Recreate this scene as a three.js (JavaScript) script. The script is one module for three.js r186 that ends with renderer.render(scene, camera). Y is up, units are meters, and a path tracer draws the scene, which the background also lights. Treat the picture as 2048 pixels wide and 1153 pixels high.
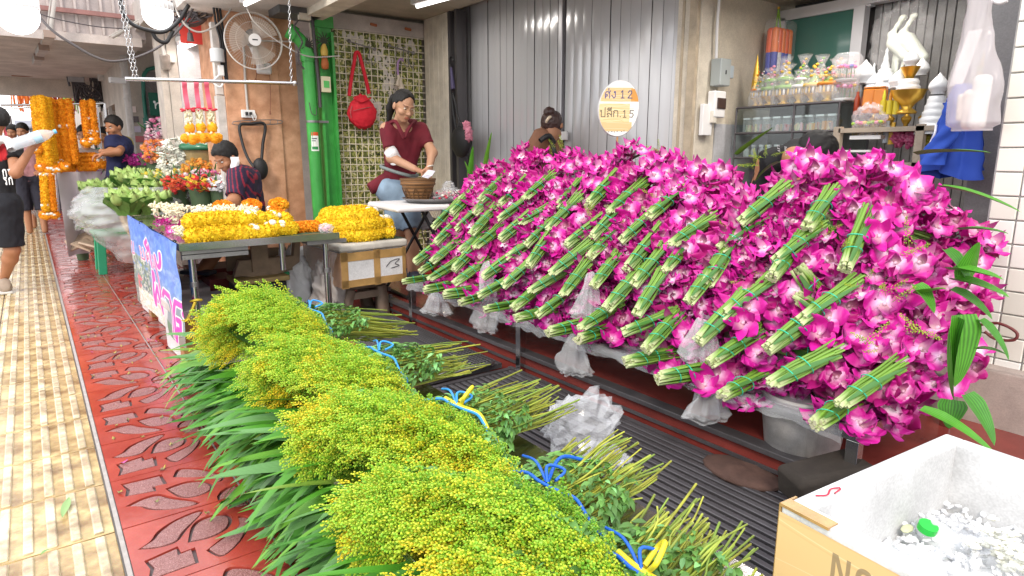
import * as THREE from 'three';
import { mergeGeometries } from 'three/addons/utils/BufferGeometryUtils.js';
import { RoundedBoxGeometry } from 'three/addons/geometries/RoundedBoxGeometry.js';
import { ImprovedNoise } from 'three/addons/math/ImprovedNoise.js';
import { RectAreaLightUniformsLib } from 'three/addons/lights/RectAreaLightUniformsLib.js';

// ---------------------------------------------------------------- camera, sky, sun, exposure
// x runs from the street to the shops, -z recedes along the pavement, metres
const scene = new THREE.Scene();
const EYE = 1.26, PITCH = 0.20527, YAW = 0.64027;
const camera = new THREE.PerspectiveCamera(48.493, 2048 / 1153, 0.05, 400);
camera.position.set(0, EYE, 0);
const FW = new THREE.Vector3(Math.sin(YAW) * Math.cos(PITCH), -Math.sin(PITCH), -Math.cos(YAW) * Math.cos(PITCH));
camera.lookAt(camera.position.clone().add(FW));
const renderer = new THREE.WebGLRenderer({ antialias: true });
renderer.toneMapping = THREE.LinearToneMapping;
renderer.toneMappingExposure = 1.55;
renderer.shadowMap.enabled = true;
{
  const w = 128, h = 64, d = new Float32Array(w * h * 4);
  for (let y = 0; y < h; y++) for (let x = 0; x < w; x++) {
    const el = ((y + 0.5) / h - 0.5) * 180, k = Math.max(0, Math.min(1, el / 80));
    const a = el >= 0 ? 1.3 + 0.3 * k : 0.45;
    d.set([a * (1.0 - 0.04 * k), a * 0.99, a * (1.0 + 0.05 * k), 1], (y * w + x) * 4);
  }
  const sky = new THREE.DataTexture(d, w, h, THREE.RGBAFormat, THREE.FloatType);
  sky.mapping = THREE.EquirectangularReflectionMapping; sky.magFilter = THREE.LinearFilter; sky.needsUpdate = true;
  scene.background = sky; scene.environment = sky;
}
const sun = new THREE.DirectionalLight(0xfff0dc, 1.1);
sun.position.set(-5, 7, 4.2); sun.target.position.set(1.2, 0, -2); sun.castShadow = true; sun.shadow.radius = 22;
Object.assign(sun.shadow.camera, { left: -16, right: 16, top: 16, bottom: -16, near: 0.1, far: 60 });
scene.add(sun, sun.target);
RectAreaLightUniformsLib.init();

// ---------------------------------------------------------------- helpers
let SEED = 7;
const rnd = () => { SEED = (SEED + 0x6d2b79f5) | 0; let t = Math.imul(SEED ^ (SEED >>> 15), 1 | SEED); t = (t + Math.imul(t ^ (t >>> 7), 61 | t)) ^ t; return ((t ^ (t >>> 14)) >>> 0) / 4294967296; };
const rr = (a, b) => a + (b - a) * rnd(), pick = (a) => a[Math.floor(rnd() * a.length)];
const PN = new ImprovedNoise(), nz = (x, y, z) => PN.noise(x, y, z);
const V = (x, y, z) => new THREE.Vector3(x, y, z), PI = Math.PI;
const lerp = (a, b, t) => a + (b - a) * t, cl = (x, a = 0, b = 1) => Math.max(a, Math.min(b, x));
const RT = V(Math.cos(YAW), 0, Math.sin(YAW)), UP = new THREE.Vector3().crossVectors(RT, FW);
// the point of the plane axis = c that the photograph shows at (px, py)
function on(px, py, axis, c) {
  const r = FW.clone().addScaledVector(RT, (px - 1024) / 1280).addScaledVector(UP, -(py - 576.5) / 1280);
  const t = axis === 'x' ? c / r.x : axis === 'y' ? (c - EYE) / r.y : c / r.z;
  return r.multiplyScalar(t).add(V(0, EYE, 0));
}
const used = {};
const numbered = (n) => { used[n] = (used[n] ?? -1) + 1; return used[n] ? n + '_' + String(used[n]).padStart(3, '0') : n; };
function tag(o, label, category, group, kind) {
  if (label) o.userData.label = label;
  if (category) o.userData.category = category;
  if (group) o.userData.group = group;
  if (kind) o.userData.kind = kind;
  return o;
}
function thing(name, label, category, p = [0, 0, 0], turn = 0, group) {
  const o = new THREE.Group(); o.name = numbered(name); scene.add(o);
  if (p.isVector3) o.position.copy(p); else o.position.set(...p);
  o.rotation.y = turn;
  return tag(o, label, category, group);
}
function struct(name) { const o = new THREE.Group(); o.name = name; o.userData.kind = 'structure'; scene.add(o); return o; }
function clean(g, color) {
  g = g.index ? g.toNonIndexed() : g.clone();
  for (const k of Object.keys(g.attributes)) if (!['position', 'normal', 'uv'].concat(color ? ['color'] : []).includes(k)) g.deleteAttribute(k);
  const n = g.attributes.position.count;
  if (!g.attributes.uv) g.setAttribute('uv', new THREE.BufferAttribute(new Float32Array(n * 2), 2));
  if (!g.attributes.normal) g.computeVertexNormals();
  if (color && !g.attributes.color) g.setAttribute('color', new THREE.BufferAttribute(new Float32Array(n * 3).fill(1), 3));
  g.morphAttributes = {}; return g;
}
const join = (gs, color) => (Array.isArray(gs) ? (gs.length === 1 ? clean(gs[0], color) : mergeGeometries(gs.map((g) => clean(g, color)))) : gs);
function mesh(name, gs, m, parent) {
  const o = new THREE.Mesh(join(gs, m.vertexColors), m);
  if (m.userData.folds) folds(o.geometry);
  if (m.userData.metric) metric(o.geometry);
  o.name = name; o.castShadow = o.receiveShadow = true; parent.add(o); return o;
}
const one = (name, label, category, gs, m, group) => tag(mesh(numbered(name), gs, m, scene), label, category, group);
const stuff = (o) => { o.userData.kind = 'stuff'; return o; };
// uv in metres from the side that a face looks to
function metric(g) {
  const p = g.attributes.position, n = g.attributes.normal, u = new Float32Array(p.count * 2);
  for (let i = 0; i < p.count; i++) {
    const ax = Math.abs(n.getX(i)), ay = Math.abs(n.getY(i)), az = Math.abs(n.getZ(i));
    if (ay >= ax && ay >= az) { u[2 * i] = p.getX(i); u[2 * i + 1] = p.getZ(i); } else if (ax >= az) { u[2 * i] = p.getZ(i); u[2 * i + 1] = p.getY(i); } else { u[2 * i] = p.getX(i); u[2 * i + 1] = p.getY(i); }
  }
  g.setAttribute('uv', new THREE.BufferAttribute(u, 2));
}
const put = (g, p = [0, 0, 0], r = [0, 0, 0], s) => { if (s) g.scale(...(Array.isArray(s) ? s : [s, s, s])); g.rotateX(r[0]); g.rotateY(r[1]); g.rotateZ(r[2]); return p.isVector3 ? g.translate(p.x, p.y, p.z) : g.translate(...p); };
const bx = (w, h, d, p, r, e = 0) => put(e ? new RoundedBoxGeometry(w, h, d, 2, e) : new THREE.BoxGeometry(w, h, d), p, r);
const span = (x0, x1, y0, y1, z0, z1, e = 0) => bx(Math.abs(x1 - x0), Math.abs(y1 - y0), Math.abs(z1 - z0), [(x0 + x1) / 2, (y0 + y1) / 2, (z0 + z1) / 2], [0, 0, 0], e);
const cy = (a, b, h, p, r, n = 16) => put(new THREE.CylinderGeometry(a, b, h, n), p, r);
const ball = (r, p, s, n = 12) => put(new THREE.SphereGeometry(r, n, Math.ceil(n * 0.7)), p, [0, 0, 0], s);
const lathe = (pts, n = 20) => new THREE.LatheGeometry(pts.map((p) => new THREE.Vector2(...p)), n);
const curve = (pts, closed) => new THREE.CatmullRomCurve3(pts.map((p) => (p.isVector3 ? p : V(...p))), !!closed, 'centripetal');
const tube = (pts, r, n = 20, s = 6, closed) => new THREE.TubeGeometry(curve(pts, closed), n, r, s, !!closed);
function bar(a, b, r, n = 8, r2 = r) {
  a = a.isVector3 ? a : V(...a); b = b.isVector3 ? b : V(...b);
  const g = new THREE.CylinderGeometry(r2, r, a.distanceTo(b), n);
  g.applyQuaternion(new THREE.Quaternion().setFromUnitVectors(V(0, 1, 0), b.clone().sub(a).normalize()));
  return g.translate((a.x + b.x) / 2, (a.y + b.y) / 2, (a.z + b.z) / 2);
}
function tint(g, f) {            // vertex colours from a function of the point, linear values
  const p = g.attributes.position, c = new Float32Array(p.count * 3), v = V(0, 0, 0);
  for (let i = 0; i < p.count; i++) c.set(f(v.fromBufferAttribute(p, i), i), 3 * i);
  g.setAttribute('color', new THREE.BufferAttribute(c, 3)); return g;
}
function warp(g, f) { const p = g.attributes.position, v = V(0, 0, 0); for (let i = 0; i < p.count; i++) { f(v.fromBufferAttribute(p, i), i); p.setXYZ(i, v.x, v.y, v.z); } g.computeVertexNormals(); return g; }
function grid(nu, nv, f) {       // a sheet f(u, v) -> [x, y, z]
  const g = new THREE.PlaneGeometry(1, 1, nu, nv), p = g.attributes.position;
  for (let j = 0, i = 0; j <= nv; j++) for (let k = 0; k <= nu; k++, i++) p.setXYZ(i, ...f(k / nu, j / nv));
  g.computeVertexNormals(); return g;
}
const shapeOf = (pts, smooth) => { const s = new THREE.Shape(); s.moveTo(...pts[0]); if (smooth) s.splineThru([...pts.slice(1), pts[0]].map((p) => new THREE.Vector2(...p))); else { for (const p of pts.slice(1)) s.lineTo(...p); s.closePath(); } return s; };
const extr = (s, depth, bevel = 0, n = 6) => new THREE.ExtrudeGeometry(s, { depth, bevelEnabled: !!bevel, bevelThickness: bevel, bevelSize: bevel, bevelSegments: 2, curveSegments: n });
const hex = (c) => new THREE.Color(c);
function mat(c, rough = 0.6, o = {}) {
  const { metric: mt, ...q } = o, phys = ['transmission', 'clearcoat', 'sheen'].some((k) => k in q);
  const m = new (phys ? THREE.MeshPhysicalMaterial : THREE.MeshStandardMaterial)({ roughness: rough, side: THREE.DoubleSide, ...q });
  if (Array.isArray(c)) m.color.setRGB(...c); else m.color.set(c);
  if (mt) m.userData.metric = true; return m;
}
function tex(w, h, f, srgb = true, rep) {
  const d = new Uint8Array(w * h * 4);
  for (let y = 0; y < h; y++) for (let x = 0; x < w; x++) { const c = f(x / w, y / h); const a = Array.isArray(c) ? c : [c, c, c]; d.set([cl(a[0]) * 255, cl(a[1]) * 255, cl(a[2]) * 255, 255], (y * w + x) * 4); }
  const t = new THREE.DataTexture(d, w, h); t.wrapS = t.wrapT = THREE.RepeatWrapping; t.magFilter = THREE.LinearFilter; t.minFilter = THREE.LinearMipmapLinearFilter; t.generateMipmaps = true;
  if (srgb) t.colorSpace = THREE.SRGBColorSpace; if (rep) t.repeat.set(...rep); t.needsUpdate = true; return t;
}
// tiling noise: octaves of Perlin noise on a torus-like fold
const tn = (u, v, f, o = 3) => { let s = 0, a = 0.5; for (let i = 0; i < o; i++, f *= 2, a /= 2) { const b = (x, y) => nz(x * f, y * f, 3.7 + i * 9); s += a * lerp(lerp(b(u, v), b(u - 1, v), u), lerp(b(u, v - 1), b(u - 1, v - 1), u), v); } return s; };
function canvas(w, h, draw) {
  const c = document.createElement('canvas'); c.width = w; c.height = h; const x = c.getContext('2d'); draw(x, w, h);
  const t = new THREE.CanvasTexture(c); t.colorSpace = THREE.SRGBColorSpace; return t;
}
const grainT = tex(256, 256, (u, v) => 0.86 + 0.28 * tn(u, v, 6, 5) + 0.08 * (rnd() - 0.5));
const blotT = tex(256, 256, (u, v) => 0.85 + 0.5 * tn(u, v, 3, 5) + 0.05 * (rnd() - 0.5));
const bumpT = tex(256, 256, (u, v) => 0.5 + 0.6 * tn(u, v, 10, 4) + 0.15 * (rnd() - 0.5), false);
const roughT = tex(256, 256, (u, v) => 0.55 + 0.9 * tn(u, v, 4, 4), false);
const rep = (t, a, b = a) => { const c = t.clone(); c.repeat.set(a, b); c.needsUpdate = true; return c; };
const grimy = (c, rough = 0.7, s = 1, o = {}) => mat(c, rough, { map: rep(grainT, s), bumpMap: rep(bumpT, s * 2), bumpScale: 0.002, metric: true, ...o });

// surface nets: a closed smooth surface of f = 0 (f negative inside)
function nets(f, lo, hi, h) {
  const n = [0, 1, 2].map((i) => Math.ceil((hi[i] - lo[i]) / h) + 1), [nx, ny, nzz] = n, val = new Float32Array(nx * ny * nzz);
  for (let k = 0, i = 0; k < nzz; k++) for (let j = 0; j < ny; j++) for (let l = 0; l < nx; l++, i++) val[i] = f(lo[0] + l * h, lo[1] + j * h, lo[2] + k * h);
  const idx = new Int32Array(val.length).fill(-1), pos = [], tri = [], st = [1, nx, nx * ny];
  for (let k = 0; k < nzz - 1; k++) for (let j = 0; j < ny - 1; j++) for (let l = 0; l < nx - 1; l++) {
    const i0 = l + nx * (j + ny * k); let m = 0, x = 0, y = 0, z = 0, c = 0;
    for (let q = 0; q < 8; q++) if (val[i0 + (q & 1) + ((q >> 1) & 1) * nx + (q >> 2) * nx * ny] < 0) m |= 1 << q;
    if (m === 0 || m === 255) continue;
    for (let q = 0; q < 8; q++) for (let a = 0; a < 3; a++) if (!(q & (1 << a))) {
      const q2 = q | (1 << a); if (((m >> q) & 1) === ((m >> q2) & 1)) continue;
      const v0 = val[i0 + (q & 1) + ((q >> 1) & 1) * nx + (q >> 2) * nx * ny], v1 = val[i0 + (q2 & 1) + ((q2 >> 1) & 1) * nx + (q2 >> 2) * nx * ny], t = v0 / (v0 - v1);
      x += (q & 1) + (a === 0 ? t : 0); y += ((q >> 1) & 1) + (a === 1 ? t : 0); z += (q >> 2) + (a === 2 ? t : 0); c++;
    }
    idx[i0] = pos.length / 3; pos.push(lo[0] + (l + x / c) * h, lo[1] + (j + y / c) * h, lo[2] + (k + z / c) * h);
  }
  for (let k = 1; k < nzz - 1; k++) for (let j = 1; j < ny - 1; j++) for (let l = 1; l < nx - 1; l++) {
    const i0 = l + nx * (j + ny * k), s = val[i0] < 0;
    for (let a = 0; a < 3; a++) {
      if (s === val[i0 + st[a]] < 0) continue;
      const b = st[(a + 1) % 3], c = st[(a + 2) % 3], q = [idx[i0], idx[i0 - b], idx[i0 - b - c], idx[i0 - c]];
      if (q.some((v) => v < 0)) continue;
      if (s) tri.push(q[0], q[1], q[2], q[0], q[2], q[3]); else tri.push(q[0], q[2], q[1], q[0], q[3], q[2]);
    }
  }
  const g = new THREE.BufferGeometry(); g.setAttribute('position', new THREE.Float32BufferAttribute(pos, 3)); g.setIndex(tri); g.computeVertexNormals(); return g;
}
const cap = (x, y, z, b) => {      // tapered capsule b = [ax, ay, az, bx, by, bz, ra, rb, flatEnd]
  const dx = b[3] - b[0], dy = b[4] - b[1], dz = b[5] - b[2], L = dx * dx + dy * dy + dz * dz || 1e-9, px = x - b[0], py = y - b[1], pz = z - b[2];
  const u = (px * dx + py * dy + pz * dz) / L, t = u < 0 ? 0 : u > 1 ? 1 : u;
  const d = Math.hypot(px - t * dx, py - t * dy, pz - t * dz) - (b[6] + (b[7] - b[6]) * t);
  return b[8] ? Math.max(d, (u - 1) * Math.sqrt(L)) : d;
};
const blend = (bones, k = 0.03) => (x, y, z) => { let d = 9; for (const b of bones) { const e = cap(x, y, z, b); if (e > d + k) continue; const h = Math.max(k - Math.abs(d - e), 0) / k; d = Math.min(d, e) - h * h * k * 0.25; } return d; };
const bounds = (bones, m = 0.03) => { const lo = [9e9, 9e9, 9e9], hi = [-9e9, -9e9, -9e9]; for (const b of bones) for (let i = 0; i < 3; i++) { const r = Math.max(b[6], b[7]) + m; lo[i] = Math.min(lo[i], b[i] - r, b[i + 3] - r); hi[i] = Math.max(hi[i], b[i] + r, b[i + 3] + r); } return [lo, hi]; };
const blob = (bones, h, k) => { const [lo, hi] = bounds(bones, h * 2.5 + (k ?? 0.03) * 0.3); return nets(blend(bones, k), lo, hi, h); };

// materials used in many places
const M = {
  steel: mat([0.55, 0.55, 0.56], 0.3, { metalness: 1, roughnessMap: roughT, metric: true }),
  dullSteel: mat([0.4, 0.39, 0.4], 0.45, { metalness: 0.9, map: grainT, metric: true }),
  darkIron: mat([0.15, 0.14, 0.15], 0.4, { metalness: 0.4, metric: true, map: grainT }),
  black: mat([0.012, 0.012, 0.014], 0.55), blackPlastic: mat([0.02, 0.02, 0.022], 0.4),
  white: mat([0.8, 0.8, 0.8], 0.5), cream: grimy([0.84, 0.77, 0.64], 0.6, 1.3), gloss: mat([0.82, 0.83, 0.84], 0.25),
  foam: mat([0.86, 0.86, 0.87], 0.75, { bumpMap: rep(bumpT, 8), bumpScale: 0.0015, map: rep(grainT, 0.7), metric: true }),
  film: mat([0.86, 0.88, 0.92], 0.08, { transparent: true, opacity: 0.22 }), milky: mat([0.84, 0.86, 0.9], 0.08, { transparent: true, opacity: 0.28 }),
  glass: mat([0.9, 0.95, 0.95], 0.04, { transmission: 1, thickness: 0 }),
  leaf: mat([0.05, 0.16, 0.025], 0.42), leaf2: mat([0.03, 0.11, 0.022], 0.4), lime: mat([0.2, 0.34, 0.05], 0.5),
  stem: mat([1, 1, 1], 0.42, { vertexColors: true }),
  flora: mat([1, 1, 1], 0.6, { vertexColors: true }),
  lit: mat([0.9, 0.9, 0.9], 0.5, { emissive: new THREE.Color(1, 0.98, 0.95), emissiveIntensity: 2.2 }),
  gold: mat([0.8, 0.5, 0.08], 0.3, { metalness: 0.7 }), tape: mat([0.55, 0.33, 0.12], 0.25, { map: rep(grainT, 2), metric: true }),
  wire: mat([0.07, 0.06, 0.065], 0.5), pvc: grimy([0.72, 0.68, 0.64], 0.45, 2),
};
// Thai letters as pen strokes in a box 10 wide and 12 high (y down), drawn on signs
const GL = {
  'ห': [[[2, 3, 1, 3, 1, 4.5, 2.4, 4.5, 2.4, 3], [2.4, 3, 2.4, 12]], [[2.4, 9, 5, 5, 8, 5, 8, 12]], [[7.4, 3, 9, 3, 9, 4.6, 7.4, 4.6, 7.4, 3]]],
  'อ': [[[3, 6.5, 3, 8, 1.8, 8, 1.8, 6, 1.2, 5, 4, 3, 8, 3.4, 8.4, 6, 8.4, 12, 1.8, 12, 1.8, 9.5]]],
  'ง': [[[5, 3, 6.6, 3, 6.6, 4.6, 5, 4.6, 5, 3], [6.6, 4, 6.6, 10, 4.6, 12, 1.4, 8]]],
  'น': [[[1.2, 3, 2.6, 3, 2.6, 4.5, 1.2, 4.5, 1.2, 3], [2.6, 4, 2.6, 12, 5, 10], [8, 3, 8, 10, 9.4, 10, 9.4, 12, 7.6, 12, 7.4, 10, 5, 10]]],
  'ไ': [[[3, -2, 1.5, -1, 3, 0.5, 4.5, -1, 5, 0.4, 5, 12, 7, 12]]],
  'ฟ': [[[1.4, 3, 2.6, 3, 2.6, 4.6, 1.4, 4.6, 1.4, 3], [1.6, 4, 1.6, 12, 4.6, 6, 7.4, 12, 7.4, -2]]],
  'ก': [[[1.8, 12, 1.8, 7, 3, 6, 1.2, 5, 3, 3.2, 7, 3.2, 8, 5, 8, 12]]],
  'ส': [[[3, 7, 4.6, 7, 4.6, 9, 3, 9, 1.8, 12, 1.6, 6, 3.4, 3.2, 7, 3.4, 8, 5, 8, 12], [6.4, 5.2, 9.4, 2]]],
  'ป': [[[1.2, 3, 2.6, 3, 2.6, 4.5, 1.4, 4.5], [2.4, 4, 2.4, 12, 8, 12, 8, -1]]],
  'ล': [[[1.8, 12, 3.2, 12, 3.2, 9.6, 1.6, 9, 2.4, 6.6, 5, 7.4, 8, 10], [1.6, 4.6, 4, 3, 7.6, 3.4, 8, 5, 8, 12]]],
  'ข': [[[1.8, 5, 3, 5, 3, 3.4, 1.6, 3.4, 3, 6, 3, 12, 8, 12, 8, 3]]],
  'ร': [[[2, 3.2, 7.6, 3, 3, 5, 6.8, 6.6, 6.8, 12, 5.2, 12, 5.2, 10.4]]],
  'ย': [[[2, 3, 3.4, 3, 2.4, 6, 4, 7, 2, 8.6, 2, 12, 8, 12, 8, 3]]],
  '้': [[[-5, 0.4, -4, -0.8, -3, 0, -3.8, 1.6, -0.6, -0.4]]], '่': [[[-3, -1.4, -3, 1.4]]], 'ี': [[[-8, 1.4, -6, -0.6, -2, 0.2, -2, 1.6, -8, 1.4], [-2, 1, -2, -1.4]]], 'ุ': [[[-4, 0, -2.6, -0.4, -2.6, 3, -5, 4]]],
  '1': [[[3, 5, 5, 3, 5, 12]], [[3, 12, 7, 12]]], '2': [[[2.4, 5.4, 4, 3.2, 6.6, 3.4, 7, 6, 2.2, 12, 7.6, 12]]], '5': [[[7.4, 3, 3, 3, 2.6, 6.8, 6, 6.6, 7.2, 9, 5.6, 12, 2.2, 11.6]]], '.': [[[2, 11.6, 2.4, 12]]],
  'U': [[[2, 3, 1.6, 9, 4, 12, 7, 11, 7.6, 3]]], ' ': [],
};
function pen(x, text, px, py, s, lw, color, adv = 9.6) {
  x.strokeStyle = color; x.lineWidth = lw; x.lineJoin = x.lineCap = 'round'; let ox = px;
  for (const ch of text) {
    const comb = '้่ีุ'.includes(ch);
    for (const st of GL[ch] ?? []) for (const l of st) { x.beginPath(); for (let i = 0; i < l.length; i += 2) { const X = ox + l[i] * s, Y = py + l[i + 1] * s; i ? x.lineTo(X, Y) : x.moveTo(X, Y); } x.stroke(); }
    if (!comb) ox += (ch === '.' ? 4 : adv) * s;
  }
}
function signT(bg, fg, text, w, h) {
  return canvas(w, h, (x) => {
    x.fillStyle = bg; x.fillRect(0, 0, w, h); pen(x, text, 24, 44, 5.4, 8, fg);
    x.beginPath(); x.moveTo(90, 44); x.lineTo(96, 36); x.lineTo(104, 42); x.lineTo(98, 52); x.lineTo(120, 40); x.stroke();
  });
}
// ---------------------------------------------------------------- the setting: ground, pavement, floors, walls, ceilings
{
  const g = struct('ground'); mesh('ground', [new THREE.PlaneGeometry(300, 300).rotateX(-PI / 2).translate(0, -0.16, 0)], grimy([0.2, 0.19, 0.19], 0.7, 0.4), g);
  const road = struct('road'); mesh('road', [span(-9, -1.6, -0.2, -0.12, -60, 20)], grimy([0.09, 0.09, 0.095], 0.6, 0.7), road);
}
const T = 0.402, J0 = -2.39;
const pavement = struct('pavement');
mesh('bed', [span(-1.6, 2.05, -0.2, -0.013, -40, 8)], grimy([0.33, 0.3, 0.28], 0.35, 1), pavement);
{
  const dirt = tex(256, 256, (u, v) => { const a = tn(u, v, 3, 5), b = tn(u + 0.31, v, 9, 4), k = cl(0.6 + 2.2 * a + 0.9 * b); return [lerp(0.56, 1, k), lerp(0.48, 0.99, k), lerp(0.43, 0.95, k)].map((x) => x + 0.09 * (rnd() - 0.5)); });
  const wet = tex(256, 256, (u, v) => cl(0.35 + 2.2 * tn(u, v, 3, 5), 0.08, 1), false);
  const ym = mat([1, 1, 1], 0.42, { vertexColors: true, map: rep(dirt, 1.9), roughnessMap: rep(wet, 1.3), bumpMap: rep(bumpT, 5), bumpScale: 0.0018, metric: true });
  const ribs = [];
  for (let i = 0; i < 6; i++) ribs.push(tint(new RoundedBoxGeometry(0.03, 0.012, 0.372, 3, 0.006).translate(-0.169 + i * 0.0645, 0.001, 0), () => [0.84, 0.76, 0.57]));
  const yg = join([tint(bx(0.395, 0.014, 0.395, [0, -0.008, 0], [0, 0, 0], 0.003), () => [0.7, 0.55, 0.3]), ...ribs], true);
  const far = [];
  for (let k = -3; k < 55; k++) for (let c = 0; c < 2; c++) {
    const z = J0 - (k + 0.5) * T, x = -0.109 - c * T;
    if (z < -14) { far.push(yg.clone().translate(x, 0, z)); continue; }
    const o = mesh('tactile_tile', yg.clone().translate(x, 0, z), ym, pavement);   // the grain runs on from tile to tile
  }
  stuff(mesh('tactile_tile', far, ym, pavement));
  // red tiles: a lotus in sunk outlines, half on each tile, turned over from tile to tile
  const red = mat([1, 1, 1], 0.32, { map: rep(tex(256, 256, (u, v) => { const k = cl(0.55 + 1.4 * tn(u, v, 4, 5)); return [lerp(0.55, 0.72, k), lerp(0.19, 0.31, k), lerp(0.16, 0.26, k)].map((x) => x + 0.05 * (rnd() - 0.5)); }), 1.7), roughnessMap: rep(wet, 1.1), bumpMap: rep(bumpT, 3), bumpScale: 0.0008, metric: true });
  const speck = mat([1, 1, 1], 0.5, { map: rep(tex(512, 512, (u, v) => { const k = cl(0.5 + 0.9 * tn(u, v, 5, 3)) , s = rnd(); const w = s > 0.8 ? 0.2 : s < 0.25 ? -0.16 : 0; return [lerp(0.52, 0.62, k) + w, lerp(0.34, 0.42, k) + w, lerp(0.33, 0.41, k) + w]; }), 1.6), roughnessMap: rep(wet, 1.4), bumpMap: rep(bumpT, 9), bumpScale: 0.002, metric: true });
  const P = [
    { q: [[0.08, 0.9], [0.43, 0.885], [0.445, 0.65], [0.34, 0.66], [0.335, 0.55], [0.09, 0.61], [0.115, 0.75]] },
    { s: 1, q: [[0.07, 0.4], [0.2, 0.47], [0.34, 0.47], [0.44, 0.33], [0.63, 0.07], [0.42, 0.09], [0.25, 0.2], [0.17, 0.33]] },
    { s: 1, q: [[0.42, 0.54], [0.58, 0.575], [0.73, 0.52], [0.8, 0.38], [0.77, 0.25], [0.62, 0.21], [0.5, 0.29]] },
    { s: 1, q: [[0.52, 0.75], [0.6, 0.91], [0.76, 0.8], [0.89, 0.6], [0.93, 0.44], [0.86, 0.38], [0.82, 0.54], [0.67, 0.64]] },
    { s: 0, q: [[0.995, 0.005], [0.78, 0.005], [0.79, 0.09], [0.84, 0.17], [0.91, 0.215], [0.995, 0.22]] },
  ];
  const build = (mu, mv) => {
    const S = 0.396, at = (p) => [((mu ? 1 - p[0] : p[0]) - 0.5) * S, ((mv ? 1 - p[1] : p[1]) - 0.5) * S];
    const slab = shapeOf([[-S / 2, -S / 2], [S / 2, -S / 2], [S / 2, S / 2], [-S / 2, S / 2]]), ins = [];
    for (const { s, q } of P) {
      const c = q.reduce((a, p) => [a[0] + p[0] / q.length, a[1] + p[1] / q.length], [0, 0]);
      const grow = (f) => q.map((p) => { const dx = p[0] - c[0], dy = p[1] - c[1], l = Math.hypot(dx, dy) || 1; return at([cl(p[0] + dx / l * f, 0.004, 0.996), cl(p[1] + dy / l * f, 0.004, 0.996)]); });
      const hole = new THREE.Path(), hp = grow(0.006); hole.moveTo(...hp[0]);
      if (s) hole.splineThru([...hp.slice(1), hp[0]].map((p) => new THREE.Vector2(...p))); else for (const p of hp.slice(1)) hole.lineTo(...p);
      slab.holes.push(hole);
      ins.push(extr(shapeOf(grow(-0.03), s), 0.009, 0.0015, 4));
    }
    const up = (g) => g.rotateX(-PI / 2).translate(0, -0.0125, 0);
    return [up(extr(slab, 0.0125, 0, 4)), up(join(ins)), up(new THREE.PlaneGeometry(S, S).translate(0, 0, 0.002))];
  };
  const kinds = [build(0, 0), build(0, 1), build(1, 0), build(1, 1)];
  const gutter = mat([0.08, 0.05, 0.05], 0.4), farR = [], farS = [];
  for (let k = -3; k < 55; k++) for (let c = 0; c < 5; c++) {
    if (k > 18 && c > 2) continue;
    const z = J0 - (k + 0.5) * T, x = 0.309 + c * (T + 0.004), [a, b, d] = kinds[(c % 2) * 2 + (Math.abs(k) % 2)];
    if (z < -14) { farR.push(a.clone().translate(x, 0, z)); farS.push(b.clone().translate(x, 0, z)); continue; }
    const t = mesh('paving_tile', a.clone().translate(x, rr(-0.0012, 0), z), red, pavement);
    mesh('lotus_inlay', b.clone().translate(x, 0, z), speck, t); mesh('groove', d.clone().translate(x, 0, z), gutter, t);
  }
  stuff(mesh('paving_tile', farR, red, pavement)); stuff(mesh('lotus_inlay', farS, speck, pavement));
  mesh('cement_joint', [span(0.094, 0.108, -0.013, -0.001, -30, 0), span(0.508, 0.515, -0.013, -0.003, -30, 0)], grimy([0.55, 0.5, 0.47], 0.5, 3), pavement);
}
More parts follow.
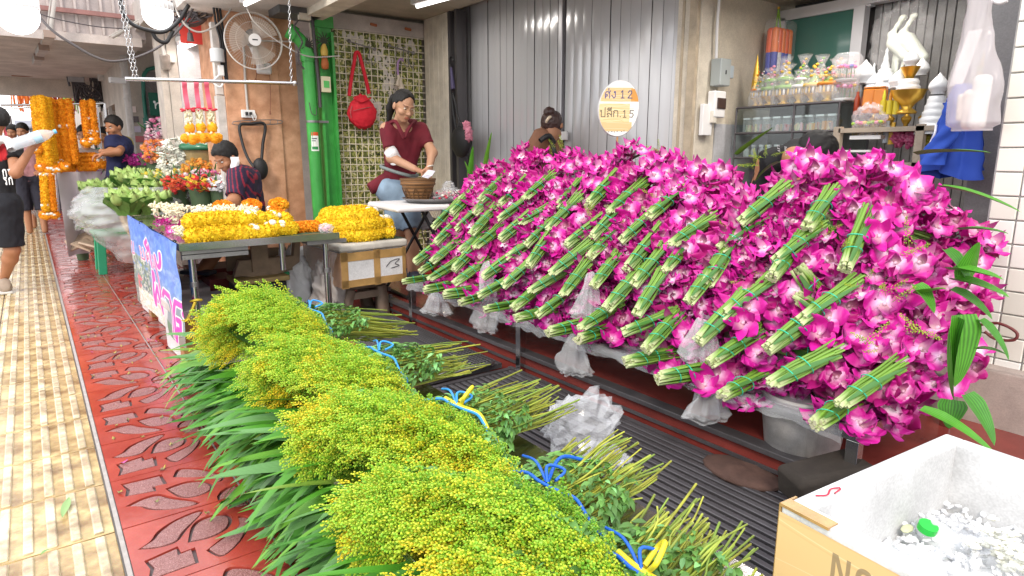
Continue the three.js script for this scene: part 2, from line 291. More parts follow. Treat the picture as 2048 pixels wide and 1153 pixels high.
// raised shop floor with its step, and the covers before it
const maroon = mat([0.3, 0.055, 0.045], 0.3, { map: rep(blotT, 1.2), roughnessMap: rep(roughT, 1.2), bumpMap: rep(bumpT, 3), bumpScale: 0.001, metric: true });
{
  const f = struct('shop_floor');
  mesh('floor_slab', [span(2.06, 4.7, -0.2, 0.2, -6.3, 0.8)], maroon, f);
  mesh('step_nosing', [span(2.035, 2.1, 0.185, 0.207, -4.6, 0.8, 0.003), span(2.05, 2.056, 0.12, 0.135, -4.6, 0.8)], M.darkIron, f);
  const g = thing('drain_grating', 'dark steel bar grating laid before the maroon step', 'grating');
  for (let i = 0; i < 26; i++) mesh('bar', [bx(0.024, 0.03, 3.1, [1.035 + i * 0.0385, 0.085 + rr(-0.001, 0.001), -1.15], [0, rr(-0.0008, 0.0008), 0], 0.004)], M.darkIron, g);
  mesh('frame', [span(1.0, 2.03, 0.07, 0.1, -2.74, -2.71), span(2.012, 2.035, 0.04, 0.105, -2.74, 0.4), ...[-2.2, -1.5, -0.8].map((z) => span(1, 2.03, 0.03, 0.066, z - 0.02, z + 0.02))], M.darkIron, g);
  mesh('trench_floor', [span(0.97, 2.04, -0.004, 0.012, -4.6, 0.6)], grimy([0.12, 0.11, 0.11], 0.4, 1.5), g);
  const p = thing('ramp_plate', 'dark chequered steel plate with wire mesh strips at the step', 'ramp');
  const chk = tex(128, 128, (u, v) => { const a = (u * 4 + v * 4) % 1, b = (u * 4 - v * 4 + 8) % 1; return (Math.abs(a - 0.5) < 0.12 && Math.abs(b - 0.5) < 0.34) || (Math.abs(b) < 0.12 && Math.abs(a - 0.5) > 0.2) ? 0.9 : 0.3; }, false, [12, 12]);
  mesh('plate', [span(1.42, 2.0, 0.09, 0.118, -4.5, -2.78)], mat([0.11, 0.105, 0.115], 0.42, { metalness: 0.6, bumpMap: chk, bumpScale: 0.004, metric: true }), p);
  const w = [];
  for (const [a, b] of [[1.84, 1.98], [1.46, 1.6]]) { for (let x = a; x <= b; x += 0.023) w.push(bar([x, 0.126, -4.4], [x, 0.126, -2.82], 0.003, 5)); for (let z = -4.4; z < -2.82; z += 0.026) w.push(bar([a, 0.13, z], [b, 0.13, z], 0.003, 5)); }
  stuff(mesh('wire_mesh', w, M.dullSteel, p));
  mesh('handle', [tube([[1.5, 0.125, -2.8], [1.62, 0.14, -2.755], [1.9, 0.14, -2.755], [1.95, 0.12, -2.8]], 0.013, 20, 8)], M.dullSteel, p);
}
// ceilings and roofs
{
  const c = struct('ceiling');
  const paint = grimy([0.8, 0.74, 0.7], 0.7, 0.6), tan = grimy([0.6, 0.54, 0.42], 0.75, 0.8);
  mesh('soffit', [span(2.28, 3.42, 2.6, 2.78, -6.3, -2.84), span(3.42, 4.8, 2.72, 2.78, -6.3, -2.84)], tan, c);
  mesh('beam', [span(2.1, 2.28, 2.44, 2.8, -5.9, -2.0)], M.cream, c);
  mesh('shop_soffit', [span(3.25, 4.8, 2.3, 2.75, -2.82, 0.8)], tan, c);
  mesh('slab', [span(1.2, 2.1, 2.5, 2.7, -6.75, -5.3)], paint, c);
  mesh('far_soffit', [span(-0.5, 1.25, 2.5, 2.7, -13.6, -8.66), span(1.15, 4.8, 2.62, 2.9, -24.2, -6.8)], paint, c);
  mesh('fascia', [span(-0.5, 1.25, 2.22, 2.5, -13.75, -13.6)], grimy([0.78, 0.68, 0.58], 0.7, 0.6), c);
  mesh('trim', [span(-0.5, 1.2, 2.44, 2.53, -8.65, -8.55)], grimy([0.72, 0.64, 0.6], 0.6, 1), c);
  const clad = thing('corrugated_cladding', 'upright ribbed sheet cladding high over the far pavement', 'cladding'), ribs = [];
  mesh('sheet', [span(-0.5, 1.25, 2.53, 3.4, -8.62, -8.6)], grimy([0.62, 0.54, 0.52], 0.5, 0.7), clad);
  for (let x = -0.45; x < 1.2; x += 0.118) mesh('rib', [bx(0.026, 0.85, 0.03, [x, 2.96, -8.585], [0, 0, 0], 0.006)], grimy([0.66, 0.58, 0.55], 0.45, 1), clad);
  mesh('purlin', [span(-0.5, 1.2, 2.72, 2.765, -8.56, -8.51)], grimy([0.4, 0.19, 0.17], 0.5, 1), clad);
  for (const [a, b] of [[[0.36, 2.5, -8.4], [0.52, 3.2, -8.35]], [[0.9, 2.5, -8.4], [1.25, 2.72, -8.2]]]) mesh('strut', [bar(a, b, 0.022, 6), bar([a[0] - 0.03, a[1], a[2]], [b[0] - 0.035, b[1], b[2]], 0.008, 5)], M.pvc, clad);
}
// piers, walls, shutters
{
  const rust = mat([1, 1, 1], 0.75, { map: rep(tex(256, 256, (u, v) => { const k = cl(0.5 + 1.6 * tn(u, v, 3, 5)), s = 0.3 * tn(u, v, 14, 4) + 0.04 * (rnd() - 0.5); return [lerp(0.72, 0.84, k) + s, lerp(0.5, 0.66, k) + s, lerp(0.37, 0.53, k) + s]; }), 0.75), bumpMap: rep(bumpT, 4), bumpScale: 0.002, metric: true });
  one('orange_pier', 'peeling orange plastered pier behind the garland table', 'pier', [span(1.5, 1.98, 0, 2.5, -7.2, -6.3, 0.004), span(1.98, 2.16, 0, 2.5, -7.2, -6.33)], rust);
  const wp = thing('white_pier', 'white plastered pier behind the hanging garlands', 'pier');
  mesh('shaft', [span(1.45, 1.86, 0, 2.62, -8.5, -8, 0.006)], grimy([0.78, 0.74, 0.76], 0.6, 0.6), wp);
  mesh('trim', [span(1.35, 1.447, 0, 2.62, -8.4, -8.02), span(1.28, 1.346, 0, 2.62, -8.4, -8.06)], grimy([0.74, 0.67, 0.6], 0.5, 1), wp);
  one('pier_edging', 'white painted edging strip on the left side of the orange pier', 'strip', [span(1.43, 1.497, 0, 1.78, -6.42, -6.32), span(1.44, 1.495, 1.79, 2.4, -6.42, -6.34)], grimy([0.74, 0.7, 0.66], 0.6, 2));
  const fw = thing('far_wall', 'cream shopfront wall with dark doorways along the far pavement', 'wall');
  const cw = grimy([0.68, 0.6, 0.52], 0.7, 0.7);
  mesh('wall', [span(1.15, 4.4, 0, 2.62, -10.6, -10.2), span(1.15, 1.4, 0, 2.62, -11.4, -10.6), span(1.15, 1.4, 2.0, 2.62, -15.6, -11.4), span(1.15, 1.4, 0, 2.62, -13.5, -12.9), span(1.15, 1.4, 0, 2.62, -24, -15.6), span(4.2, 4.4, 0, 2.62, -24, -10.6), span(1.4, 4.2, 0, 2.62, -24, -23.8), span(1.4, 4.2, 0, 2.62, -13.3, -13.1)], cw, fw);
  for (const [a, b] of [[-12.9, -11.4], [-15.6, -13.5]]) { mesh('door_frame', [span(1.13, 1.18, 0, 2.03, a - 0.08, a), span(1.13, 1.18, 0, 2.0, (a + b) / 2 - 0.03, (a + b) / 2 + 0.03)], M.pvc, fw); }
  const gt = thing('green_gate', 'green framed wire gate beside the white pier', 'gate');
  const gp = mat([0.02, 0.17, 0.12], 0.5), [g0, g1] = [1.4, 1.78], gz = -10.14, ws = [];
  mesh('frame', [tube([[g0, 0, gz], [g0, 2.3, gz], [g0 + 0.05, 2.38, gz], [g1, 2.38, gz], [g1, 0, gz]], 0.024, 60, 8)], gp, gt);
  mesh('backing', [span(g0, g1, 0, 2.36, gz - 0.05, gz - 0.04)], mat([0.22, 0.2, 0.19], 0.8), gt);
  for (let i = -10; i < 24; i++) ws.push(bar([g0, 0.6 + i * 0.08, gz], [g1, 0.6 + i * 0.08 + 0.38, gz], 0.004, 4), bar([g0, 0.6 + i * 0.08, gz - 0.004], [g1, 0.6 + i * 0.08 - 0.38, gz - 0.004], 0.004, 4));
  stuff(mesh('wire_mesh', ws.filter((g) => { g.computeBoundingBox(); return g.boundingBox.max.y < 2.36 && g.boundingBox.min.y > 0; }), M.dullSteel, gt));
  mesh('post', [bar([1.36, 0.3, gz + 0.02], [1.36, 1.75, gz + 0.02], 0.03, 8)], gp, gt);
  one('green_sign', 'green sign with white Thai lettering on the wire gate', 'sign', [span(1.42, 1.9, 1.78, 2.08, -10.09, -10.07)], mat([1, 1, 1], 0.4, { map: signT('#0b5c48', '#f2f2ee', 'หองน', 256, 160) }));
  one('white_sign', 'white plaque with dark Thai lettering under the green sign', 'sign', [span(1.44, 1.92, 1.36, 1.66, -10.09, -10.07)], mat([1, 1, 1], 0.4, { map: signT('#d9d6da', '#2a2a30', 'หอง', 256, 160) }));
  for (let i = 0; i < 4; i++) one('notice', ['small paper notice with red heading on the cream wall, topmost of four', 'tiny dark notice on the cream wall, second of four', 'pale lilac notice on the cream wall, third of four', 'notice with a red foot on the cream wall, lowest of four'][i], 'notice', [span(1.21, [1.27, 1.29, 1.3, 1.33][i], 1.82 - i * 0.13, 1.9 - i * 0.13, -10.195, -10.19)], mat(['#efe0dc', '#6c6468', '#cfc7dc', '#c8737a'][i], 0.6));
  // green post and pipe, wire wall, shutters
  const green = mat([0.07, 0.5, 0.09], 0.45, { map: rep(grainT, 1.5), bumpMap: rep(bumpT, 3), bumpScale: 0.001, metric: true });
  one('green_post', 'bright green painted channel post between pier and wire wall', 'post', [span(2.25, 2.40, 0, 2.4, -6.1, -6.02), span(2.25, 2.275, 0, 2.38, -6.02, -5.96), span(2.375, 2.40, 0, 2.36, -6.02, -5.96), span(2.24, 2.42, 2.4, 2.5, -6.1, -6.0)], green);
  const pp = thing('green_pipe', 'bright green rain pipe elbowed at its top beside the green post', 'pipe');
  mesh('shaft', [tube([[2.18, 0, -5.98], [2.165, 1, -5.98], [2.155, 2.0, -5.98], [2.15, 2.17, -5.98], [2.09, 2.27, -5.98], [2.03, 2.32, -6.0]], 0.056, 60, 14)], green, pp);
  mesh('socket', [cy(0.066, 0.066, 0.07, [2.155, 2.12, -5.98])], green, pp); mesh('socket', [bar([2.06, 2.3, -5.98], [2.0, 2.34, -6.0], 0.068, 14)], green, pp);
  mesh('clip', [cy(0.062, 0.062, 0.02, [2.163, 1.56, -5.98]), span(2.2, 2.3, 1.55, 1.57, -5.95, -5.94)], M.dullSteel, pp);
  mesh('sticker', [new THREE.CylinderGeometry(0.0575, 0.0575, 0.17, 12, 1, true, -0.9, 1.3).translate(2.165, 1.38, -5.98)], mat([1, 1, 1], 0.4, { map: canvas(64, 128, (x) => { x.fillStyle = '#e6ece6'; x.fillRect(0, 0, 64, 128); x.fillStyle = '#d0562a'; x.fillRect(0, 0, 64, 24); x.fillStyle = '#2c8a4a'; x.fillRect(8, 98, 48, 20); x.fillStyle = '#556'; x.fillRect(10, 40, 40, 8); x.fillRect(10, 56, 30, 6); }) }), pp);
  const ww = thing('wire_wall', 'white wire mesh wall over a torn leaf print sheet', 'wall');
  const [x0, x1, z] = [2.42, 3.4, -6.08], leafy = canvas(512, 1024, (x, w, h) => {
    x.fillStyle = '#69703c'; x.fillRect(0, 0, w, h);
    for (let i = 0; i < 5200; i++) { x.fillStyle = pick(['#a2a95c', '#bbb66a', '#76833f', '#454d24', '#d0cb8e', '#59632f', '#e3ddb8', '#a8ae62']); x.save(); x.translate(rnd() * w, rnd() * h); x.rotate(rnd() * 6.3); x.beginPath(); x.ellipse(0, 0, rr(4, 15), rr(2, 6), 0, 0, 6.3); x.fill(); x.restore(); }
    x.fillStyle = '#d8d2cc';
    for (const [a, b, r, s] of [[250, 60, 50, 60], [300, 170, 46, 90], [330, 260, 40, 70], [230, 330, 40, 50], [300, 420, 60, 40], [370, 480, 50, 30], [120, 30, 60, 20], [420, 40, 60, 24]]) for (let i = 0; i < 26; i++) { x.beginPath(); x.ellipse(a + rr(-r, r) * 0.8, b + rr(-s, s) * 0.8, rr(4, 14), rr(4, 18), 0, 0, 6.3); x.fill(); }
    for (let i = 0; i < 260; i++) { x.fillStyle = pick(['#3b4220', '#222711', '#7c8442']); x.beginPath(); x.ellipse(rr(150, 420), rr(0, 560), rr(2, 8), rr(1, 4), rnd() * 3, 0, 6.3); x.fill(); }
    x.fillStyle = '#a9a46a'; x.globalAlpha = 0.25; for (let i = 0; i < 26; i++) x.fillRect(rnd() * w, 640, rr(6, 20), 380);
  });
  mesh('printed_sheet', [grid(20, 30, (u, v) => [lerp(x0, x1, u), lerp(2.42, 0.2, v), z - 0.04 + 0.006 * nz(u * 5, v * 7, 1)])], mat([1, 1, 1], 0.6, { map: leafy }), ww);
  const paintW = mat([0.8, 0.74, 0.62], 0.5);
  mesh('rear_wall', [span(2.3, 4.8, 0.2, 2.7, -6.3, -6.2)], grimy([0.5, 0.45, 0.38], 0.7, 1), ww);
  mesh('head_board', [span(x0, x1, 2.42, 2.56, z - 0.05, z + 0.01)], grimy([0.66, 0.6, 0.56], 0.6, 1), ww);
  for (const xx of [2.85, 3.22]) mesh('bracket', [bx(0.07, 0.025, 0.02, [xx, 2.49, z + 0.018], [0, 0, -0.1], 0.006)], mat([0.4, 0.13, 0.05], 0.5), ww);
  for (let x = x0; x <= x1; x += 0.0655) mesh('wire', [bar([x, 0.2, z], [x, 2.42, z], 0.0042, 5)], paintW, ww);
  for (let y = 0.25; y <= 2.42; y += 0.0655) mesh('wire', [bar([x0, y, z + 0.006], [x1, y, z + 0.006], 0.0042, 5)], paintW, ww);
  for (const xx of [2.72, 3.14]) mesh('hanger_rail', [bar([xx - 0.12, 2.31, z + 0.02], [xx + 0.12, 2.27, z + 0.02], 0.006, 6), ball(0.018, [xx - 0.13, 2.315, z + 0.02]), ball(0.018, [xx + 0.13, 2.267, z + 0.02]), ...[-0.06, 0.02, 0.08].map((d) => tube([[xx + d, 2.29, z + 0.02], [xx + d - 0.01, 2.18, z + 0.03], [xx + d + 0.03, 2.12, z + 0.04], [xx + d + 0.05, 2.18, z + 0.03]], 0.004, 14, 5))], M.dullSteel, ww);
  const cp = thing('cream_shutter', 'narrow cream slatted shutter next to the wire wall', 'shutter');
  for (let i = 0; i < 5; i++) mesh('slat', [bx(0.02, 2.4, 0.088, [3.41, 1.4, -6.02 + i * 0.092], [0, 0, 0], 0.006)], M.cream, cp);
  one('dark_post', 'dark metal door post beside the grey slatted shutter', 'post', [span(3.4, 3.52, 0.2, 2.6, -5.6, -5.56), span(3.46, 3.52, 0.2, 2.6, -5.56, -5.46), span(3.4, 3.46, 0.2, 2.6, -5.48, -5.44)], mat([0.1, 0.095, 0.1], 0.4, { metalness: 0.4 }));
  const sh = thing('slatted_shutter', 'tall grey glossy slatted folding shutter behind the orchids', 'shutter');
  const sm = mat([0.56, 0.57, 0.59], 0.17, { metalness: 0.15, bumpMap: rep(bumpT, 0.6, 0.2), bumpScale: 0.0015, metric: true });
  for (let i = 0; i < 32; i++) {
    const zz = -6.06 + i * 0.1; if (Math.abs(zz + 4.16) < 0.05) { mesh('mullion', [bx(0.035, 2.5, 0.05, [3.6, 1.45, zz], [0, 0, 0], 0.006)], mat([0.5, 0.5, 0.52], 0.35, { metalness: 0.5 }), sh); continue; }
    const s = grid(4, 8, (u, v) => [-0.0022 * Math.cos((u - 0.5) * 2.9) , v * 2.5 + 0.2, (0.5 - u) * 0.096]);
    mesh('slat', [put(s, [3.6, 0, zz], [0, rr(-0.008, 0.008), rr(-0.002, 0.002)])], sm, sh);
  }
  mesh('back', [span(3.612, 3.64, 0.2, 2.71, -6.2, -2.85)], M.darkIron, sh);
  one('lintel', 'cream lintel beam over the grey slatted shutter', 'beam', [span(3.423, 3.62, 2.66, 2.718, -5.7, -2.9)], grimy([0.5, 0.45, 0.38], 0.7, 1));
  const pl = thing('cream_pillar', 'cream pillar right of the grey slatted shutter', 'pillar');
  mesh('shaft', [span(3.55, 3.75, 0.2, 2.3, -2.94, -2.75, 0.004)], M.cream, pl); mesh('trim', [span(3.52, 3.548, 0.2, 2.3, -2.82, -2.76), span(3.545, 3.549, 0.2, 2.3, -2.9, -2.88)], grimy([0.62, 0.52, 0.38], 0.6, 2), pl);
  const bw = thing('beige_wall', 'beige side wall of the lit shop with a grey lower part', 'wall');
  mesh('wall', [span(3.75, 4.8, 0.99, 2.3, -2.84, -2.75)], grimy([0.82, 0.74, 0.6], 0.6, 0.8), bw); mesh('lower_wall', [span(3.75, 4.8, 0.2, 1.465, -2.78, -2.74)], grimy([0.62, 0.63, 0.66], 0.5, 0.8), bw);
  // tiled pillar at the right edge
  const tp = thing('tiled_pillar', 'white glazed tile pillar at the right edge of the stall', 'pillar');
  const tm = ['#f0efe8', '#eceae0', '#f4f3ee', '#e4e3d8'].map((c) => mat(c, 0.07));
  mesh('core', [span(3.012, 3.25, 0, 2.6, -0.905, 0.6)], grimy([0.7, 0.68, 0.66], 0.8, 2), tp);
  for (let j = 0; j < 25; j++) for (let i = 0; i < 8; i++) mesh('tile', [bx(0.012, 0.086, 0.086, [3.006, 0.24 + j * 0.091, -0.855 + i * 0.091], [0, rr(-0.012, 0.012), rr(-0.012, 0.012)], 0.004)], pick(tm), tp);
  one('plastered_plinth', 'stained pinkish plaster plinth under the tiled pillar', 'plinth', [span(2.95, 3.3, 0, 0.44, -1.0, 0.6, 0.02)], grimy([0.6, 0.5, 0.45], 0.7, 1.5));
  one('grey_jamb', 'grey metal door jamb behind the hanging bag', 'jamb', [span(3.28, 3.4, 0.2, 2.3, -1.08, -0.98)], grimy([0.34, 0.33, 0.33], 0.5, 1));
  // back of the lit shop
  const bs = thing('sliding_door', 'aluminium framed green glass sliding door at the back of the lit shop', 'door');
  const al = mat([0.68, 0.68, 0.7], 0.35, { metalness: 0.3 });
  mesh('frame', [span(4.38, 4.44, 2.18, 2.25, -2.72, -2.1), span(4.38, 4.44, 0.4, 2.2, -2.73, -2.68), span(4.37, 4.44, 0.4, 2.2, -2.2, -2.13), span(4.36, 4.44, 2.19, 2.3, -2.2, 0.4)], al, bs);
  mesh('pane', [span(4.4, 4.41, 0.4, 2.18, -2.68, -2.2)], mat([0.06, 0.17, 0.14], 0.06), bs);
  const bk = thing('ribbed_back_wall', 'grey ribbed metal back wall of the lit shop', 'wall');
  for (let i = 0; i < 16; i++) mesh('slat', [bx(0.02, 2.0, 0.048, [4.5, 1.2, -2.1 + i * 0.052], [0, 0.12 * (i % 2 ? 1 : -1), 0], 0.005)], grimy([0.5, 0.5, 0.5], 0.4, 1), bk);
  mesh('back_board', [span(4.53, 4.6, 0.2, 2.3, -2.7, 0.8)], mat([0.09, 0.085, 0.085], 0.8), bk);
  const dk = thing('brown_shelf_wall', 'dark brown shelf wall at the right of the lit shop', 'shelf');
  mesh('board', [span(4.44, 4.5, 0.2, 2.28, -1.3, 0.8)], mat([0.09, 0.06, 0.05], 0.6), dk); mesh('shelf', [span(4.1, 4.44, 1.555, 1.575, -1.5, 0.3)], mat([0.05, 0.04, 0.04], 0.5), dk);
}
// ---------------------------------------------------------------- orchids: a table, a sloping pile of tied bunches
const SL = { a: V(1.96, 0.41, 0), e: V(0.633, 0.774, 0), n: V(-0.774, 0.633, 0) };
{
  const t = thing('display_table', 'long low steel table carrying the pile of purple orchids', 'table');
  mesh('top_frame', [span(2.02, 2.06, 0.36, 0.4, -3.92, -0.86), span(2.8, 2.84, 0.36, 0.4, -3.92, -0.86), span(2.06, 2.8, 0.36, 0.4, -0.9, -0.86), span(2.06, 2.8, 0.36, 0.4, -3.92, -3.88)], M.steel, t);
  mesh('table_top', [span(2.061, 2.799, 0.37, 0.392, -3.879, -0.901)], M.dullSteel, t);
  for (const [x, z, y] of [[2.04, -3.9, 0.1], [2.04, -2.66, 0.1], [2.04, -0.88, 0.1], [2.82, -3.9, 0.2], [2.82, -0.88, 0.2]]) mesh('leg', [span(x - 0.02, x + 0.02, y, 0.36, z - 0.02, z + 0.02, 0.003)], M.steel, t);
  mesh('sloping_stand', [extr(shapeOf([[2.14, 0.4], [2.8, 0.4], [2.8, 1.04], [2.64, 0.98]]), 2.46, 0.01).translate(0, 0, -3.68)], grimy([0.42, 0.34, 0.26], 0.7, 1), t);
  const sheet = grid(90, 10, (u, v) => { const z = lerp(-3.9, -0.9, u), h = 0.045 + 0.035 * nz(z * 5, 1, 2) + 0.02 * nz(z * 17, 4, 1); return v < 0.7 ? [lerp(2.3, 2.0, v / 0.7), 0.402 + 0.006 * nz(z * 9, v * 6, 3) + 0.003, z] : [2.0 - 0.02 * nz(z * 11, v * 3, 8) - 0.03 * (v - 0.7), 0.405 - h * (v - 0.7) / 0.3, z]; });
  one('plastic_sheet', 'thin white plastic sheet hanging over the front edge of the orchid table', 'sheet', [sheet], M.milky);
}
function petal(len, w, ang, lift, shade, nt = 6) {
  const g = grid(4, nt, (u, v) => {
    const s = (u - 0.5) * 2, t = 1 - Math.pow(1 - v, 1.55), ww = w * Math.pow(Math.sin(PI * Math.pow(cl(t * 0.955 + 0.04), 0.86)), 0.62), x = s * ww, y = t * len;
    return [x, y, lift * len * t * t * 1.2 - 0.35 * ww * s * s + 0.004 * Math.sin(t * 9 + s * 2)];
  });
  tint(g, (p, i) => { const t = 1 - Math.pow(1 - Math.floor(i / 5) / nt, 1.55), s = Math.abs((i % 5) - 2) / 2, k = cl((t - 0.06) * 2.1 + s * 0.15 - shade); return [lerp(0.9, 0.6, k), lerp(0.8, 0.009, Math.pow(k, 0.7)), lerp(0.86, 0.31, k)]; });
  return g.rotateZ(ang);
}
function flowerGeo(kind) {
  const gs = [], open = [0.12, 0.35, 0.05, 0.9][kind], sh = [0.2, 0.02, 0.42, -0.2][kind];
  for (const a of [0, 2.35, -2.35]) gs.push(petal(0.037, 0.013, a + rr(-0.1, 0.1), open + rr(-0.1, 0.2), sh));
  for (const a of [1.25, -1.25]) gs.push(petal(0.041, 0.0215, a + rr(-0.12, 0.12), open * 0.7 + rr(-0.1, 0.15), sh));
  const lip = petal(0.026, 0.011, PI, 0.9, -0.3, 4); tint(lip, (p) => { const k = cl(-p.y / 0.02); return [lerp(0.75, 0.33, k), lerp(0.5, 0.004, k), lerp(0.5, 0.19, k)]; });
  gs.push(lip.translate(0, 0.004, 0.004), tint(ball(0.0048, [0, 0.001, 0.006], 1, 6), () => [0.75, 0.5, 0.62]));
  return join(gs, true);
}
const FL = [0, 0, 1, 1, 2, 3].map(flowerGeo);
const petalM = [mat([1, 1, 1], 0.5, { vertexColors: true }), mat([0.82, 0.7, 0.75], 0.5, { vertexColors: true }), mat([0.72, 0.5, 0.58], 0.55, { vertexColors: true })];
const bandM = mat([0.02, 0.5, 0.32], 0.4);
function bunchProto(n) {
  const o = new THREE.Group(), gs = [], ends = [];
  for (let i = 0; i < n; i++) {
    const a = rnd() * 6.28, q = Math.sqrt(rnd()), b0 = 0.027 * q, b1 = 0.038 * q, y0 = rr(-0.012, 0.03), y1 = rr(0.23, 0.28);
    const P = (t) => [Math.cos(a) * lerp(b0, b1, t) + 0.004 * Math.sin(t * 7 + a), lerp(y0, y1, t), 0.125 - 0.06 * t + Math.sin(a) * lerp(b0, b1, t) * 0.75];
    const r = rr(0.0042, 0.0058), g = tube([P(0), P(0.35), P(0.7), P(1)], r, 10, 6);
    warp(g, (v) => { const t = cl((v.y - y0) / (y1 - y0)); const c = P(t), k = t < 0.2 ? 1 + 0.5 * (1 - t / 0.2) : 1; v.x = c[0] + (v.x - c[0]) * k; v.z = c[2] + (v.z - c[2]) * k; });
    const dark = rr(0.75, 1.15);
    gs.push(tint(g, (v) => { const t = cl((v.y - y0) / 0.055), k = Math.min(1, t * 1.2); return [lerp(0.52, 0.16 * dark, k), lerp(0.58, 0.32 * dark, k), lerp(0.3, 0.035 * dark, k)]; }));
    const c = P(0); ends.push(tint(new THREE.CircleGeometry(r * 1.45, 7).rotateX(PI / 2).translate(c[0], c[1] + 0.0005, c[2]), () => [0.72, 0.68, 0.5]));
  }
  mesh('stems', [...gs, ...ends], M.stem, o);
  for (const [y, rx] of [[0.075, 0.037], [0.135, 0.04]]) { const g = new THREE.TorusGeometry(rx, 0.0021, 5, 22).scale(1, 0.76, 1).rotateX(PI / 2 + rr(-0.2, 0.2)).rotateZ(rr(-0.12, 0.12)).translate(0, y, 0.125 - 0.2 * y); mesh('rubber_band', [g], bandM, o); }
  // a sheath leaf along the stems
  mesh('leaf', [grid(2, 8, (u, v) => [0.012 * (u - 0.5) * 2 * Math.sin(PI * (0.15 + v * 0.8)) + 0.022 + 0.03 * v * v, 0.02 + v * 0.22, 0.145 - 0.05 * v + 0.006 * Math.abs(u - 0.5)])], M.leaf, o);
  for (let i = 0; i < 27; i++) {
    const t = i / 26, y = lerp(0.15, 0.47, t) + rr(-0.02, 0.02), sx = lerp(0.07, 0.15, Math.min(1, t * 1.6));
    const f = mesh('flower', pick(FL), petalM[rnd() < 0.68 ? 0 : rnd() < 0.7 ? 1 : 2], o), x = rr(-sx, sx);
    f.position.set(x, y, rr(-0.02, 0.085) - 0.04 * Math.abs(x) / 0.15);
    f.rotation.set(rr(-0.7, 0.5), x * 4 + rr(-0.55, 0.55), rr(0, 6.28)); f.scale.setScalar(rr(1.3, 1.85));
  }
  return o;
}
const protos = [19, 22, 18, 24].map(bunchProto);
const ORD = ['first', 'second', 'third', 'fourth', 'fifth', 'sixth', 'seventh', 'eighth', 'ninth', 'tenth', 'eleventh', 'twelfth', 'thirteenth', 'fourteenth'];
{
  const basis = new THREE.Matrix4().makeBasis(V(0, 0, 1), SL.e, SL.n), q0 = new THREE.Quaternion().setFromRotationMatrix(basis);
  const rows = 7, rowName = ['table edge', 'lowest sloping', 'second lowest', 'third lowest', 'third highest', 'second highest', 'topmost'];
  const hang = (z, s, out, turn, tip, label, group) => {
    const b = pick(protos).clone(); b.name = numbered('orchid_bunch'); scene.add(b);
    b.quaternion.copy(q0).multiply(new THREE.Quaternion().setFromEuler(new THREE.Euler(tip, 0, turn)));
    b.position.copy(SL.a).addScaledVector(SL.e, s).addScaledVector(SL.n, out); b.position.z = z;
    b.scale.set(rr(0.84, 1.0), rr(0.84, 1.02), rr(0.85, 1.0));
    tag(b, label, 'orchid bunch', group);
  };
  for (let j = 0; j < rows; j++) {
    const n = 12, off = (j % 2) * 0.12; let c = 0;
    for (let i = 0; i < n; i++) {
      const z = -3.66 + off + i * 0.245 + rr(-0.06, 0.06);
      if (j === rows - 1 && z > -1.86 && z < -1.66) continue;
      if (z > (j > 3 ? -1.02 : j > 1 ? -0.94 : -0.86)) continue;
      hang(z, -0.11 + j * 0.125 + rr(-0.03, 0.03), j === 0 ? 0.03 : rr(0.0, 0.03), -0.12 + rr(-0.32, 0.24), j === 0 ? rr(-0.62, -0.5) : j === 1 ? rr(-0.3, -0.1) : rr(-0.08, 0.1), `tied bunch of purple orchids, ${ORD[c++]} from the left in the ${rowName[j]} row`, 'orchid bunches piled on the long table');
    }
  }
  // crown and the two ends of the pile: bunches turned flowers outwards
  for (let i = 0, c = 0; i < 11; i++) if (i !== 1 && i !== 7 && i !== 8) hang(-3.6 + i * 0.245, (i === 8 ? 0.58 : 0.68) + rr(-0.03, 0.03), -0.07, rr(-0.3, 0.3), rr(-0.6, -0.4), `purple orchid bunch with hidden stems on the pile ridge, ${ORD[c++]} from the left`, 'orchid bunches on the ridge of the pile');
  for (let i = 0; i < 12; i++) {
    const b = protos[i % 4].clone(); b.name = numbered('orchid_bunch'); scene.add(b);
    const k = i % 4, l = Math.floor(i / 4);
    b.quaternion.setFromRotationMatrix(new THREE.Matrix4().makeBasis(V(-0.45, 0.55, 0.7).normalize(), V(0.2, -0.55, 0.8).normalize(), V(0, 0, 0))); 
    const Y = V(0.25, 0.1 - 0.28 * k + rr(-0.15, 0.15), 0.8).normalize(), Z = V(-0.6, 0.75, 0).cross(Y).cross(Y).multiplyScalar(-1).normalize(), X = Y.clone().cross(Z);
    b.quaternion.setFromRotationMatrix(new THREE.Matrix4().makeBasis(X, Y, Z)); b.position.set(2.25 + l * 0.22 + rr(-0.03, 0.03), 0.46 + k * 0.11 + l * 0.16 + rr(-0.03, 0.03), -1.3 + rr(-0.05, 0.05));
    tag(b, `purple orchid bunch turned right at the pile end, ${['lowest', 'second', 'third', 'highest'][k]} in the ${['front', 'middle', 'back'][l]} stack`, 'orchid bunch', 'orchid bunches at the right end of the pile');
  }
}
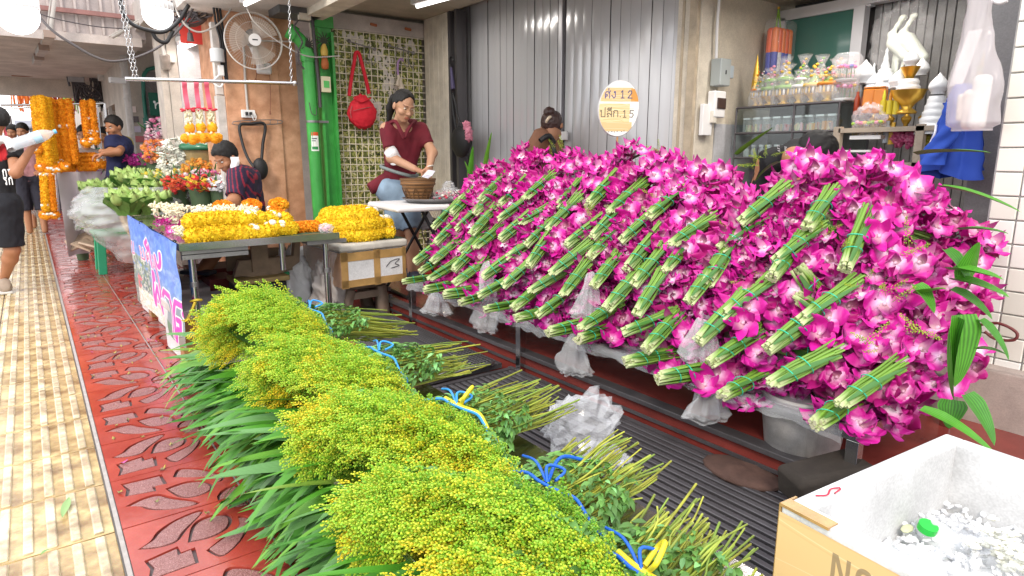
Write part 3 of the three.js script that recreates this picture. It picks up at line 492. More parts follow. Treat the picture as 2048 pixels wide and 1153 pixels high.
// pandan blades and goldenrod sprays stuck between the orchids
function blade(len, w, droop, n = 10, twist = 0) {
  return grid(4, n, (u, v) => {
    const s = (u - 0.5) * 2, ww = w * (v < 0.2 ? 0.75 + v * 1.25 : Math.pow(1 - (v - 0.2) / 0.8, 0.62)), tw = twist * v, a = droop * v, c = droop ? Math.sin(a) / droop : v, d = droop ? (1 - Math.cos(a)) / droop : 0;
    const X = s * ww * Math.cos(tw), Z = Math.abs(s) * ww * 0.32 + s * ww * Math.sin(tw);
    return [X, len * c, Z - len * d];
  });
}
const BL = [blade(0.46, 0.017, 0.5), blade(0.42, 0.021, 0.9), blade(0.5, 0.016, 0.25), blade(0.38, 0.019, 0.6, 10, 0.5), blade(0.52, 0.02, 1.15, 10, -0.4)];
const leafT = tex(64, 256, (u, v) => { const l = 0.8 + 0.14 * Math.sin(u * 60) + 0.2 * tn(u * 0.2, v, 3, 3); return [l, l, l * 0.95]; });
const bladeM = [[0.11, 0.42, 0.03], [0.07, 0.31, 0.025], [0.19, 0.52, 0.045], [0.17, 0.42, 0.13], [0.32, 0.54, 0.08]].map((c) => mat(c, 0.5, { map: leafT }));
const aim = (o, dir, up = V(0, 1, 0)) => { const Y = dir.clone().normalize(), X = Y.clone().cross(up).normalize(), Z = X.clone().cross(Y); return o.setRotationFromMatrix(new THREE.Matrix4().makeBasis(X, Y, Z)); };
const bladeAt = (p, q, k, w, label, m = 0) => { const o = one('pandan_leaf', label, 'leaf', [blade(1, w, k, 12)], bladeM[m], 'pandan leaves stuck in the orchid pile'); const d = q.clone().sub(p); o.position.copy(p); aim(o, d); o.scale.set(d.length(), d.length(), d.length()); return o; };
{
  const L = [[1475, 310, 1547, 250, 2.72, 0.022, 0.1, 2, 'bright cut pandan blade rising steeply above the middle of the orchid pile'], [1835, 310, 1985, 288, 2.75, 0.022, 0.25, 0, 'long pandan blade pointing right over the top right of the orchids'], [1880, 374, 2056, 398, 2.6, 0.017, 0.35, 0, 'long pandan blade reaching right across the tiled pillar'],
    [1300, 305, 1215, 330, 2.7, 0.02, 0.5, 1, 'dark pandan blade lying behind the price sign stick'], [1560, 325, 1500, 350, 2.5, 0.02, 0.6, 1, 'dark pandan blade by the bending man in black'], [940, 360, 945, 290, 2.75, 0.022, 0.1, 0, 'upright pandan blade at the left end of the pile, tallest of three'], [970, 335, 982, 262, 2.75, 0.016, 0.1, 2, 'thin upright pandan blade at the left end of the pile'], [945, 370, 930, 320, 2.75, 0.018, 0.1, 2, 'short upright pandan blade at the left end of the pile'],
    [1920, 460, 2020, 450, 2.45, 0.014, 0.4, 1, 'narrow dark pandan blade at the right end, uppermost of the fan'], [1890, 500, 1960, 560, 2.4, 0.02, 0.5, 1, 'drooping pandan blade in the right end of the pile'], [1900, 540, 2010, 545, 2.35, 0.024, 0.3, 0, 'broad pandan blade pointing right at mid height'], [1905, 560, 2025, 580, 2.35, 0.024, 0.3, 0, 'broad pandan blade pointing right under the first'], [1900, 580, 2000, 620, 2.35, 0.02, 0.5, 1, 'dark pandan blade drooping right below the fan'], [1930, 560, 1955, 480, 2.4, 0.018, 0.2, 0, 'pandan blade standing upright at the right end'],
    [1920, 630, 1930, 780, 2.25, 0.032, 0.3, 0, 'wide pandan blade hanging down at the right end'], [1930, 640, 1880, 800, 2.22, 0.026, 0.3, 1, 'pandan blade hanging left beside the wide one'], [1960, 640, 2040, 710, 2.3, 0.013, 0.5, 1, 'thin pandan blade drooping at the far right'], [1905, 800, 1900, 860, 2.12, 0.02, 0.3, 1, 'short pandan blade under the orchids at the right'], [1930, 790, 2010, 885, 2.12, 0.022, 0.4, 1, 'long pandan blade falling behind the foam box'], [1840, 820, 2010, 880, 2.05, 0.017, 0.5, 0, 'pandan blade lying along the table edge at the right'], [1945, 700, 2010, 690, 2.3, 0.012, 0.6, 1, 'thin short pandan blade at the far right edge of the pile'],
    [1500, 448, 1420, 458, 2.42, 0.018, 0.4, 1, 'small dark pandan blade among the upper orchids'], [1665, 455, 1600, 448, 2.38, 0.016, 0.4, 1, 'dark pandan blade right of the middle of the pile'], [1640, 580, 1600, 640, 2.25, 0.018, 0.3, 1, 'pandan blade half hidden in the middle orchids'], [1460, 490, 1395, 520, 2.35, 0.018, 0.4, 1, 'pandan blade below the upper orchids'], [1830, 570, 1880, 620, 2.3, 0.02, 0.4, 0, 'pandan blade among the right orchids'], [1840, 590, 1890, 570, 2.3, 0.02, 0.3, 2, 'pale pandan blade among the right orchids'], [1060, 430, 1010, 445, 2.4, 0.012, 0.4, 0, 'little pandan blade among the left orchids']];
  for (const [a, b, c, d, x, w, k, m, l] of L) { const e = a > 1820 ? 0.07 : 0, p = on(a, b, 'x', x - e), q = on(c, d, 'x', x - 0.02 - e); bladeAt(p, q, k, w * (e ? 1.9 : 1.2) / q.distanceTo(p), l, m); }
}
const oct = new THREE.OctahedronGeometry(1, 0);
function sprig(nb, len, seed) {       // a spray of tiny buds along +y
  const gs = [tint(cy(0.0009, 0.0016, len, [0, len / 2, 0], [0, 0, 0], 3), () => [0.55, 0.75, 0.5])];
  for (let i = 0; i < nb; i++) {
    const t = (i + 0.5) / nb, a = i * 2.4, l = lerp(0.017, 0.005, t) * rr(0.6, 1.2), y = len * lerp(0.12, 1.0, t), r = rr(0.0022, 0.0037), c = rnd() < 0.25 ? [0.45, 0.75, 0.55] : [1, 1, 1].map(() => rr(0.8, 1.1));
    gs.push(tint(oct.clone().scale(r, r * 1.5, r).rotateX(rr(-0.5, 0.5)).translate(Math.cos(a) * l, y + l * 0.5, Math.sin(a) * l), () => c));
  }
  return join(gs, true);
}
const SPR = [sprig(32, 0.13), sprig(28, 0.11), sprig(36, 0.15)];
{
  const gm = mat([0.42, 0.5, 0.03], 0.6, { vertexColors: true });
  const S = [[1120, 300, 2.75], [1095, 315, 2.72], [1530, 310, 2.7], [1515, 325, 2.66], [1330, 300, 2.72], [1180, 430, 2.3], [1225, 470, 2.3], [1330, 405, 2.45], [1240, 455, 2.32], [1700, 505, 2.3], [1430, 470, 2.4], [1490, 480, 2.35], [1750, 570, 2.25], [1790, 595, 2.2], [1830, 655, 2.15], [1740, 700, 2.1], [1510, 560, 2.25], [1060, 470, 2.3], [1820, 512, 2.3], [1640, 470, 2.35]];
  const spots = ['left of the brown jacketed person', 'just under the brown jacketed person', 'beside the bending man in black', 'below the bending man in black', 'under the price sign', 'in the left middle of the pile', 'between two stem ends left of centre', 'below the sign', 'in the middle of the pile', 'right of centre', 'in the upper middle', 'by the stems in the middle', 'in the right part of the pile', 'among the right flowers', 'near the right end', 'low in the right part', 'at mid height in the middle', 'in the left part of the pile', 'high in the right part', 'under the top right bunch'];
  S.forEach(([a, b, x], i) => {
    const t = thing('goldenrod_spray', 'small yellow green goldenrod spray ' + spots[i], 'flower spray', on(a, b, 'x', x - 0.03), 0, 'goldenrod sprays between the orchids');
    for (let k = 0; k < 3; k++) { const s = mesh('sprig', SPR[k % 3], gm, t); s.position.set(rr(-0.02, 0.02), rr(-0.02, 0.02), rr(-0.03, 0.03)); aim(s, V(rr(-0.7, 0), rr(0, 0.8), rr(-1, 1)), V(0.3, 1, 0.2)); s.scale.setScalar(rr(0.45, 0.75)); }
  });
}
// the price sign
{
  const p = on(1238, 217, 'x', 2.82), t = thing('price_sign', 'oval foam price sign wrapped in tan tape on a stick', 'sign', p, 0.42 - PI / 2 + 0.62);
  const face = canvas(512, 680, (x) => {
    x.fillStyle = '#f1efeb'; x.fillRect(0, 0, 512, 680); x.fillStyle = '#e6c68f'; x.fillRect(20, 100, 400, 160); x.fillStyle = '#e9cf9a'; x.fillRect(0, 285, 390, 300); x.fillStyle = '#d99a46'; x.fillRect(400, 110, 112, 150); x.fillStyle = '#dfc08b'; x.fillRect(0, 500, 420, 110);
    for (let i = 0; i < 60; i++) { x.strokeStyle = pick(['rgba(255,245,220,.5)', 'rgba(190,140,70,.25)']); x.lineWidth = rr(1, 6); x.beginPath(); const y = rr(110, 600); x.moveTo(rr(0, 200), y); x.quadraticCurveTo(rr(150, 300), y + rr(-50, 50), rr(300, 460), y + rr(-30, 30)); x.stroke(); }
    pen(x, 'ส่ง', 70, 120, 8.5, 11, '#5a568a'); pen(x, '12', 250, 105, 9.5, 11, '#4a4878'); pen(x, 'ปลีก.', 22, 340, 8.2, 10, '#5a5648'); pen(x, '15', 285, 335, 9, 10, '#5a5648');
    x.fillStyle = '#555'; for (const [a, b] of [[130, 612], [170, 606], [200, 612], [236, 604], [290, 606], [320, 600]]) x.fillRect(a, b, 16, 9);
  });
  const s = new THREE.Shape(); s.absellipse(0, 0, 0.118, 0.158, 0, PI * 2, false, -0.12);
  const g = new THREE.ExtrudeGeometry(s, { depth: 0.018, bevelEnabled: true, bevelSize: 0.003, bevelThickness: 0.003, bevelSegments: 2, curveSegments: 40 });
  mesh('board', [g.translate(0, 0, -0.024)], M.foam, t);
  const f = new THREE.ShapeGeometry(s, 40), uv = f.attributes.uv, pp = f.attributes.position; for (let i = 0; i < uv.count; i++) uv.setXY(i, pp.getX(i) / 0.25 + 0.5, pp.getY(i) / 0.33 + 0.5);
  mesh('taped_face', [f], mat([1, 1, 1], 0.35, { map: face }), t);
  mesh('stick', [bar([0, -0.155, -0.012], [-0.01, -0.42, -0.012], 0.006, 6)], mat([0.55, 0.3, 0.12], 0.6), t);
}
// ---------------------------------------------------------------- goldenrod bundles on a low table, pandan leaves before it
{
  const t = thing('flower_table', 'low steel topped table under the goldenrod bundles', 'table');
  mesh('top', [span(0.6, 1.2, 0.325, 0.35, -3.1, -0.4, 0.004)], M.steel, t);
  for (const [x, z] of [[0.64, -3.05], [1.16, -3.05], [0.64, -0.5], [1.16, -0.5]]) mesh('leg', [span(x - 0.018, x + 0.018, 0, 0.325, z - 0.018, z + 0.018)], M.steel, t);
}
const small = join([grid(2, 3, (u, v) => { const s = (u - 0.5) * 2, w = 0.0085 * Math.sin(PI * cl(v * 0.92 + 0.06)); return [s * w, v * 0.042, Math.abs(s) * w * 0.5 - 0.012 * v * v]; })]);
{
  const budM = mat([1, 1, 1], 0.55, { vertexColors: true }), smallM = mat([1, 1, 1], 0.5), coreM = mat([0.11, 0.26, 0.05], 0.8);
  const stemM = mat([1, 1, 1], 0.45, { vertexColors: true });
  const B = [
    { x: 0.9, z: -2.7, hy: 0.555, hr: 0.18, hz: 0.4, xe: 1.47, turn: 0.3, l: 'farthest' }, { x: 0.95, z: -2.12, hy: 0.5, hr: 0.12, hz: 0.44, xe: 1.42, turn: 0.26, l: 'second farthest' }, { x: 0.93, z: -1.55, hy: 0.48, hr: 0.115, hz: 0.44, xe: 1.44, turn: 0.3, l: 'third farthest' },
    { x: 0.88, z: -1.07, hy: 0.455, hr: 0.105, hz: 0.42, xe: 1.36, turn: 0.26, l: 'second nearest' }, { x: 0.84, z: -0.74, hy: 0.43, hr: 0.1, hz: 0.36, xe: 1.3, turn: 0.2, l: 'nearest' }];
  const tmp = new THREE.Object3D(), col = new THREE.Color();
  B.forEach((b, bi) => {
    const t = thing('goldenrod_bundle', `${b.l} bundle of yellow green goldenrod tied on the low table`, 'flower bundle', [b.x - Math.cos(b.turn) * 0.92, 0, b.z + Math.sin(b.turn) * 0.92], b.turn, 'goldenrod bundles laid side by side');
    // half height and half width of the bundle at x, from blossoms (x 0.45) over the tie (0.9) to the stem ends
    const prof = (x) => { const k = cl((x - 0.7) / 0.25), s = k * k * (3 - 2 * k), o = cl((x - 0.66) / 0.12); return [lerp(b.hr, 0.075, s) * Math.sqrt(o), lerp(b.hz, 0.16, s) * (0.82 + 0.18 * o), lerp(b.hy, b.hy - 0.035, s) - 0.04 * (1 - o)]; };
    const core = grid(20, 14, (u, v) => { const a = u * 2 * PI, x = lerp(0.7, 1.1, v), [h, w, y] = prof(x), c = x > 0.96 ? cl((1.1 - x) / 0.14) : 1; return [x, y + Math.sin(a) * Math.max(0.02, h - 0.045) * 0.9 * c, Math.cos(a) * (w - 0.05) * 0.9 * c]; });
    mesh('inner_stems', [core], coreM, t);
    for (let k = 0; k < 3; k++) {
      const n = 900, im = new THREE.InstancedMesh(SPR[k], budM, n); im.name = 'blossom'; im.castShadow = im.receiveShadow = true;
      for (let i = 0; i < n; i++) {
        const x = lerp(0.7, 0.93, Math.pow(rnd(), 1.15)), [h, w, y] = prof(x), a = rr(-0.75, PI + 0.75), q = rr(0.72, 1.02) + (rnd() < 0.12 ? rr(0, 0.16) : 0);
        const lump = 1 + 0.35 * nz(x * 9, a * 1.6, bi * 7 + 2), P = V(x, y + Math.sin(a) * h * q * lump - 0.02, Math.cos(a) * w * q), N = V(0, Math.sin(a) / h, Math.cos(a) / w).normalize();
        tmp.position.copy(P);
        const D = V(-1, 0, 0).addScaledVector(N, lerp(0.1, 0.55, cl((x - 0.58) / 0.35)) + rr(-0.1, 0.25)).add(V(rr(-0.35, 0.35), rr(-0.3, 0.3), rr(-0.4, 0.4)));
        if (x < 0.76) D.y -= 0.3;
        aim(tmp, D, V(0.2, 1, 0.3)); tmp.scale.setScalar(rr(0.62, 1.05)); tmp.updateMatrix(); im.setMatrixAt(i, tmp.matrix);
        const pn = nz(P.x * 7, P.y * 7 + bi * 5, (P.z + b.z) * 7) + 0.5 * nz(P.x * 19, P.y * 19, (P.z + b.z) * 19), yel = cl(0.2 + 1.3 * pn + rr(-0.22, 0.22) - cl((x - 0.76) * 2.6)), gr = cl((x - 0.77) * 3.8 + rr(-0.3, 0.2));
        col.setRGB(lerp(lerp(0.5, 0.92, yel), 0.17, gr), lerp(lerp(0.66, 0.66, yel), 0.42, gr), lerp(0.045, 0.02, yel)); im.setColorAt(i, col);
      }
      t.add(stuff(im));
    }
    const im = new THREE.InstancedMesh(small, smallM, 800); im.name = 'foliage'; im.castShadow = im.receiveShadow = true;
    for (let i = 0; i < 800; i++) {
      const x = lerp(0.78, 1.16, Math.pow(rnd(), 1.25)), [h, w, y] = prof(x), a = rr(-0.3, PI + 0.3), q = rr(0.8, 1.06) * (x > 0.98 ? lerp(1, 0.75, (x - 0.98) / 0.2) : 1), N = V(0, Math.sin(a), Math.cos(a));
      tmp.position.set(x, y + Math.sin(a) * h * q, Math.cos(a) * w * q);
      aim(tmp, V(-1, 0, 0).addScaledVector(N, rr(0.2, 1)).add(V(rr(-0.4, 0.5), rr(-0.3, 0.3), rr(-0.7, 0.7))), V(rr(-0.5, 0.5), 1, rr(-0.5, 0.5))); tmp.scale.setScalar(rr(0.5, 1.0)); tmp.updateMatrix(); im.setMatrixAt(i, tmp.matrix);
      const s = rr(0.6, 1.5), p = rnd() < 0.12 ? 1.7 : 1; col.setRGB(0.11 * s * p, 0.26 * s * p, 0.05 * s * p * p); im.setColorAt(i, col);
    }
    t.add(stuff(im));
    const st = [];
    for (let i = 0; i < 110; i++) {
      const a = rnd() * 6.28, q = Math.sqrt(rnd()), w0 = 0.12, w1 = rr(0.12, 0.18), xe = b.xe + rr(-0.2, 0.0), y1 = 0.38 + 0.1 * q * Math.max(0, Math.sin(a)) + rr(0.005, 0.03);
      const P = [[0.88, b.hy - 0.03 + Math.sin(a) * q * 0.08, Math.cos(a) * q * w0], [1.04, b.hy - 0.045 + Math.sin(a) * q * 0.075, Math.cos(a) * q * w0 * 1.08 + rr(-0.01, 0.01)], [lerp(1.04, xe, 0.55), lerp(b.hy - 0.05, y1, 0.6) + Math.sin(a) * q * 0.04, Math.cos(a) * q * lerp(w0, w1, 0.6) + rr(-0.012, 0.012)], [xe, y1, Math.cos(a) * q * w1 + rr(-0.015, 0.015)]];
      const r = rr(0.002, 0.0034), s = rr(0.7, 1.3), y = rnd();
      st.push(tint(tube(P, r, 12, 5), (v, j) => { const node = Math.sin(v.x * 120 + i * 2) > 0.93 ? 0.6 : 1; return [lerp(0.2, 0.42, y) * s * node, lerp(0.32, 0.42, y) * s * node, 0.05 * s * node]; }));
      st.push(tint(ball(r * 0.95, P[3], 1, 5), () => [0.4, 0.4, 0.2]));
    }
    mesh('stems', st, stemM, t);
    const blue = mat([0.01, 0.12, 0.62], 0.3), yellow = mat([0.75, 0.62, 0.03], 0.35), light = mat([0.03, 0.3, 0.75], 0.3), x = 0.92, ty = prof(0.92)[2] + prof(0.92)[0] + 0.012, m = bi < 3 ? light : blue;
    const ring = (xx, dx) => { const pts = []; for (let k = 0; k <= 12; k++) { const a = lerp(-0.1, PI + 0.1, k / 12); const [h, w, y] = prof(xx); pts.push([xx + dx * (k / 12 - 0.5) + 0.01 * Math.sin(k * 2), y + Math.sin(a) * (h + 0.012), Math.cos(a) * (w + 0.012)]); } return pts; };
    mesh('tie', [tube(ring(x, 0.05), 0.0045, 40, 6), tube([[x, ty, 0.02], [x + 0.03, ty + 0.025, 0.0], [x + 0.06, ty + 0.01, 0.03], [x + 0.02, ty, 0.03]], 0.004, 16, 5), tube([[x, ty, 0.02], [x + 0.05, ty + 0.012, -0.05], [x + 0.09, ty - 0.01, -0.12]], 0.004, 16, 5), ...(bi === 3 ? [tube([[x, ty, 0.02], [x + 0.12, ty + 0.005, -0.02], [x + 0.2, ty - 0.03, 0.0], [x + 0.28, ty - 0.07, 0.02]], 0.005, 20, 5)] : [])].map((g) => g.scale(1, 1, 1)), m, t);
    if (bi === 2 || bi === 4) mesh('tie', [tube(ring(x + 0.012, 0.06).slice(0, 8), 0.008, 30, 6), tube([[x + 0.01, ty, 0.03], [x - 0.0, ty + 0.03, 0.05], [x + 0.05, ty + 0.045, 0.04], [x + 0.06, ty + 0.02, 0.02], [x + 0.01, ty + 0.005, 0.02]], 0.006, 24, 6)].map((g) => g), yellow, t);
  });
}
{
  const P = [-3.42, -3.14, -2.86, -2.6, -2.36, -2.13, -1.91, -1.7, -1.5, -1.3, -1.1, -0.9, -0.7].map((z, i) => [z, ['farthest', 'second farthest', 'third farthest', 'fourth farthest', 'fifth farthest', 'sixth farthest', 'middle', 'sixth nearest', 'fifth nearest', 'fourth nearest', 'third nearest', 'second nearest', 'nearest'][i]]);
  P.forEach(([z, l], bi) => {
    const t = thing('pandan_bunch', `${l} bunch of long green pandan leaves under the goldenrod`, 'leaf bunch', [0, 0, z], 0, 'pandan leaf bunches in front of the low table');
    for (let i = 0; i < 50; i++) {
      const o = mesh('leaf', pick(BL), pick([bladeM[0], bladeM[0], bladeM[1], bladeM[2], bladeM[3], bladeM[3], bladeM[1], rnd() < 0.2 ? bladeM[4] : bladeM[0]]), t), y = rr(0.05, 0.33), hi = (y - 0.05) / 0.28;
      o.position.set(rr(0.74, 0.9), y, rr(-0.13, 0.13));
      aim(o, V(-1, lerp(0.0, 0.36, hi) + rr(-0.12, 0.12), o.position.z * 1.2 + rr(-0.32, 0.32)), V(rr(-0.2, 0.3), 1, rr(-0.6, 0.6))); o.scale.set(rr(1.2, 2.3), rr(0.68, 0.95), rr(0.68, 0.95));
    }
    mesh('leaf_bases', [blob([[0.8, 0.1, 0, 0.98, 0.14, 0, 0.09, 0.09], [0.8, 0.2, 0.05, 0.98, 0.2, 0, 0.07, 0.07]], 0.025)], M.leaf2, t);
  });
}
// ---------------------------------------------------------------- people
const A3 = (v) => [v.x, v.y, v.z], mix3 = (a, b, t) => V(lerp(a.x, b.x, t), lerp(a.y, b.y, t), lerp(a.z, b.z, t));
const bone = (a, b, ra, rb, flat) => [...A3(a), ...A3(b), ra, rb, flat];
const clothT = tex(128, 128, (u, v) => 0.9 + 0.1 * Math.sin(u * 400) * Math.sin(v * 400) + 0.25 * tn(u, v, 4, 4)), foldT = tex(256, 256, (u, v) => 0.5 + 0.9 * tn(u, v * 0.6, 5, 3), false);
const cloth = (c, o = {}) => { const m = mat(c, 0.85, { map: rep(clothT, 3), metric: true, ...o }); m.userData.folds = true; return m; };
const folds = (g, a = 0.007) => warp(g, (v) => { const k = a * (nz(v.x * 9 + v.y * 5, v.y * 7, v.z * 9) + 0.7 * nz(v.x * 22 - v.y * 9, v.y * 13 + v.x * 10, v.z * 22)); v.x += k; v.z += k; });
// a head about its centre c: forward f, up u; h = cell size
function headGeo(c, f, u, h, s = 1, skin) {
  f = f.clone().normalize(); const r = f.clone().cross(u).normalize(), up = r.clone().cross(f);
  const el = (x, y, z, cx, cy2, cz, a, b, d) => { const k = Math.hypot((x - cx) / a, (y - cy2) / b, (z - cz) / d); return (k - 1) * Math.min(a, b, d); };
  const sm = (a, b, k) => { const q = Math.max(k - Math.abs(a - b), 0) / k; return Math.min(a, b) - q * q * k * 0.25; };
  const F = (x, y, z) => {
    let d = el(x, y, z, 0, 0.025, -0.012, 0.073, 0.088, 0.09);
    d = sm(d, el(x, y, z, 0, -0.045, 0.022, 0.056, 0.072, 0.062), 0.03);
    d = sm(d, el(x, y, z, 0, -0.098, 0.046, 0.024, 0.02, 0.024), 0.02);
    d = sm(d, cap(x, y, z, [0, 0.008, 0.076, 0, -0.03, 0.098, 0.009, 0.013]), 0.014);
    d = sm(d, el(x, y, z, 0, -0.034, 0.088, 0.018, 0.009, 0.012), 0.01);
    d = sm(d, el(x, y, z, 0, -0.062, 0.079, 0.022, 0.007, 0.009), 0.006); d = sm(d, el(x, y, z, 0, -0.072, 0.078, 0.018, 0.007, 0.009), 0.006);
    for (const sx of [-1, 1]) { d = Math.max(d, -el(x, y, z, sx * 0.031, 0.004, 0.09, 0.019, 0.011, 0.018)); d = sm(d, el(x, y, z, sx * 0.031, 0.022, 0.076, 0.02, 0.006, 0.01), 0.01); d = sm(d, el(x, y, z, sx * 0.044, -0.03, 0.055, 0.022, 0.02, 0.022), 0.02); d = sm(d, el(x, y, z, sx * 0.078, -0.008, -0.008, 0.012, 0.03, 0.018), 0.008); }
    return d;
  };
  const g = nets(F, [-0.1, -0.13, -0.12], [0.1, 0.13, 0.13], h);
  tint(g, (p) => { const lips = p.z > 0.076 && p.y < -0.057 && p.y > -0.077 && Math.abs(p.x) < 0.02, brow = p.z > 0.055 && p.y > 0.0225 && p.y < 0.028 && Math.abs(Math.abs(p.x) - 0.032) < 0.018; return lips ? [skin[0] * 0.85, skin[1] * 0.5, skin[2] * 0.52] : brow ? [skin[0] * 0.35, skin[1] * 0.32, skin[2] * 0.32] : skin; });
  const m = new THREE.Matrix4().makeBasis(r.clone().multiplyScalar(-1), up, f).scale(V(s, s, s)).setPosition(c);
  return { g: g.applyMatrix4(m), m };
}
const hq = (y) => (y > 0.03 ? lerp(0.035, 0.085, cl((y - 0.03) / 0.05)) : lerp(-0.03, 0.035, cl((y + 0.06) / 0.09)));
function hairGeo(m, F, h, lo = [-0.13, -0.2, -0.17], hi = [0.13, 0.15, 0.13]) { const o = m.elements[12] * 9; return nets((x, y, z) => F(x, y, z) + 0.005 * nz(x * 55 + o, y * 22, z * 55) + 0.003 * nz(x * 120, y * 50 + o, z * 120), lo, hi, Math.min(h, 0.0065)).applyMatrix4(m); }
const ell = (x, y, z, c, a) => (Math.hypot((x - c[0]) / a[0], (y - c[1]) / a[1], (z - c[2]) / a[2]) - 1) * Math.min(...a);
// a hand from wrist w towards d, back of the hand towards n; curl 0 flat .. 1 fist
function handBones(w, d, n, curl, side, s = 1) {
  d = d.clone().normalize(); const x = d.clone().cross(n).normalize().multiplyScalar(side), k = x.clone().cross(d).multiplyScalar(side), bs = [];
  const P = (a, b, c) => w.clone().addScaledVector(d, a * s).addScaledVector(x, b * s).addScaledVector(k, c * s);
  for (const o of [-0.024, -0.008, 0.008, 0.024]) bs.push(bone(P(0.005, o * 0.7, 0), P(0.08, o, 0), 0.017 * s, 0.0125 * s));
  [[-0.028, 0.062], [-0.0095, 0.074], [0.0095, 0.07], [0.028, 0.052]].forEach(([o, L], i) => {
    let a = 0.15 + curl * 0.9 + i * 0.05, p = [0.084, 0]; const seg = [0.45, 0.32, 0.23];
    for (let q = 0; q < 3; q++) { const e = [p[0] + Math.cos(a) * L * seg[q], p[1] - Math.sin(a) * L * seg[q]]; bs.push(bone(P(p[0], o * (1 + 0.06 * q), p[1]), P(e[0], o * (1.06 + 0.06 * q), e[1]), (0.0092 - q * 0.0008) * s, (0.0086 - q * 0.001) * s)); p = e; a += curl * 0.75; }
  });
  const t = -0.03; bs.push(bone(P(0.02, t * 0.8, -0.004), P(0.052, t - 0.022, -0.014 - curl * 0.01), 0.014 * s, 0.0105 * s), bone(P(0.052, t - 0.022, -0.014 - curl * 0.01), P(0.085, t - 0.018 + curl * 0.012, -0.022 - curl * 0.02), 0.0102 * s, 0.008 * s));
  return bs;
}
function eyes(m, t) {
  const w = [], k = [];
  for (const s of [-1, 1]) { w.push(ball(0.0115, [s * 0.031, 0.003, 0.069], [1.1, 0.75, 1], 10)); k.push(ball(0.0062, [s * 0.031, 0.001, 0.0765], [1, 0.9, 0.7], 8)); }
  mesh('eye', w.map((g) => g.applyMatrix4(m)), mat([0.55, 0.5, 0.47], 0.3), t); mesh('iris', k.map((g) => g.applyMatrix4(m)), mat([0.015, 0.01, 0.008], 0.2), t);
}
const skinM = mat([1, 1, 1], 0.55, { vertexColors: true }), hairM = mat([0.006, 0.005, 0.005], 0.7);
function body(t, bones, hands, head, skin, h = 0.011) {
  const gs = [tint(blob(bones, h, 0.035), () => skin)];
  for (const b of hands) gs.push(tint(blob(b, 0.0042, 0.008), () => skin.map((c, i) => c * [1.03, 0.94, 0.92][i])));
  if (head) gs.push(head.g);
  return mesh('body', gs, skinM, t);
}
// torso in shirt: shoulders a b, hips p q; sleeves to a share of the upper arm
function shirtBones(sa, sb, ha, hb, ea, eb, sl, fat = 1, hem = 0.05) {
  const c = mix3(sa, sb, 0.5), hc = mix3(ha, hb, 0.5), dn = hc.clone().sub(c), o = [];
  for (const k of [0.18, 0.5, 0.82]) { const top = mix3(sa, sb, k).addScaledVector(dn, 0.12), wst = mix3(c, hc, 0.62).add(mix3(ha, hb, k).sub(hc).multiplyScalar(0.95)), hp = mix3(ha, hb, lerp(0.5, k, 1.35)).addScaledVector(dn.clone().normalize(), hem); o.push(bone(top, wst, 0.098 * fat, 0.088 * fat), bone(wst, hp, 0.088 * fat, 0.108 * fat, true)); }
  o.push(bone(mix3(sa, sb, 0.1), mix3(sa, sb, 0.9), 0.06 * fat, 0.06 * fat), bone(mix3(c, sa, 0.3).add(V(0, 0.035, 0)), mix3(c, sb, 0.3).add(V(0, 0.035, 0)), 0.05, 0.05));
  if (ea) o.push(bone(sa, mix3(sa, ea, sl), 0.066 * fat, 0.064 * fat, true)); if (eb) o.push(bone(sb, mix3(sb, eb, sl), 0.066 * fat, 0.064 * fat, true));
  return o;
}
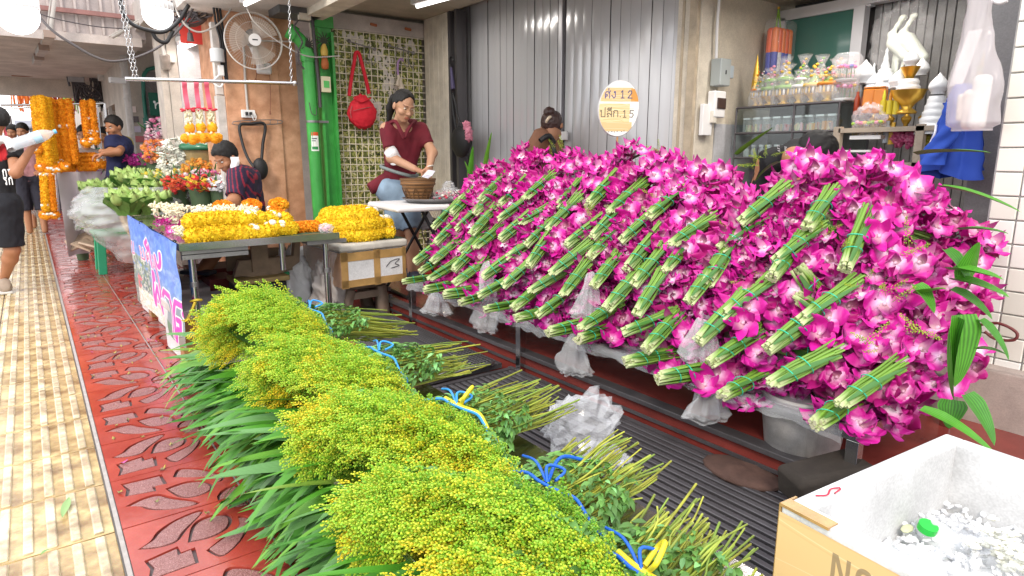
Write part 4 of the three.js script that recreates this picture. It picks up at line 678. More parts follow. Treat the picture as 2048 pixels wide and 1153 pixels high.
// ---- woman in the maroon polo shirt
{
  const t = thing('person', 'woman in maroon polo shirt, denim shorts and glasses standing at the white folding table', 'person');
  const sk = [0.5, 0.275, 0.17], z = (px, py, d) => on(px, py, 'z', d);
  const hc = z(807, 212, -4.78), nk = z(801, 246, -4.87), sl = z(773, 258, -4.93), sr = z(843, 258, -4.86), el = z(783, 316, -4.86), wl = z(829, 338, -4.66), er = z(864, 306, -4.74), wr = z(859, 334, -4.6);
  const hl = z(777, 378, -5.0), hr = z(818, 378, -4.95), kl = z(795, 462, -4.95), kr = z(824, 462, -4.84), al = z(812, 552, -4.98), ar = z(824, 562, -4.8);
  const face = V(0.12, -0.46, 1), H = headGeo(hc, face, V(0.05, 1, 0), 0.0042, 1.02, sk);
  body(t, [bone(mix3(nk, sl, 0.1), hc.clone().add(V(0, -0.05, -0.02)), 0.05, 0.05), bone(sl, el, 0.045, 0.04), bone(el, wl, 0.041, 0.028), bone(sr, er, 0.045, 0.039), bone(er, wr, 0.04, 0.027), bone(mix3(hl, kl, 0.4), kl, 0.075, 0.056), bone(kl, mix3(kl, al, 0.35), 0.052, 0.054), bone(mix3(kl, al, 0.35), al, 0.054, 0.034), bone(mix3(hr, kr, 0.4), kr, 0.075, 0.056), bone(kr, mix3(kr, ar, 0.35), 0.052, 0.054), bone(mix3(kr, ar, 0.35), ar, 0.054, 0.034), bone(sl, sr, 0.05, 0.05), bone(mix3(sl, sr, 0.5), mix3(hl, hr, 0.5), 0.07, 0.07)],
    [handBones(wl, z(866, 352, -4.58).sub(wl), V(0, 1, 0.2), 0.45, 1), handBones(wr, z(856, 358, -4.58).sub(wr), V(0.4, 0.2, 1), 0.5, -1)], H, sk);
  eyes(H.m, t);
  const hb = (x, y, q) => Math.min(Math.max(ell(x, y, q, [0, 0.03, -0.014], [0.083, 0.097, 0.1]), q - (y > 0.03 ? lerp(0.012, 0.055, cl((y - 0.03) / 0.07)) : lerp(-0.03, 0.012, cl((y + 0.06) / 0.09))) - 0.35 * Math.abs(x) * (y > 0.04 ? 1 : 0), -(y + 0.085 + 0.2 * q)), cap(x, y, q, [0.02, -0.03, -0.1, 0.05, -0.14, -0.1, 0.028, 0.014]), ell(x, y, q, [0, -0.02, -0.1], [0.03, 0.03, 0.03]));
  mesh('hair', [hairGeo(H.m, hb, 0.006), blob([bone(z(787, 196, -4.86), z(781, 216, -4.93), 0.032, 0.034), bone(z(781, 216, -4.93), z(776, 250, -4.98), 0.034, 0.014)], 0.007, 0.02)], hairM, t);
  const gl = [tube([[-0.05, 0, 0.09], [-0.032, 0.018, 0.094], [-0.012, 0, 0.096], [-0.032, -0.02, 0.094]], 0.0013, 24, 5, true), tube([[0.05, 0, 0.09], [0.032, 0.018, 0.094], [0.012, 0, 0.096], [0.032, -0.02, 0.094]], 0.0013, 24, 5, true), bar([-0.012, 0.004, 0.096], [0.012, 0.004, 0.096], 0.0013, 5), bar([-0.05, 0.003, 0.09], [-0.08, 0.003, 0.0], 0.0013, 5), bar([0.05, 0.003, 0.09], [0.08, 0.003, 0.0], 0.0013, 5)];
  mesh('glasses', gl.map((g) => g.applyMatrix4(H.m)), mat([0.5, 0.32, 0.14], 0.3, { metalness: 0.6 }), t);
  const mr = cloth([0.17, 0.008, 0.022]);
  mesh('polo_shirt', [blob([...shirtBones(sl, sr, hl, hr, el, er, 0.66, 0.83, 0.03), bone(hl.clone().add(V(-0.05, 0.06, 0)), hl.clone().add(V(-0.16, -0.0, -0.02)), 0.06, 0.05, true)], 0.011, 0.035)], mr, t);
  mesh('collar', [tube([z(778, 247, -4.9), z(790, 243, -4.82), z(800, 262, -4.76), z(806, 276, -4.75)], 0.014, 16, 6), tube([z(832, 243, -4.88), z(824, 248, -4.8), z(814, 262, -4.76), z(807, 276, -4.75)], 0.014, 16, 6), tube([z(778, 247, -4.9), z(800, 238, -4.97), z(832, 243, -4.88)], 0.016, 16, 6)], mr, t);
  mesh('denim_shorts', [blob([bone(mix3(hl, hr, 0.2), kl.clone().add(V(0, 0.01, 0)), 0.112, 0.083, true), bone(mix3(hl, hr, 0.85), kr.clone().add(V(0, 0.01, 0)), 0.11, 0.083, true), bone(hl, hr, 0.12, 0.118)], 0.011, 0.03)], cloth([0.3, 0.42, 0.56]), t);
  const wst = mix3(hl, hr, 0.5).add(V(0, 0.13, 0));
  mesh('belt_bag', [tube([z(765, 335, -4.85), z(790, 344, -4.78), z(822, 352, -4.76), z(834, 350, -4.86), z(800, 340, -5.05), z(766, 332, -5)], 0.014, 40, 6, true)], mat([0.2, 0.24, 0.24], 0.6), t);
  mesh('watch', [put(new THREE.TorusGeometry(0.03, 0.006, 6, 20), wr, [1.2, 0.3, 0])], mat([0.75, 0.7, 0.62], 0.3), t);
  for (const [a, s] of [[al, -0.2], [ar, 0.3]]) {
    const f = a.clone(); mesh('sock', [bone(a.clone().add(V(0, 0.03, 0)), f, 0.042, 0.04)].map((b) => blob([b], 0.008, 0.01)), cloth([0.3, 0.33, 0.36]), t);
    const d = V(s * 0.3, 0, 1).normalize(), q = V(a.x, 0.245, a.z);
    const c = mesh('clog', [blob([bone(q.clone().addScaledVector(d, -0.03), q.clone().addScaledVector(d, 0.13), 0.045, 0.042), bone(q.clone().addScaledVector(d, 0.06), q.clone().addScaledVector(d, 0.13).add(V(0.015, 0, 0)), 0.05, 0.044)], 0.008, 0.03)], mat([0.015, 0.022, 0.05], 0.5), t); mesh('strap', [put(new THREE.TorusGeometry(0.047, 0.008, 6, 20, PI), q.clone().addScaledVector(d, 0.03).add(V(0, 0.01, 0)), [-0.5, 0, 0])], mat([0.03, 0.04, 0.08], 0.4), c);
  }
  one('face_mask', 'white face mask worn pushed up on the arm of the woman', 'mask', [warp(grid(10, 10, (u, v) => { const a = lerp(-1.3, 1.3, u); return [Math.sin(a) * 0.055, (v - 0.5) * 0.15 * Math.cos(a * 0.6), Math.cos(a) * 0.062]; }), (v, i) => { v.z += 0.008 * Math.sin(v.y * 80); }).rotateZ(0.5).rotateY(-0.25).translate(...A3(mix3(el, sl, 0.1).add(V(0.01, -0.005, 0.004))))], mat([0.85, 0.85, 0.87], 0.8));
}
// ---- walker with the bottle at the left edge
{
  const t = thing('person', 'walker in black and red sports shirt and black shorts raising a water bottle', 'person'), sk = [0.42, 0.19, 0.1], z = (px, py, d) => on(px, py, 'z', d);
  const hc = z(-8, 242, -7.3), sa = z(24, 297, -7.25), sb = z(-52, 300, -7.5), ea = z(30, 346, -7.05), wa = z(66, 292, -7.0), eb = z(-70, 360, -7.4), wb = z(-60, 400, -7.2), ha = z(8, 410, -7.3), hb = z(-36, 410, -7.45), ka = z(24, 500, -7.3), kb = z(-40, 500, -7.6), aa = z(8, 556, -7.5), ab = z(-60, 560, -7.8);
  const H = headGeo(hc, V(-0.6, 0.1, -0.9), V(0, 1, 0), 0.008, 1, sk);
  body(t, [bone(mix3(sa, sb, 0.5), hc, 0.055, 0.05), bone(sa, ea, 0.048, 0.042), bone(ea, wa, 0.043, 0.028), bone(sb, eb, 0.048, 0.042), bone(eb, wb, 0.042, 0.03), bone(mix3(ha, ka, 0.5), ka, 0.075, 0.058), bone(ka, mix3(ka, aa, 0.3), 0.055, 0.058), bone(mix3(ka, aa, 0.3), aa, 0.058, 0.036), bone(mix3(hb, kb, 0.5), kb, 0.075, 0.058), bone(kb, ab, 0.058, 0.038), bone(sa, sb, 0.05, 0.05)], [handBones(wa, z(84, 272, -6.98).sub(wa), V(0.3, 0.4, 1), 0.75, 1)], H, sk, 0.013);
  mesh('hair', [hairGeo(H.m, (x, y, q) => Math.max(ell(x, y, q, [0, 0.03, -0.015], [0.084, 0.1, 0.1]), q - 0.05, -(y + 0.04)), 0.009)], hairM, t);
  const shirt = mesh('sports_shirt', [blob(shirtBones(sa, sb, ha, hb, ea, eb, 0.5, 1.12, 0.03), 0.012, 0.035)], cloth([1, 1, 1], { vertexColors: true }), t), g = shirt.geometry;
  tint(g, (p) => (p.y > 1.2 + 0.25 * Math.max(0, p.x + 0.22) && p.x < -0.13 ? [0.55, 0.012, 0.02] : [0.012, 0.012, 0.016]));
  mesh('towel', [tube([z(-20, 300, -7.2), z(0, 280, -7.15), z(16, 283, -7.1), z(22, 300, -7.05)], 0.035, 20, 8)], cloth([0.75, 0.75, 0.76]), t);
  mesh('shirt_lettering', [((p) => grid(6, 4, (u, v) => [p.x + 0.09 * u, p.y - 0.17 * v, p.z + 0.02 * u]))(z(0, 332, -7.04))], mat([1, 1, 1], 0.8, { alphaTest: 0.5, map: (() => { const c = canvas(128, 128, (x) => { x.clearRect(0, 0, 128, 128); pen(x, 'กร', 6, 10, 4.6, 9, '#f0f0f0', 11); pen(x, 'รก', 2, 62, 4.6, 9, '#f0f0f0', 11); }); return c; })(), transparent: true }), t);
  mesh('shorts', [blob([bone(ha, ka.clone().add(V(0, 0.03, 0)), 0.13, 0.1, true), bone(hb, kb.clone().add(V(0, 0.03, 0)), 0.13, 0.1, true), bone(ha, hb, 0.13, 0.13)], 0.012, 0.03)], cloth([0.012, 0.013, 0.02]), t);
  for (const a of [aa, ab]) { const q = V(a.x, 0.05, a.z), c = mesh('shoe', [blob([bone(q.clone().add(V(0.0, 0, 0.07)), q.clone().add(V(-0.02, -0.005, -0.17)), 0.044, 0.04), bone(q.clone().add(V(0, 0.05, 0.05)), q, 0.045, 0.045)], 0.01, 0.03)], cloth([0.42, 0.33, 0.26]), t); mesh('sole', [bx(0.095, 0.025, 0.33, [q.x - 0.01, 0.014, q.z - 0.05], [0, 0.08, 0], 0.01)], mat([0.6, 0.58, 0.55], 0.6), c); }
  const bo = thing('water_bottle', 'large clear plastic water bottle held up by the walker', 'bottle', z(66, 277, -6.93)), pr = [[0, -0.17], [0.045, -0.168], [0.05, -0.15], [0.049, 0.06], [0.051, 0.07], [0.04, 0.105], [0.02, 0.145], [0.015, 0.15], [0.015, 0.165]].map((p) => [p[0], p[1]]);
  const dir = z(104, 262, -6.93).sub(z(28, 286, -6.93)).normalize(), q = new THREE.Quaternion().setFromUnitVectors(V(0, 1, 0), dir);
  mesh('shell', [lathe(pr, 18).applyQuaternion(q)], mat([0.85, 0.9, 0.95], 0.05, { transparent: true, opacity: 0.3 }), bo); mesh('water', [lathe([[0, -0.16], [0.043, -0.16], [0.043, 0.03], [0, 0.03]], 16).applyQuaternion(q)], mat([0.7, 0.8, 0.88], 0.1, { transparent: true, opacity: 0.4 }), bo);
  mesh('cap', [cy(0.018, 0.018, 0.022, [0, 0.17, 0], [0, 0, 0], 12).applyQuaternion(q)], mat([0.15, 0.5, 0.8], 0.4), bo); mesh('label_band', [new THREE.CylinderGeometry(0.0505, 0.0505, 0.06, 18, 1, true).translate(0, 0.03, 0).applyQuaternion(q)], mat([0.45, 0.68, 0.85], 0.4), bo);
}
// ---- man in navy behind the garlands
{
  const t = thing('person', 'man in navy football shirt standing behind the marigold garland stall', 'person'), sk = [0.38, 0.17, 0.085], z = (px, py, d) => on(px, py, 'z', d), d = -9.0;
  const hc = z(227, 254, d), sa = z(252, 285, d - 0.1), sb = z(222, 282, d + 0.1), ea = z(236, 304, d + 0.3), wa = z(206, 308, d + 0.35), eb = z(222, 306, d + 0.2), wb = z(202, 303, d + 0.2), ha = z(250, 370, d - 0.1), hb = z(228, 370, d + 0.1);
  const H = headGeo(hc, V(-0.9, -0.25, 0.6), V(0, 1, 0), 0.008, 1.02, sk);
  body(t, [bone(mix3(sa, sb, 0.5), hc, 0.055, 0.05), bone(sa, ea, 0.048, 0.042), bone(ea, wa, 0.042, 0.03), bone(sb, eb, 0.048, 0.04), bone(eb, wb, 0.04, 0.03), bone(sa, sb, 0.05, 0.05), bone(ha, z(246, 470, d), 0.09, 0.06), bone(hb, z(228, 470, d), 0.09, 0.06)], [handBones(wa, V(-1, -0.2, 0.1), V(0, 1, 0), 0.5, 1)], H, sk, 0.013); eyes(H.m, t);
  mesh('hair', [hairGeo(H.m, (x, y, q) => Math.max(ell(x, y, q, [0, 0.035, -0.012], [0.084, 0.102, 0.1]), q - hq(y), -(y + 0.05 - 0.3 * q)), 0.009)], hairM, t);
  const s = mesh('football_shirt', [blob(shirtBones(sa, sb, ha, hb, ea, eb, 0.7, 1.05, 0.08), 0.012, 0.035)], cloth([1, 1, 1], { vertexColors: true }), t); tint(s.geometry, (p) => { const k = p.distanceTo(sa); return k > 0.07 && k < 0.085 ? [0.6, 0.5, 0.1] : [0.014, 0.02, 0.085]; });
  mesh('trousers', [blob([bone(ha, z(246, 470, d), 0.11, 0.09, true), bone(hb, z(228, 470, d), 0.11, 0.09, true), bone(ha, hb, 0.12, 0.12)], 0.014, 0.03)], cloth([0.02, 0.02, 0.04]), t);
}
// ---- man in the striped shirt seated behind the garland table
{
  const t = thing('person', 'seated man in dark striped shirt bending over flowers, white mask at his ear', 'person'), sk = [0.36, 0.16, 0.08], z = (px, py, d) => on(px, py, 'z', d), d = -5.75;
  const hc = z(452, 316, d), sa = z(500, 352, d - 0.12), sb = z(474, 350, d + 0.15), ea = z(505, 402, d + 0.05), wa = z(466, 412, d + 0.25), eb = z(468, 400, d + 0.25), wb = z(446, 410, d + 0.3), ha = z(512, 440, d - 0.15), hb = z(484, 440, d + 0.1);
  const H = headGeo(hc, V(-0.85, -0.55, 0.35), V(-0.35, 1, 0.1), 0.006, 1.03, sk);
  body(t, [bone(mix3(sa, sb, 0.5), hc, 0.06, 0.055), bone(sa, ea, 0.05, 0.044), bone(ea, wa, 0.044, 0.03), bone(sb, eb, 0.05, 0.044), bone(eb, wb, 0.04, 0.03), bone(sa, sb, 0.05, 0.05), bone(ha, z(460, 470, d + 0.4), 0.09, 0.07), bone(z(460, 470, d + 0.4), z(414, 530, d + 0.5), 0.06, 0.045), bone(z(414, 530, d + 0.5), z(398, 545, d + 0.6), 0.045, 0.035)], [handBones(wa, V(-1, -0.3, 0.5), V(0, 1, 0), 0.5, 1), handBones(wb, V(-1, -0.3, 0.3), V(0, 1, 0), 0.5, -1)], H, sk, 0.012); eyes(H.m, t);
  mesh('hair', [hairGeo(H.m, (x, y, q) => Math.max(ell(x, y, q, [0, 0.035, -0.012], [0.087, 0.103, 0.105]), q - hq(y), -(y + 0.07)), 0.007)], hairM, t);
  const s = mesh('striped_shirt', [blob([...shirtBones(sa, sb, ha, hb, ea, eb, 0.85, 1.1, 0.1)], 0.0055, 0.035)], cloth([1, 1, 1], { vertexColors: true }), t), ax = sa.clone().sub(sb).normalize();
  tint(s.geometry, (p) => { const q = p.dot(RT) * 1.0 + p.y * 0.25, k = ((q / 0.032) % 1 + 1) % 1; return k < 0.27 ? [0.32, 0.02, 0.05] : [0.03, 0.018, 0.055]; });
  mesh('sandal', [bx(0.1, 0.03, 0.25, z(396, 545, d + 0.6), [0, 0.7, 0], 0.01)], mat([0.03, 0.04, 0.06], 0.6), t);
  one('face_mask', 'white face mask hanging beside the ear of the seated man', 'mask', [warp(grid(8, 12, (u, v) => { const p = z(lerp(461, 478, u), lerp(314, 356, v), d + 0.16); return [p.x, p.y, p.z + 0.02 * Math.sin(u * PI) * Math.sin(v * PI)]; }), (v) => { v.x += 0.004 * Math.sin(v.y * 90); })], mat([0.86, 0.86, 0.88], 0.8));
}
// ---- person in brown behind the orchids
{
  const t = thing('person', 'person in brown jacket with black strap bending down before the grey shutter', 'person'), sk = [0.4, 0.19, 0.1], z = (px, py, d) => on(px, py, 'x', d), d = 3.3;
  const hc = z(1104, 254, d), sa = z(1082, 276, d - 0.1), sb = z(1106, 292, d + 0.12), ea = z(1066, 320, d - 0.1), eb = z(1116, 330, d), ha = z(1064, 350, d), hb = z(1088, 360, d + 0.1);
  const H = headGeo(hc, V(0.5, -0.6, -0.3), V(0.2, 1, -0.3), 0.007, 1, sk);
  body(t, [bone(mix3(sa, sb, 0.5), hc, 0.05, 0.05), bone(sa, ea, 0.045, 0.04), bone(sb, eb, 0.045, 0.04), bone(sa, sb, 0.05, 0.05), bone(mix3(sa, sb, 0.5), mix3(ha, hb, 0.5), 0.08, 0.09)], [handBones(eb, V(0.3, -1, 0), V(-1, 0, 0), 0.5, 1)], H, sk, 0.013);
  mesh('hair', [hairGeo(H.m, (x, y, q) => Math.min(Math.max(ell(x, y, q, [0, 0.03, -0.015], [0.086, 0.1, 0.1]), q - 0.04, -(y + 0.07)), ell(x, y, q, [0, 0.04, -0.115], [0.045, 0.04, 0.035])), 0.007)], mat([0.05, 0.022, 0.018], 0.4), t);
  mesh('hair_clip', [put(new THREE.TorusGeometry(0.026, 0.011, 6, 14), z(1098, 240, d - 0.06), [0.6, 0.4, 0])], mat([0.75, 0.62, 0.45], 0.4), t);
  mesh('jacket', [blob(shirtBones(sa, sb, ha, hb, ea, eb, 0.9, 1.05, 0.05), 0.012, 0.035)], cloth([0.3, 0.14, 0.08]), t);
  mesh('strap', [tube([z(1080, 282, d - 0.22), z(1095, 272, d - 0.16), z(1108, 284, d - 0.02)], 0.02, 14, 6), tube([z(1100, 276, d - 0.1), z(1108, 300, d - 0.12), z(1112, 320, d - 0.1)], 0.018, 14, 6)], M.black, t);
}
// ---- man in black bending behind the orchids
{
  const t = thing('person', 'man in black T-shirt bending forward behind the orchids before the glass cabinet', 'person'), sk = [0.4, 0.18, 0.09], z = (px, py, d) => on(px, py, 'x', d), d = 3.15;
  const hc = z(1624, 312, d), sa = z(1588, 316, d - 0.12), sb = z(1594, 308, d + 0.16), ea = z(1584, 350, d - 0.1), eb = z(1606, 345, d + 0.2), ha = z(1542, 330, d - 0.08), hb = z(1550, 326, d + 0.12);
  const H = headGeo(hc, V(0.35, -0.75, 0.35), V(0.75, 0.55, 0.5), 0.006, 1, sk);
  body(t, [bone(mix3(sa, sb, 0.5), hc, 0.05, 0.05), bone(sa, ea, 0.045, 0.04), bone(sb, eb, 0.045, 0.04), bone(sa, sb, 0.05, 0.05), bone(mix3(sa, sb, 0.5), mix3(ha, hb, 0.5), 0.06, 0.07), bone(mix3(ha, hb, 0.5), mix3(ha, hb, 0.5).add(V(0, -0.5, -0.1)), 0.08, 0.09)], [handBones(ea, V(0, -1, 0.2), V(-1, 0, 0), 0.4, 1)], H, sk, 0.012); eyes(H.m, t);
  mesh('hair', [hairGeo(H.m, (x, y, q) => Math.max(ell(x, y, q, [0, 0.035, -0.012], [0.085, 0.102, 0.1]), q - hq(y), -(y + 0.06)), 0.007)], hairM, t);
  mesh('t_shirt', [blob([...shirtBones(sa, sb, ha, hb, ea, eb, 0.97, 0.72, 0.02), bone(mix3(ha, hb, 0.5), mix3(ha, hb, 0.5).add(V(0, -0.3, -0.05)), 0.08, 0.1)], 0.011, 0.035)], cloth([0.01, 0.01, 0.012]), t);
  mesh('shirt_lettering', [((p) => grid(8, 6, (u, v) => [p.x - 0.03 + 0.02 * v, p.y - 0.02 * u - 0.055 * v, p.z + 0.1 * u]))(z(1556, 288, d - 0.16))], mat([1, 1, 1], 0.8, { alphaTest: 0.5, transparent: true, map: canvas(256, 128, (x) => { x.clearRect(0, 0, 256, 128); x.fillStyle = '#ddd'; x.save(); x.translate(256, 0); x.rotate(PI / 2); x.font = 'bold 46px serif'; x.fillText('LIV', 4, 220); x.fillText('have', 2, 120); x.restore(); }) }), t);
}
// ---- figures far along the pavement
for (const [px, py, d, c, sc, l, hgt] of [[44, 262, -13, [0.6, 0.3, 0.33], [0.42, 0.2, 0.11], 'distant woman in a pink blouse left of the garland stall', 1], [24, 264, -14, [0.1, 0.1, 0.12], [0.42, 0.2, 0.11], 'distant figure in dark clothes beside the walker', 1], [168, 270, -10.2, [0.5, 0.4, 0.36], [0.42, 0.2, 0.11], 'seated figure with a bare arm and dark strap behind the hanging garlands', 1], [206, 272, -11.2, [0.05, 0.3, 0.15], [0.4, 0.2, 0.1], 'small figure in green between the garlands and the man in navy', 1]]) {
  const t = thing('person', l, 'person'), hc = on(px, py, 'z', d), c0 = hc.clone().add(V(0, -0.2, 0)), sa = c0.clone().add(V(-0.17, -0.05, 0)), sb = c0.clone().add(V(0.17, -0.05, 0)), ha = c0.clone().add(V(-0.1, -0.55, 0)), hb = c0.clone().add(V(0.1, -0.55, 0)), ea = sa.clone().add(V(-0.06, -0.27, 0.06)), eb = sb.clone().add(V(0.06, -0.27, 0.06));
  const H = headGeo(hc, V(-0.3, -0.2, 0.6), V(0, 1, 0), 0.011, 1, sc), ga = V(ha.x, 0.05, ha.z), gb = V(hb.x, 0.05, hb.z + 0.1);
  body(t, [bone(c0, hc, 0.055, 0.05), bone(sa, ea, 0.045, 0.04), bone(sb, eb, 0.045, 0.04), bone(ea, ea.clone().add(V(0.1, -0.1, 0.2)), 0.04, 0.03), bone(eb, eb.clone().add(V(-0.1, -0.1, 0.2)), 0.04, 0.03), bone(ha, ga, 0.08, 0.045), bone(hb, gb, 0.08, 0.045), bone(sa, sb, 0.05, 0.05)], [handBones(ea.clone().add(V(0.1, -0.1, 0.2)), V(0.2, -0.2, 1), V(0, 1, 0), 0.4, 1), handBones(eb.clone().add(V(-0.1, -0.1, 0.2)), V(-0.2, -0.2, 1), V(0, 1, 0), 0.4, -1)], H, sc, 0.018);
  mesh('hair', [hairGeo(H.m, (x, y, q) => Math.max(ell(x, y, q, [0, 0.03, -0.015], [0.086, 0.102, 0.1]), q - hq(y), -(y + 0.07)), 0.012)], hairM, t);
  mesh('shirt', [blob(shirtBones(sa, sb, ha, hb, ea, eb, 0.6, 1, 0.04), 0.016, 0.035)], cloth(c), t); mesh('trousers', [blob([bone(ha, mix3(ha, ga, 0.6), 0.11, 0.09, true), bone(hb, mix3(hb, gb, 0.6), 0.11, 0.09, true), bone(ha, hb, 0.11, 0.11)], 0.016, 0.03)], cloth([0.03, 0.03, 0.05]), t);
}
// ---------------------------------------------------------------- garland table, lotus stall, hanging things on the left
// marigold rope: a tube of ruffled petals
function ruff(pts, r, step = 0.007, closed = false, sides = 18, amp = 0.3) {
  const c = curve(pts, closed), L = c.getLength(), n = Math.max(8, Math.ceil(L / step)), g = new THREE.TubeGeometry(c, n, r, sides, closed), gs = [g];
  if (!closed) for (const [t, f] of [[0, 1], [1, -1]]) gs.push(ball(r, c.getPointAt(t), 1, sides));
  const o = rnd() * 50, j = join(gs.map((q) => { const p = q.attributes.position, m = q.attributes.normal; for (let i = 0; i < p.count; i++) { const k = r * amp * (nz(p.getX(i) * 130 + o, p.getY(i) * 130, p.getZ(i) * 130) + 0.6 * nz(p.getX(i) * 290, p.getY(i) * 290 + o, p.getZ(i) * 290)); p.setXYZ(i, p.getX(i) + m.getX(i) * k, p.getY(i) + m.getY(i) * k, p.getZ(i) + m.getZ(i) * k); } q.computeVertexNormals(); return q; }));
  return j;
}
const ptl = grid(2, 2, (u, v) => [(u - 0.5) * (0.7 + 0.5 * v), v, 0.35 * (u - 0.5) * (u - 0.5) + 0.25 * v * v]);
const marY = mat([0.85, 0.6, 0.012], 0.75), marO = mat([0.88, 0.34, 0.006], 0.75), marD = mat([0.85, 0.42, 0.01], 0.75), jas = mat([0.8, 0.76, 0.55], 0.7), pinkM = mat([0.75, 0.12, 0.2], 0.5), roseW = mat([0.82, 0.82, 0.74], 0.6);
const TY = 0.76;
{
  const t = thing('garland_table', 'steel tray table of marigold garlands on tube legs', 'table');
  const q = [V(0.64, TY, -3.95), V(1.52, TY, -3.98), V(1.56, TY, -6.2), V(0.66, TY, -6.2)];
  mesh('top', [span(0.64, 1.53, TY - 0.02, TY, -6.2, -3.97, 0.003)], M.steel, t);
  mesh('rim', [span(0.625, 1.56, TY - 0.03, TY + 0.012, -3.97, -3.955), span(0.625, 0.64, TY - 0.03, TY + 0.012, -6.2, -3.97), span(1.53, 1.545, TY - 0.03, TY + 0.012, -6.2, -3.97)], M.steel, t);
  mesh('bracket', [span(0.64, 1.0, TY - 0.055, TY - 0.03, -4.02, -3.985), span(0.64, 1.0, TY - 0.085, TY - 0.06, -4.02, -3.985), span(1.36, 1.62, TY - 0.06, TY - 0.035, -4.02, -3.99)], M.dullSteel, t);
  for (const [x, z] of [[0.7, -4.05], [1.5, -4.05], [0.7, -6.1], [1.5, -6.1]]) { const l = mesh('leg', [bar([x, 0, z], [x, TY - 0.03, z], 0.021, 12)], M.steel, t); mesh('collar', [cy(0.025, 0.025, 0.03, [x, 0.52, z]), cy(0.026, 0.028, 0.03, [x, 0.02, z])], M.dullSteel, l); }
  mesh('hanging_tube', [bar([1.2, TY - 0.2, -3.99], [1.2, TY - 0.02, -3.99], 0.017, 10)], M.steel, t);
  mesh('cross_bar', [bar([0.7, 0.16, -4.05], [0.98, 0.19, -4.1], 0.011, 8), bar([1.5, 0.2, -4.05], [1.5, 0.2, -6.1], 0.011, 8)], M.dullSteel, t);
  mesh('leg_ties', [tube([[0.672, 0.42, -4.05], [0.7, 0.43, -4.02], [0.73, 0.42, -4.05], [0.7, 0.41, -4.08]], 0.008, 16, 5, true), tube([[0.69, 0.42, -4.02], [0.66, 0.36, -4.02], [0.63, 0.32, -4.0]], 0.009, 10, 5)], mat([0.7, 0.55, 0.05], 0.5), t);
}
{   // printed banner on the street side of the table
  const print = canvas(1024, 768, (x, w, h) => {
    const g = x.createLinearGradient(0, 0, 0, h); g.addColorStop(0, '#3f73e0'); g.addColorStop(0.45, '#5f96e6'); g.addColorStop(0.62, '#7d9bb0'); g.addColorStop(1, '#8f9c98'); x.fillStyle = g; x.fillRect(0, 0, w, h);
    for (let i = 0; i < 420; i++) { x.fillStyle = pick(['rgba(120,165,235,.35)', 'rgba(60,100,210,.25)', 'rgba(190,215,245,.25)']); x.beginPath(); x.ellipse(rnd() * w, rnd() * h * 0.6, rr(10, 70), rr(4, 24), rnd() * 3, 0, 6.3); x.fill(); }
    for (let i = 0; i < 700; i++) { x.fillStyle = pick(['#69808a', '#8da08a', '#b0b5b5', '#54696e', '#c9cabf', '#6f8b6a']); x.beginPath(); x.ellipse(rr(0, 420), rr(330, h), rr(3, 20), rr(3, 34), rnd() * 3, 0, 6.3); x.fill(); }
    for (let i = 0; i < 900; i++) { x.fillStyle = pick(['#ecebe2', '#dcd8c6', '#f6f5ee', '#cfcdb8']); x.beginPath(); x.ellipse(rr(150, 680), rr(620, h), rr(3, 14), rr(5, 26), rnd() * 3, 0, 6.3); x.fill(); }
    x.fillStyle = '#d86a78'; for (let i = 0; i < 24; i++) { x.beginPath(); x.ellipse(rr(160, 240), rr(500, 610), rr(6, 16), rr(8, 22), 0, 0, 6.3); x.fill(); }
    x.fillStyle = '#4f8a6a'; x.fillRect(700, 660, 130, 108); x.fillStyle = '#8a8f86'; x.fillRect(850, 690, 174, 78); x.fillStyle = '#c03040'; x.fillRect(860, 690, 60, 26);
    const big = (ch, px, py, s, sx = 1) => { for (const [lw, c] of [[70, '#f4f4f6'], [44, '#e23fc0']]) { x.save(); x.translate(px, py); x.scale(sx, 1); pen(x, ch, 0, 0, s, lw, c); x.restore(); } };
    for (const [lw, c] of [[32, '#f4f4f6'], [15, '#d8459e']]) pen(x, 'ขายสง', 6, 195, 11, lw, c, 11);
    big('ไ', 350, 205, 33, 0.8); big('ฟ', 430, 300, 30, 0.85); big('ก', 640, 340, 32, 0.9); big('ส', 850, 330, 36, 0.75);
    for (const [lw, c] of [[64, '#f4f4f6'], [38, '#e23fc0']]) { x.strokeStyle = c; x.lineWidth = lw; x.beginPath(); x.moveTo(640, 200); x.quadraticCurveTo(650, 290, 690, 270); x.quadraticCurveTo(740, 230, 730, 160); x.stroke(); }
  });
  const sheet = grid(40, 16, (u, v) => [0.615 - 0.012 * Math.sin(u * 9) * v - 0.02 * nz(u * 4, v * 3, 5), lerp(TY + 0.015, lerp(0.05, 0.17, u) + 0.02 * Math.sin(u * 6), v), lerp(-6.15, -3.96, u)]);
  const b = thing('printed_banner', 'blue printed banner with large pink Thai letters hung on the table side', 'banner');
  mesh('sheet', [sheet], mat([1, 1, 1], 0.35, { map: print }), b);
  for (let i = 0; i < 5; i++) mesh('tie', [tube([[0.615, TY, -5.9 + i * 0.45], [0.625, TY + 0.02, -5.9 + i * 0.45], [0.64, TY + 0.01, -5.9 + i * 0.45]], 0.004, 8, 4)], M.black, b);
}
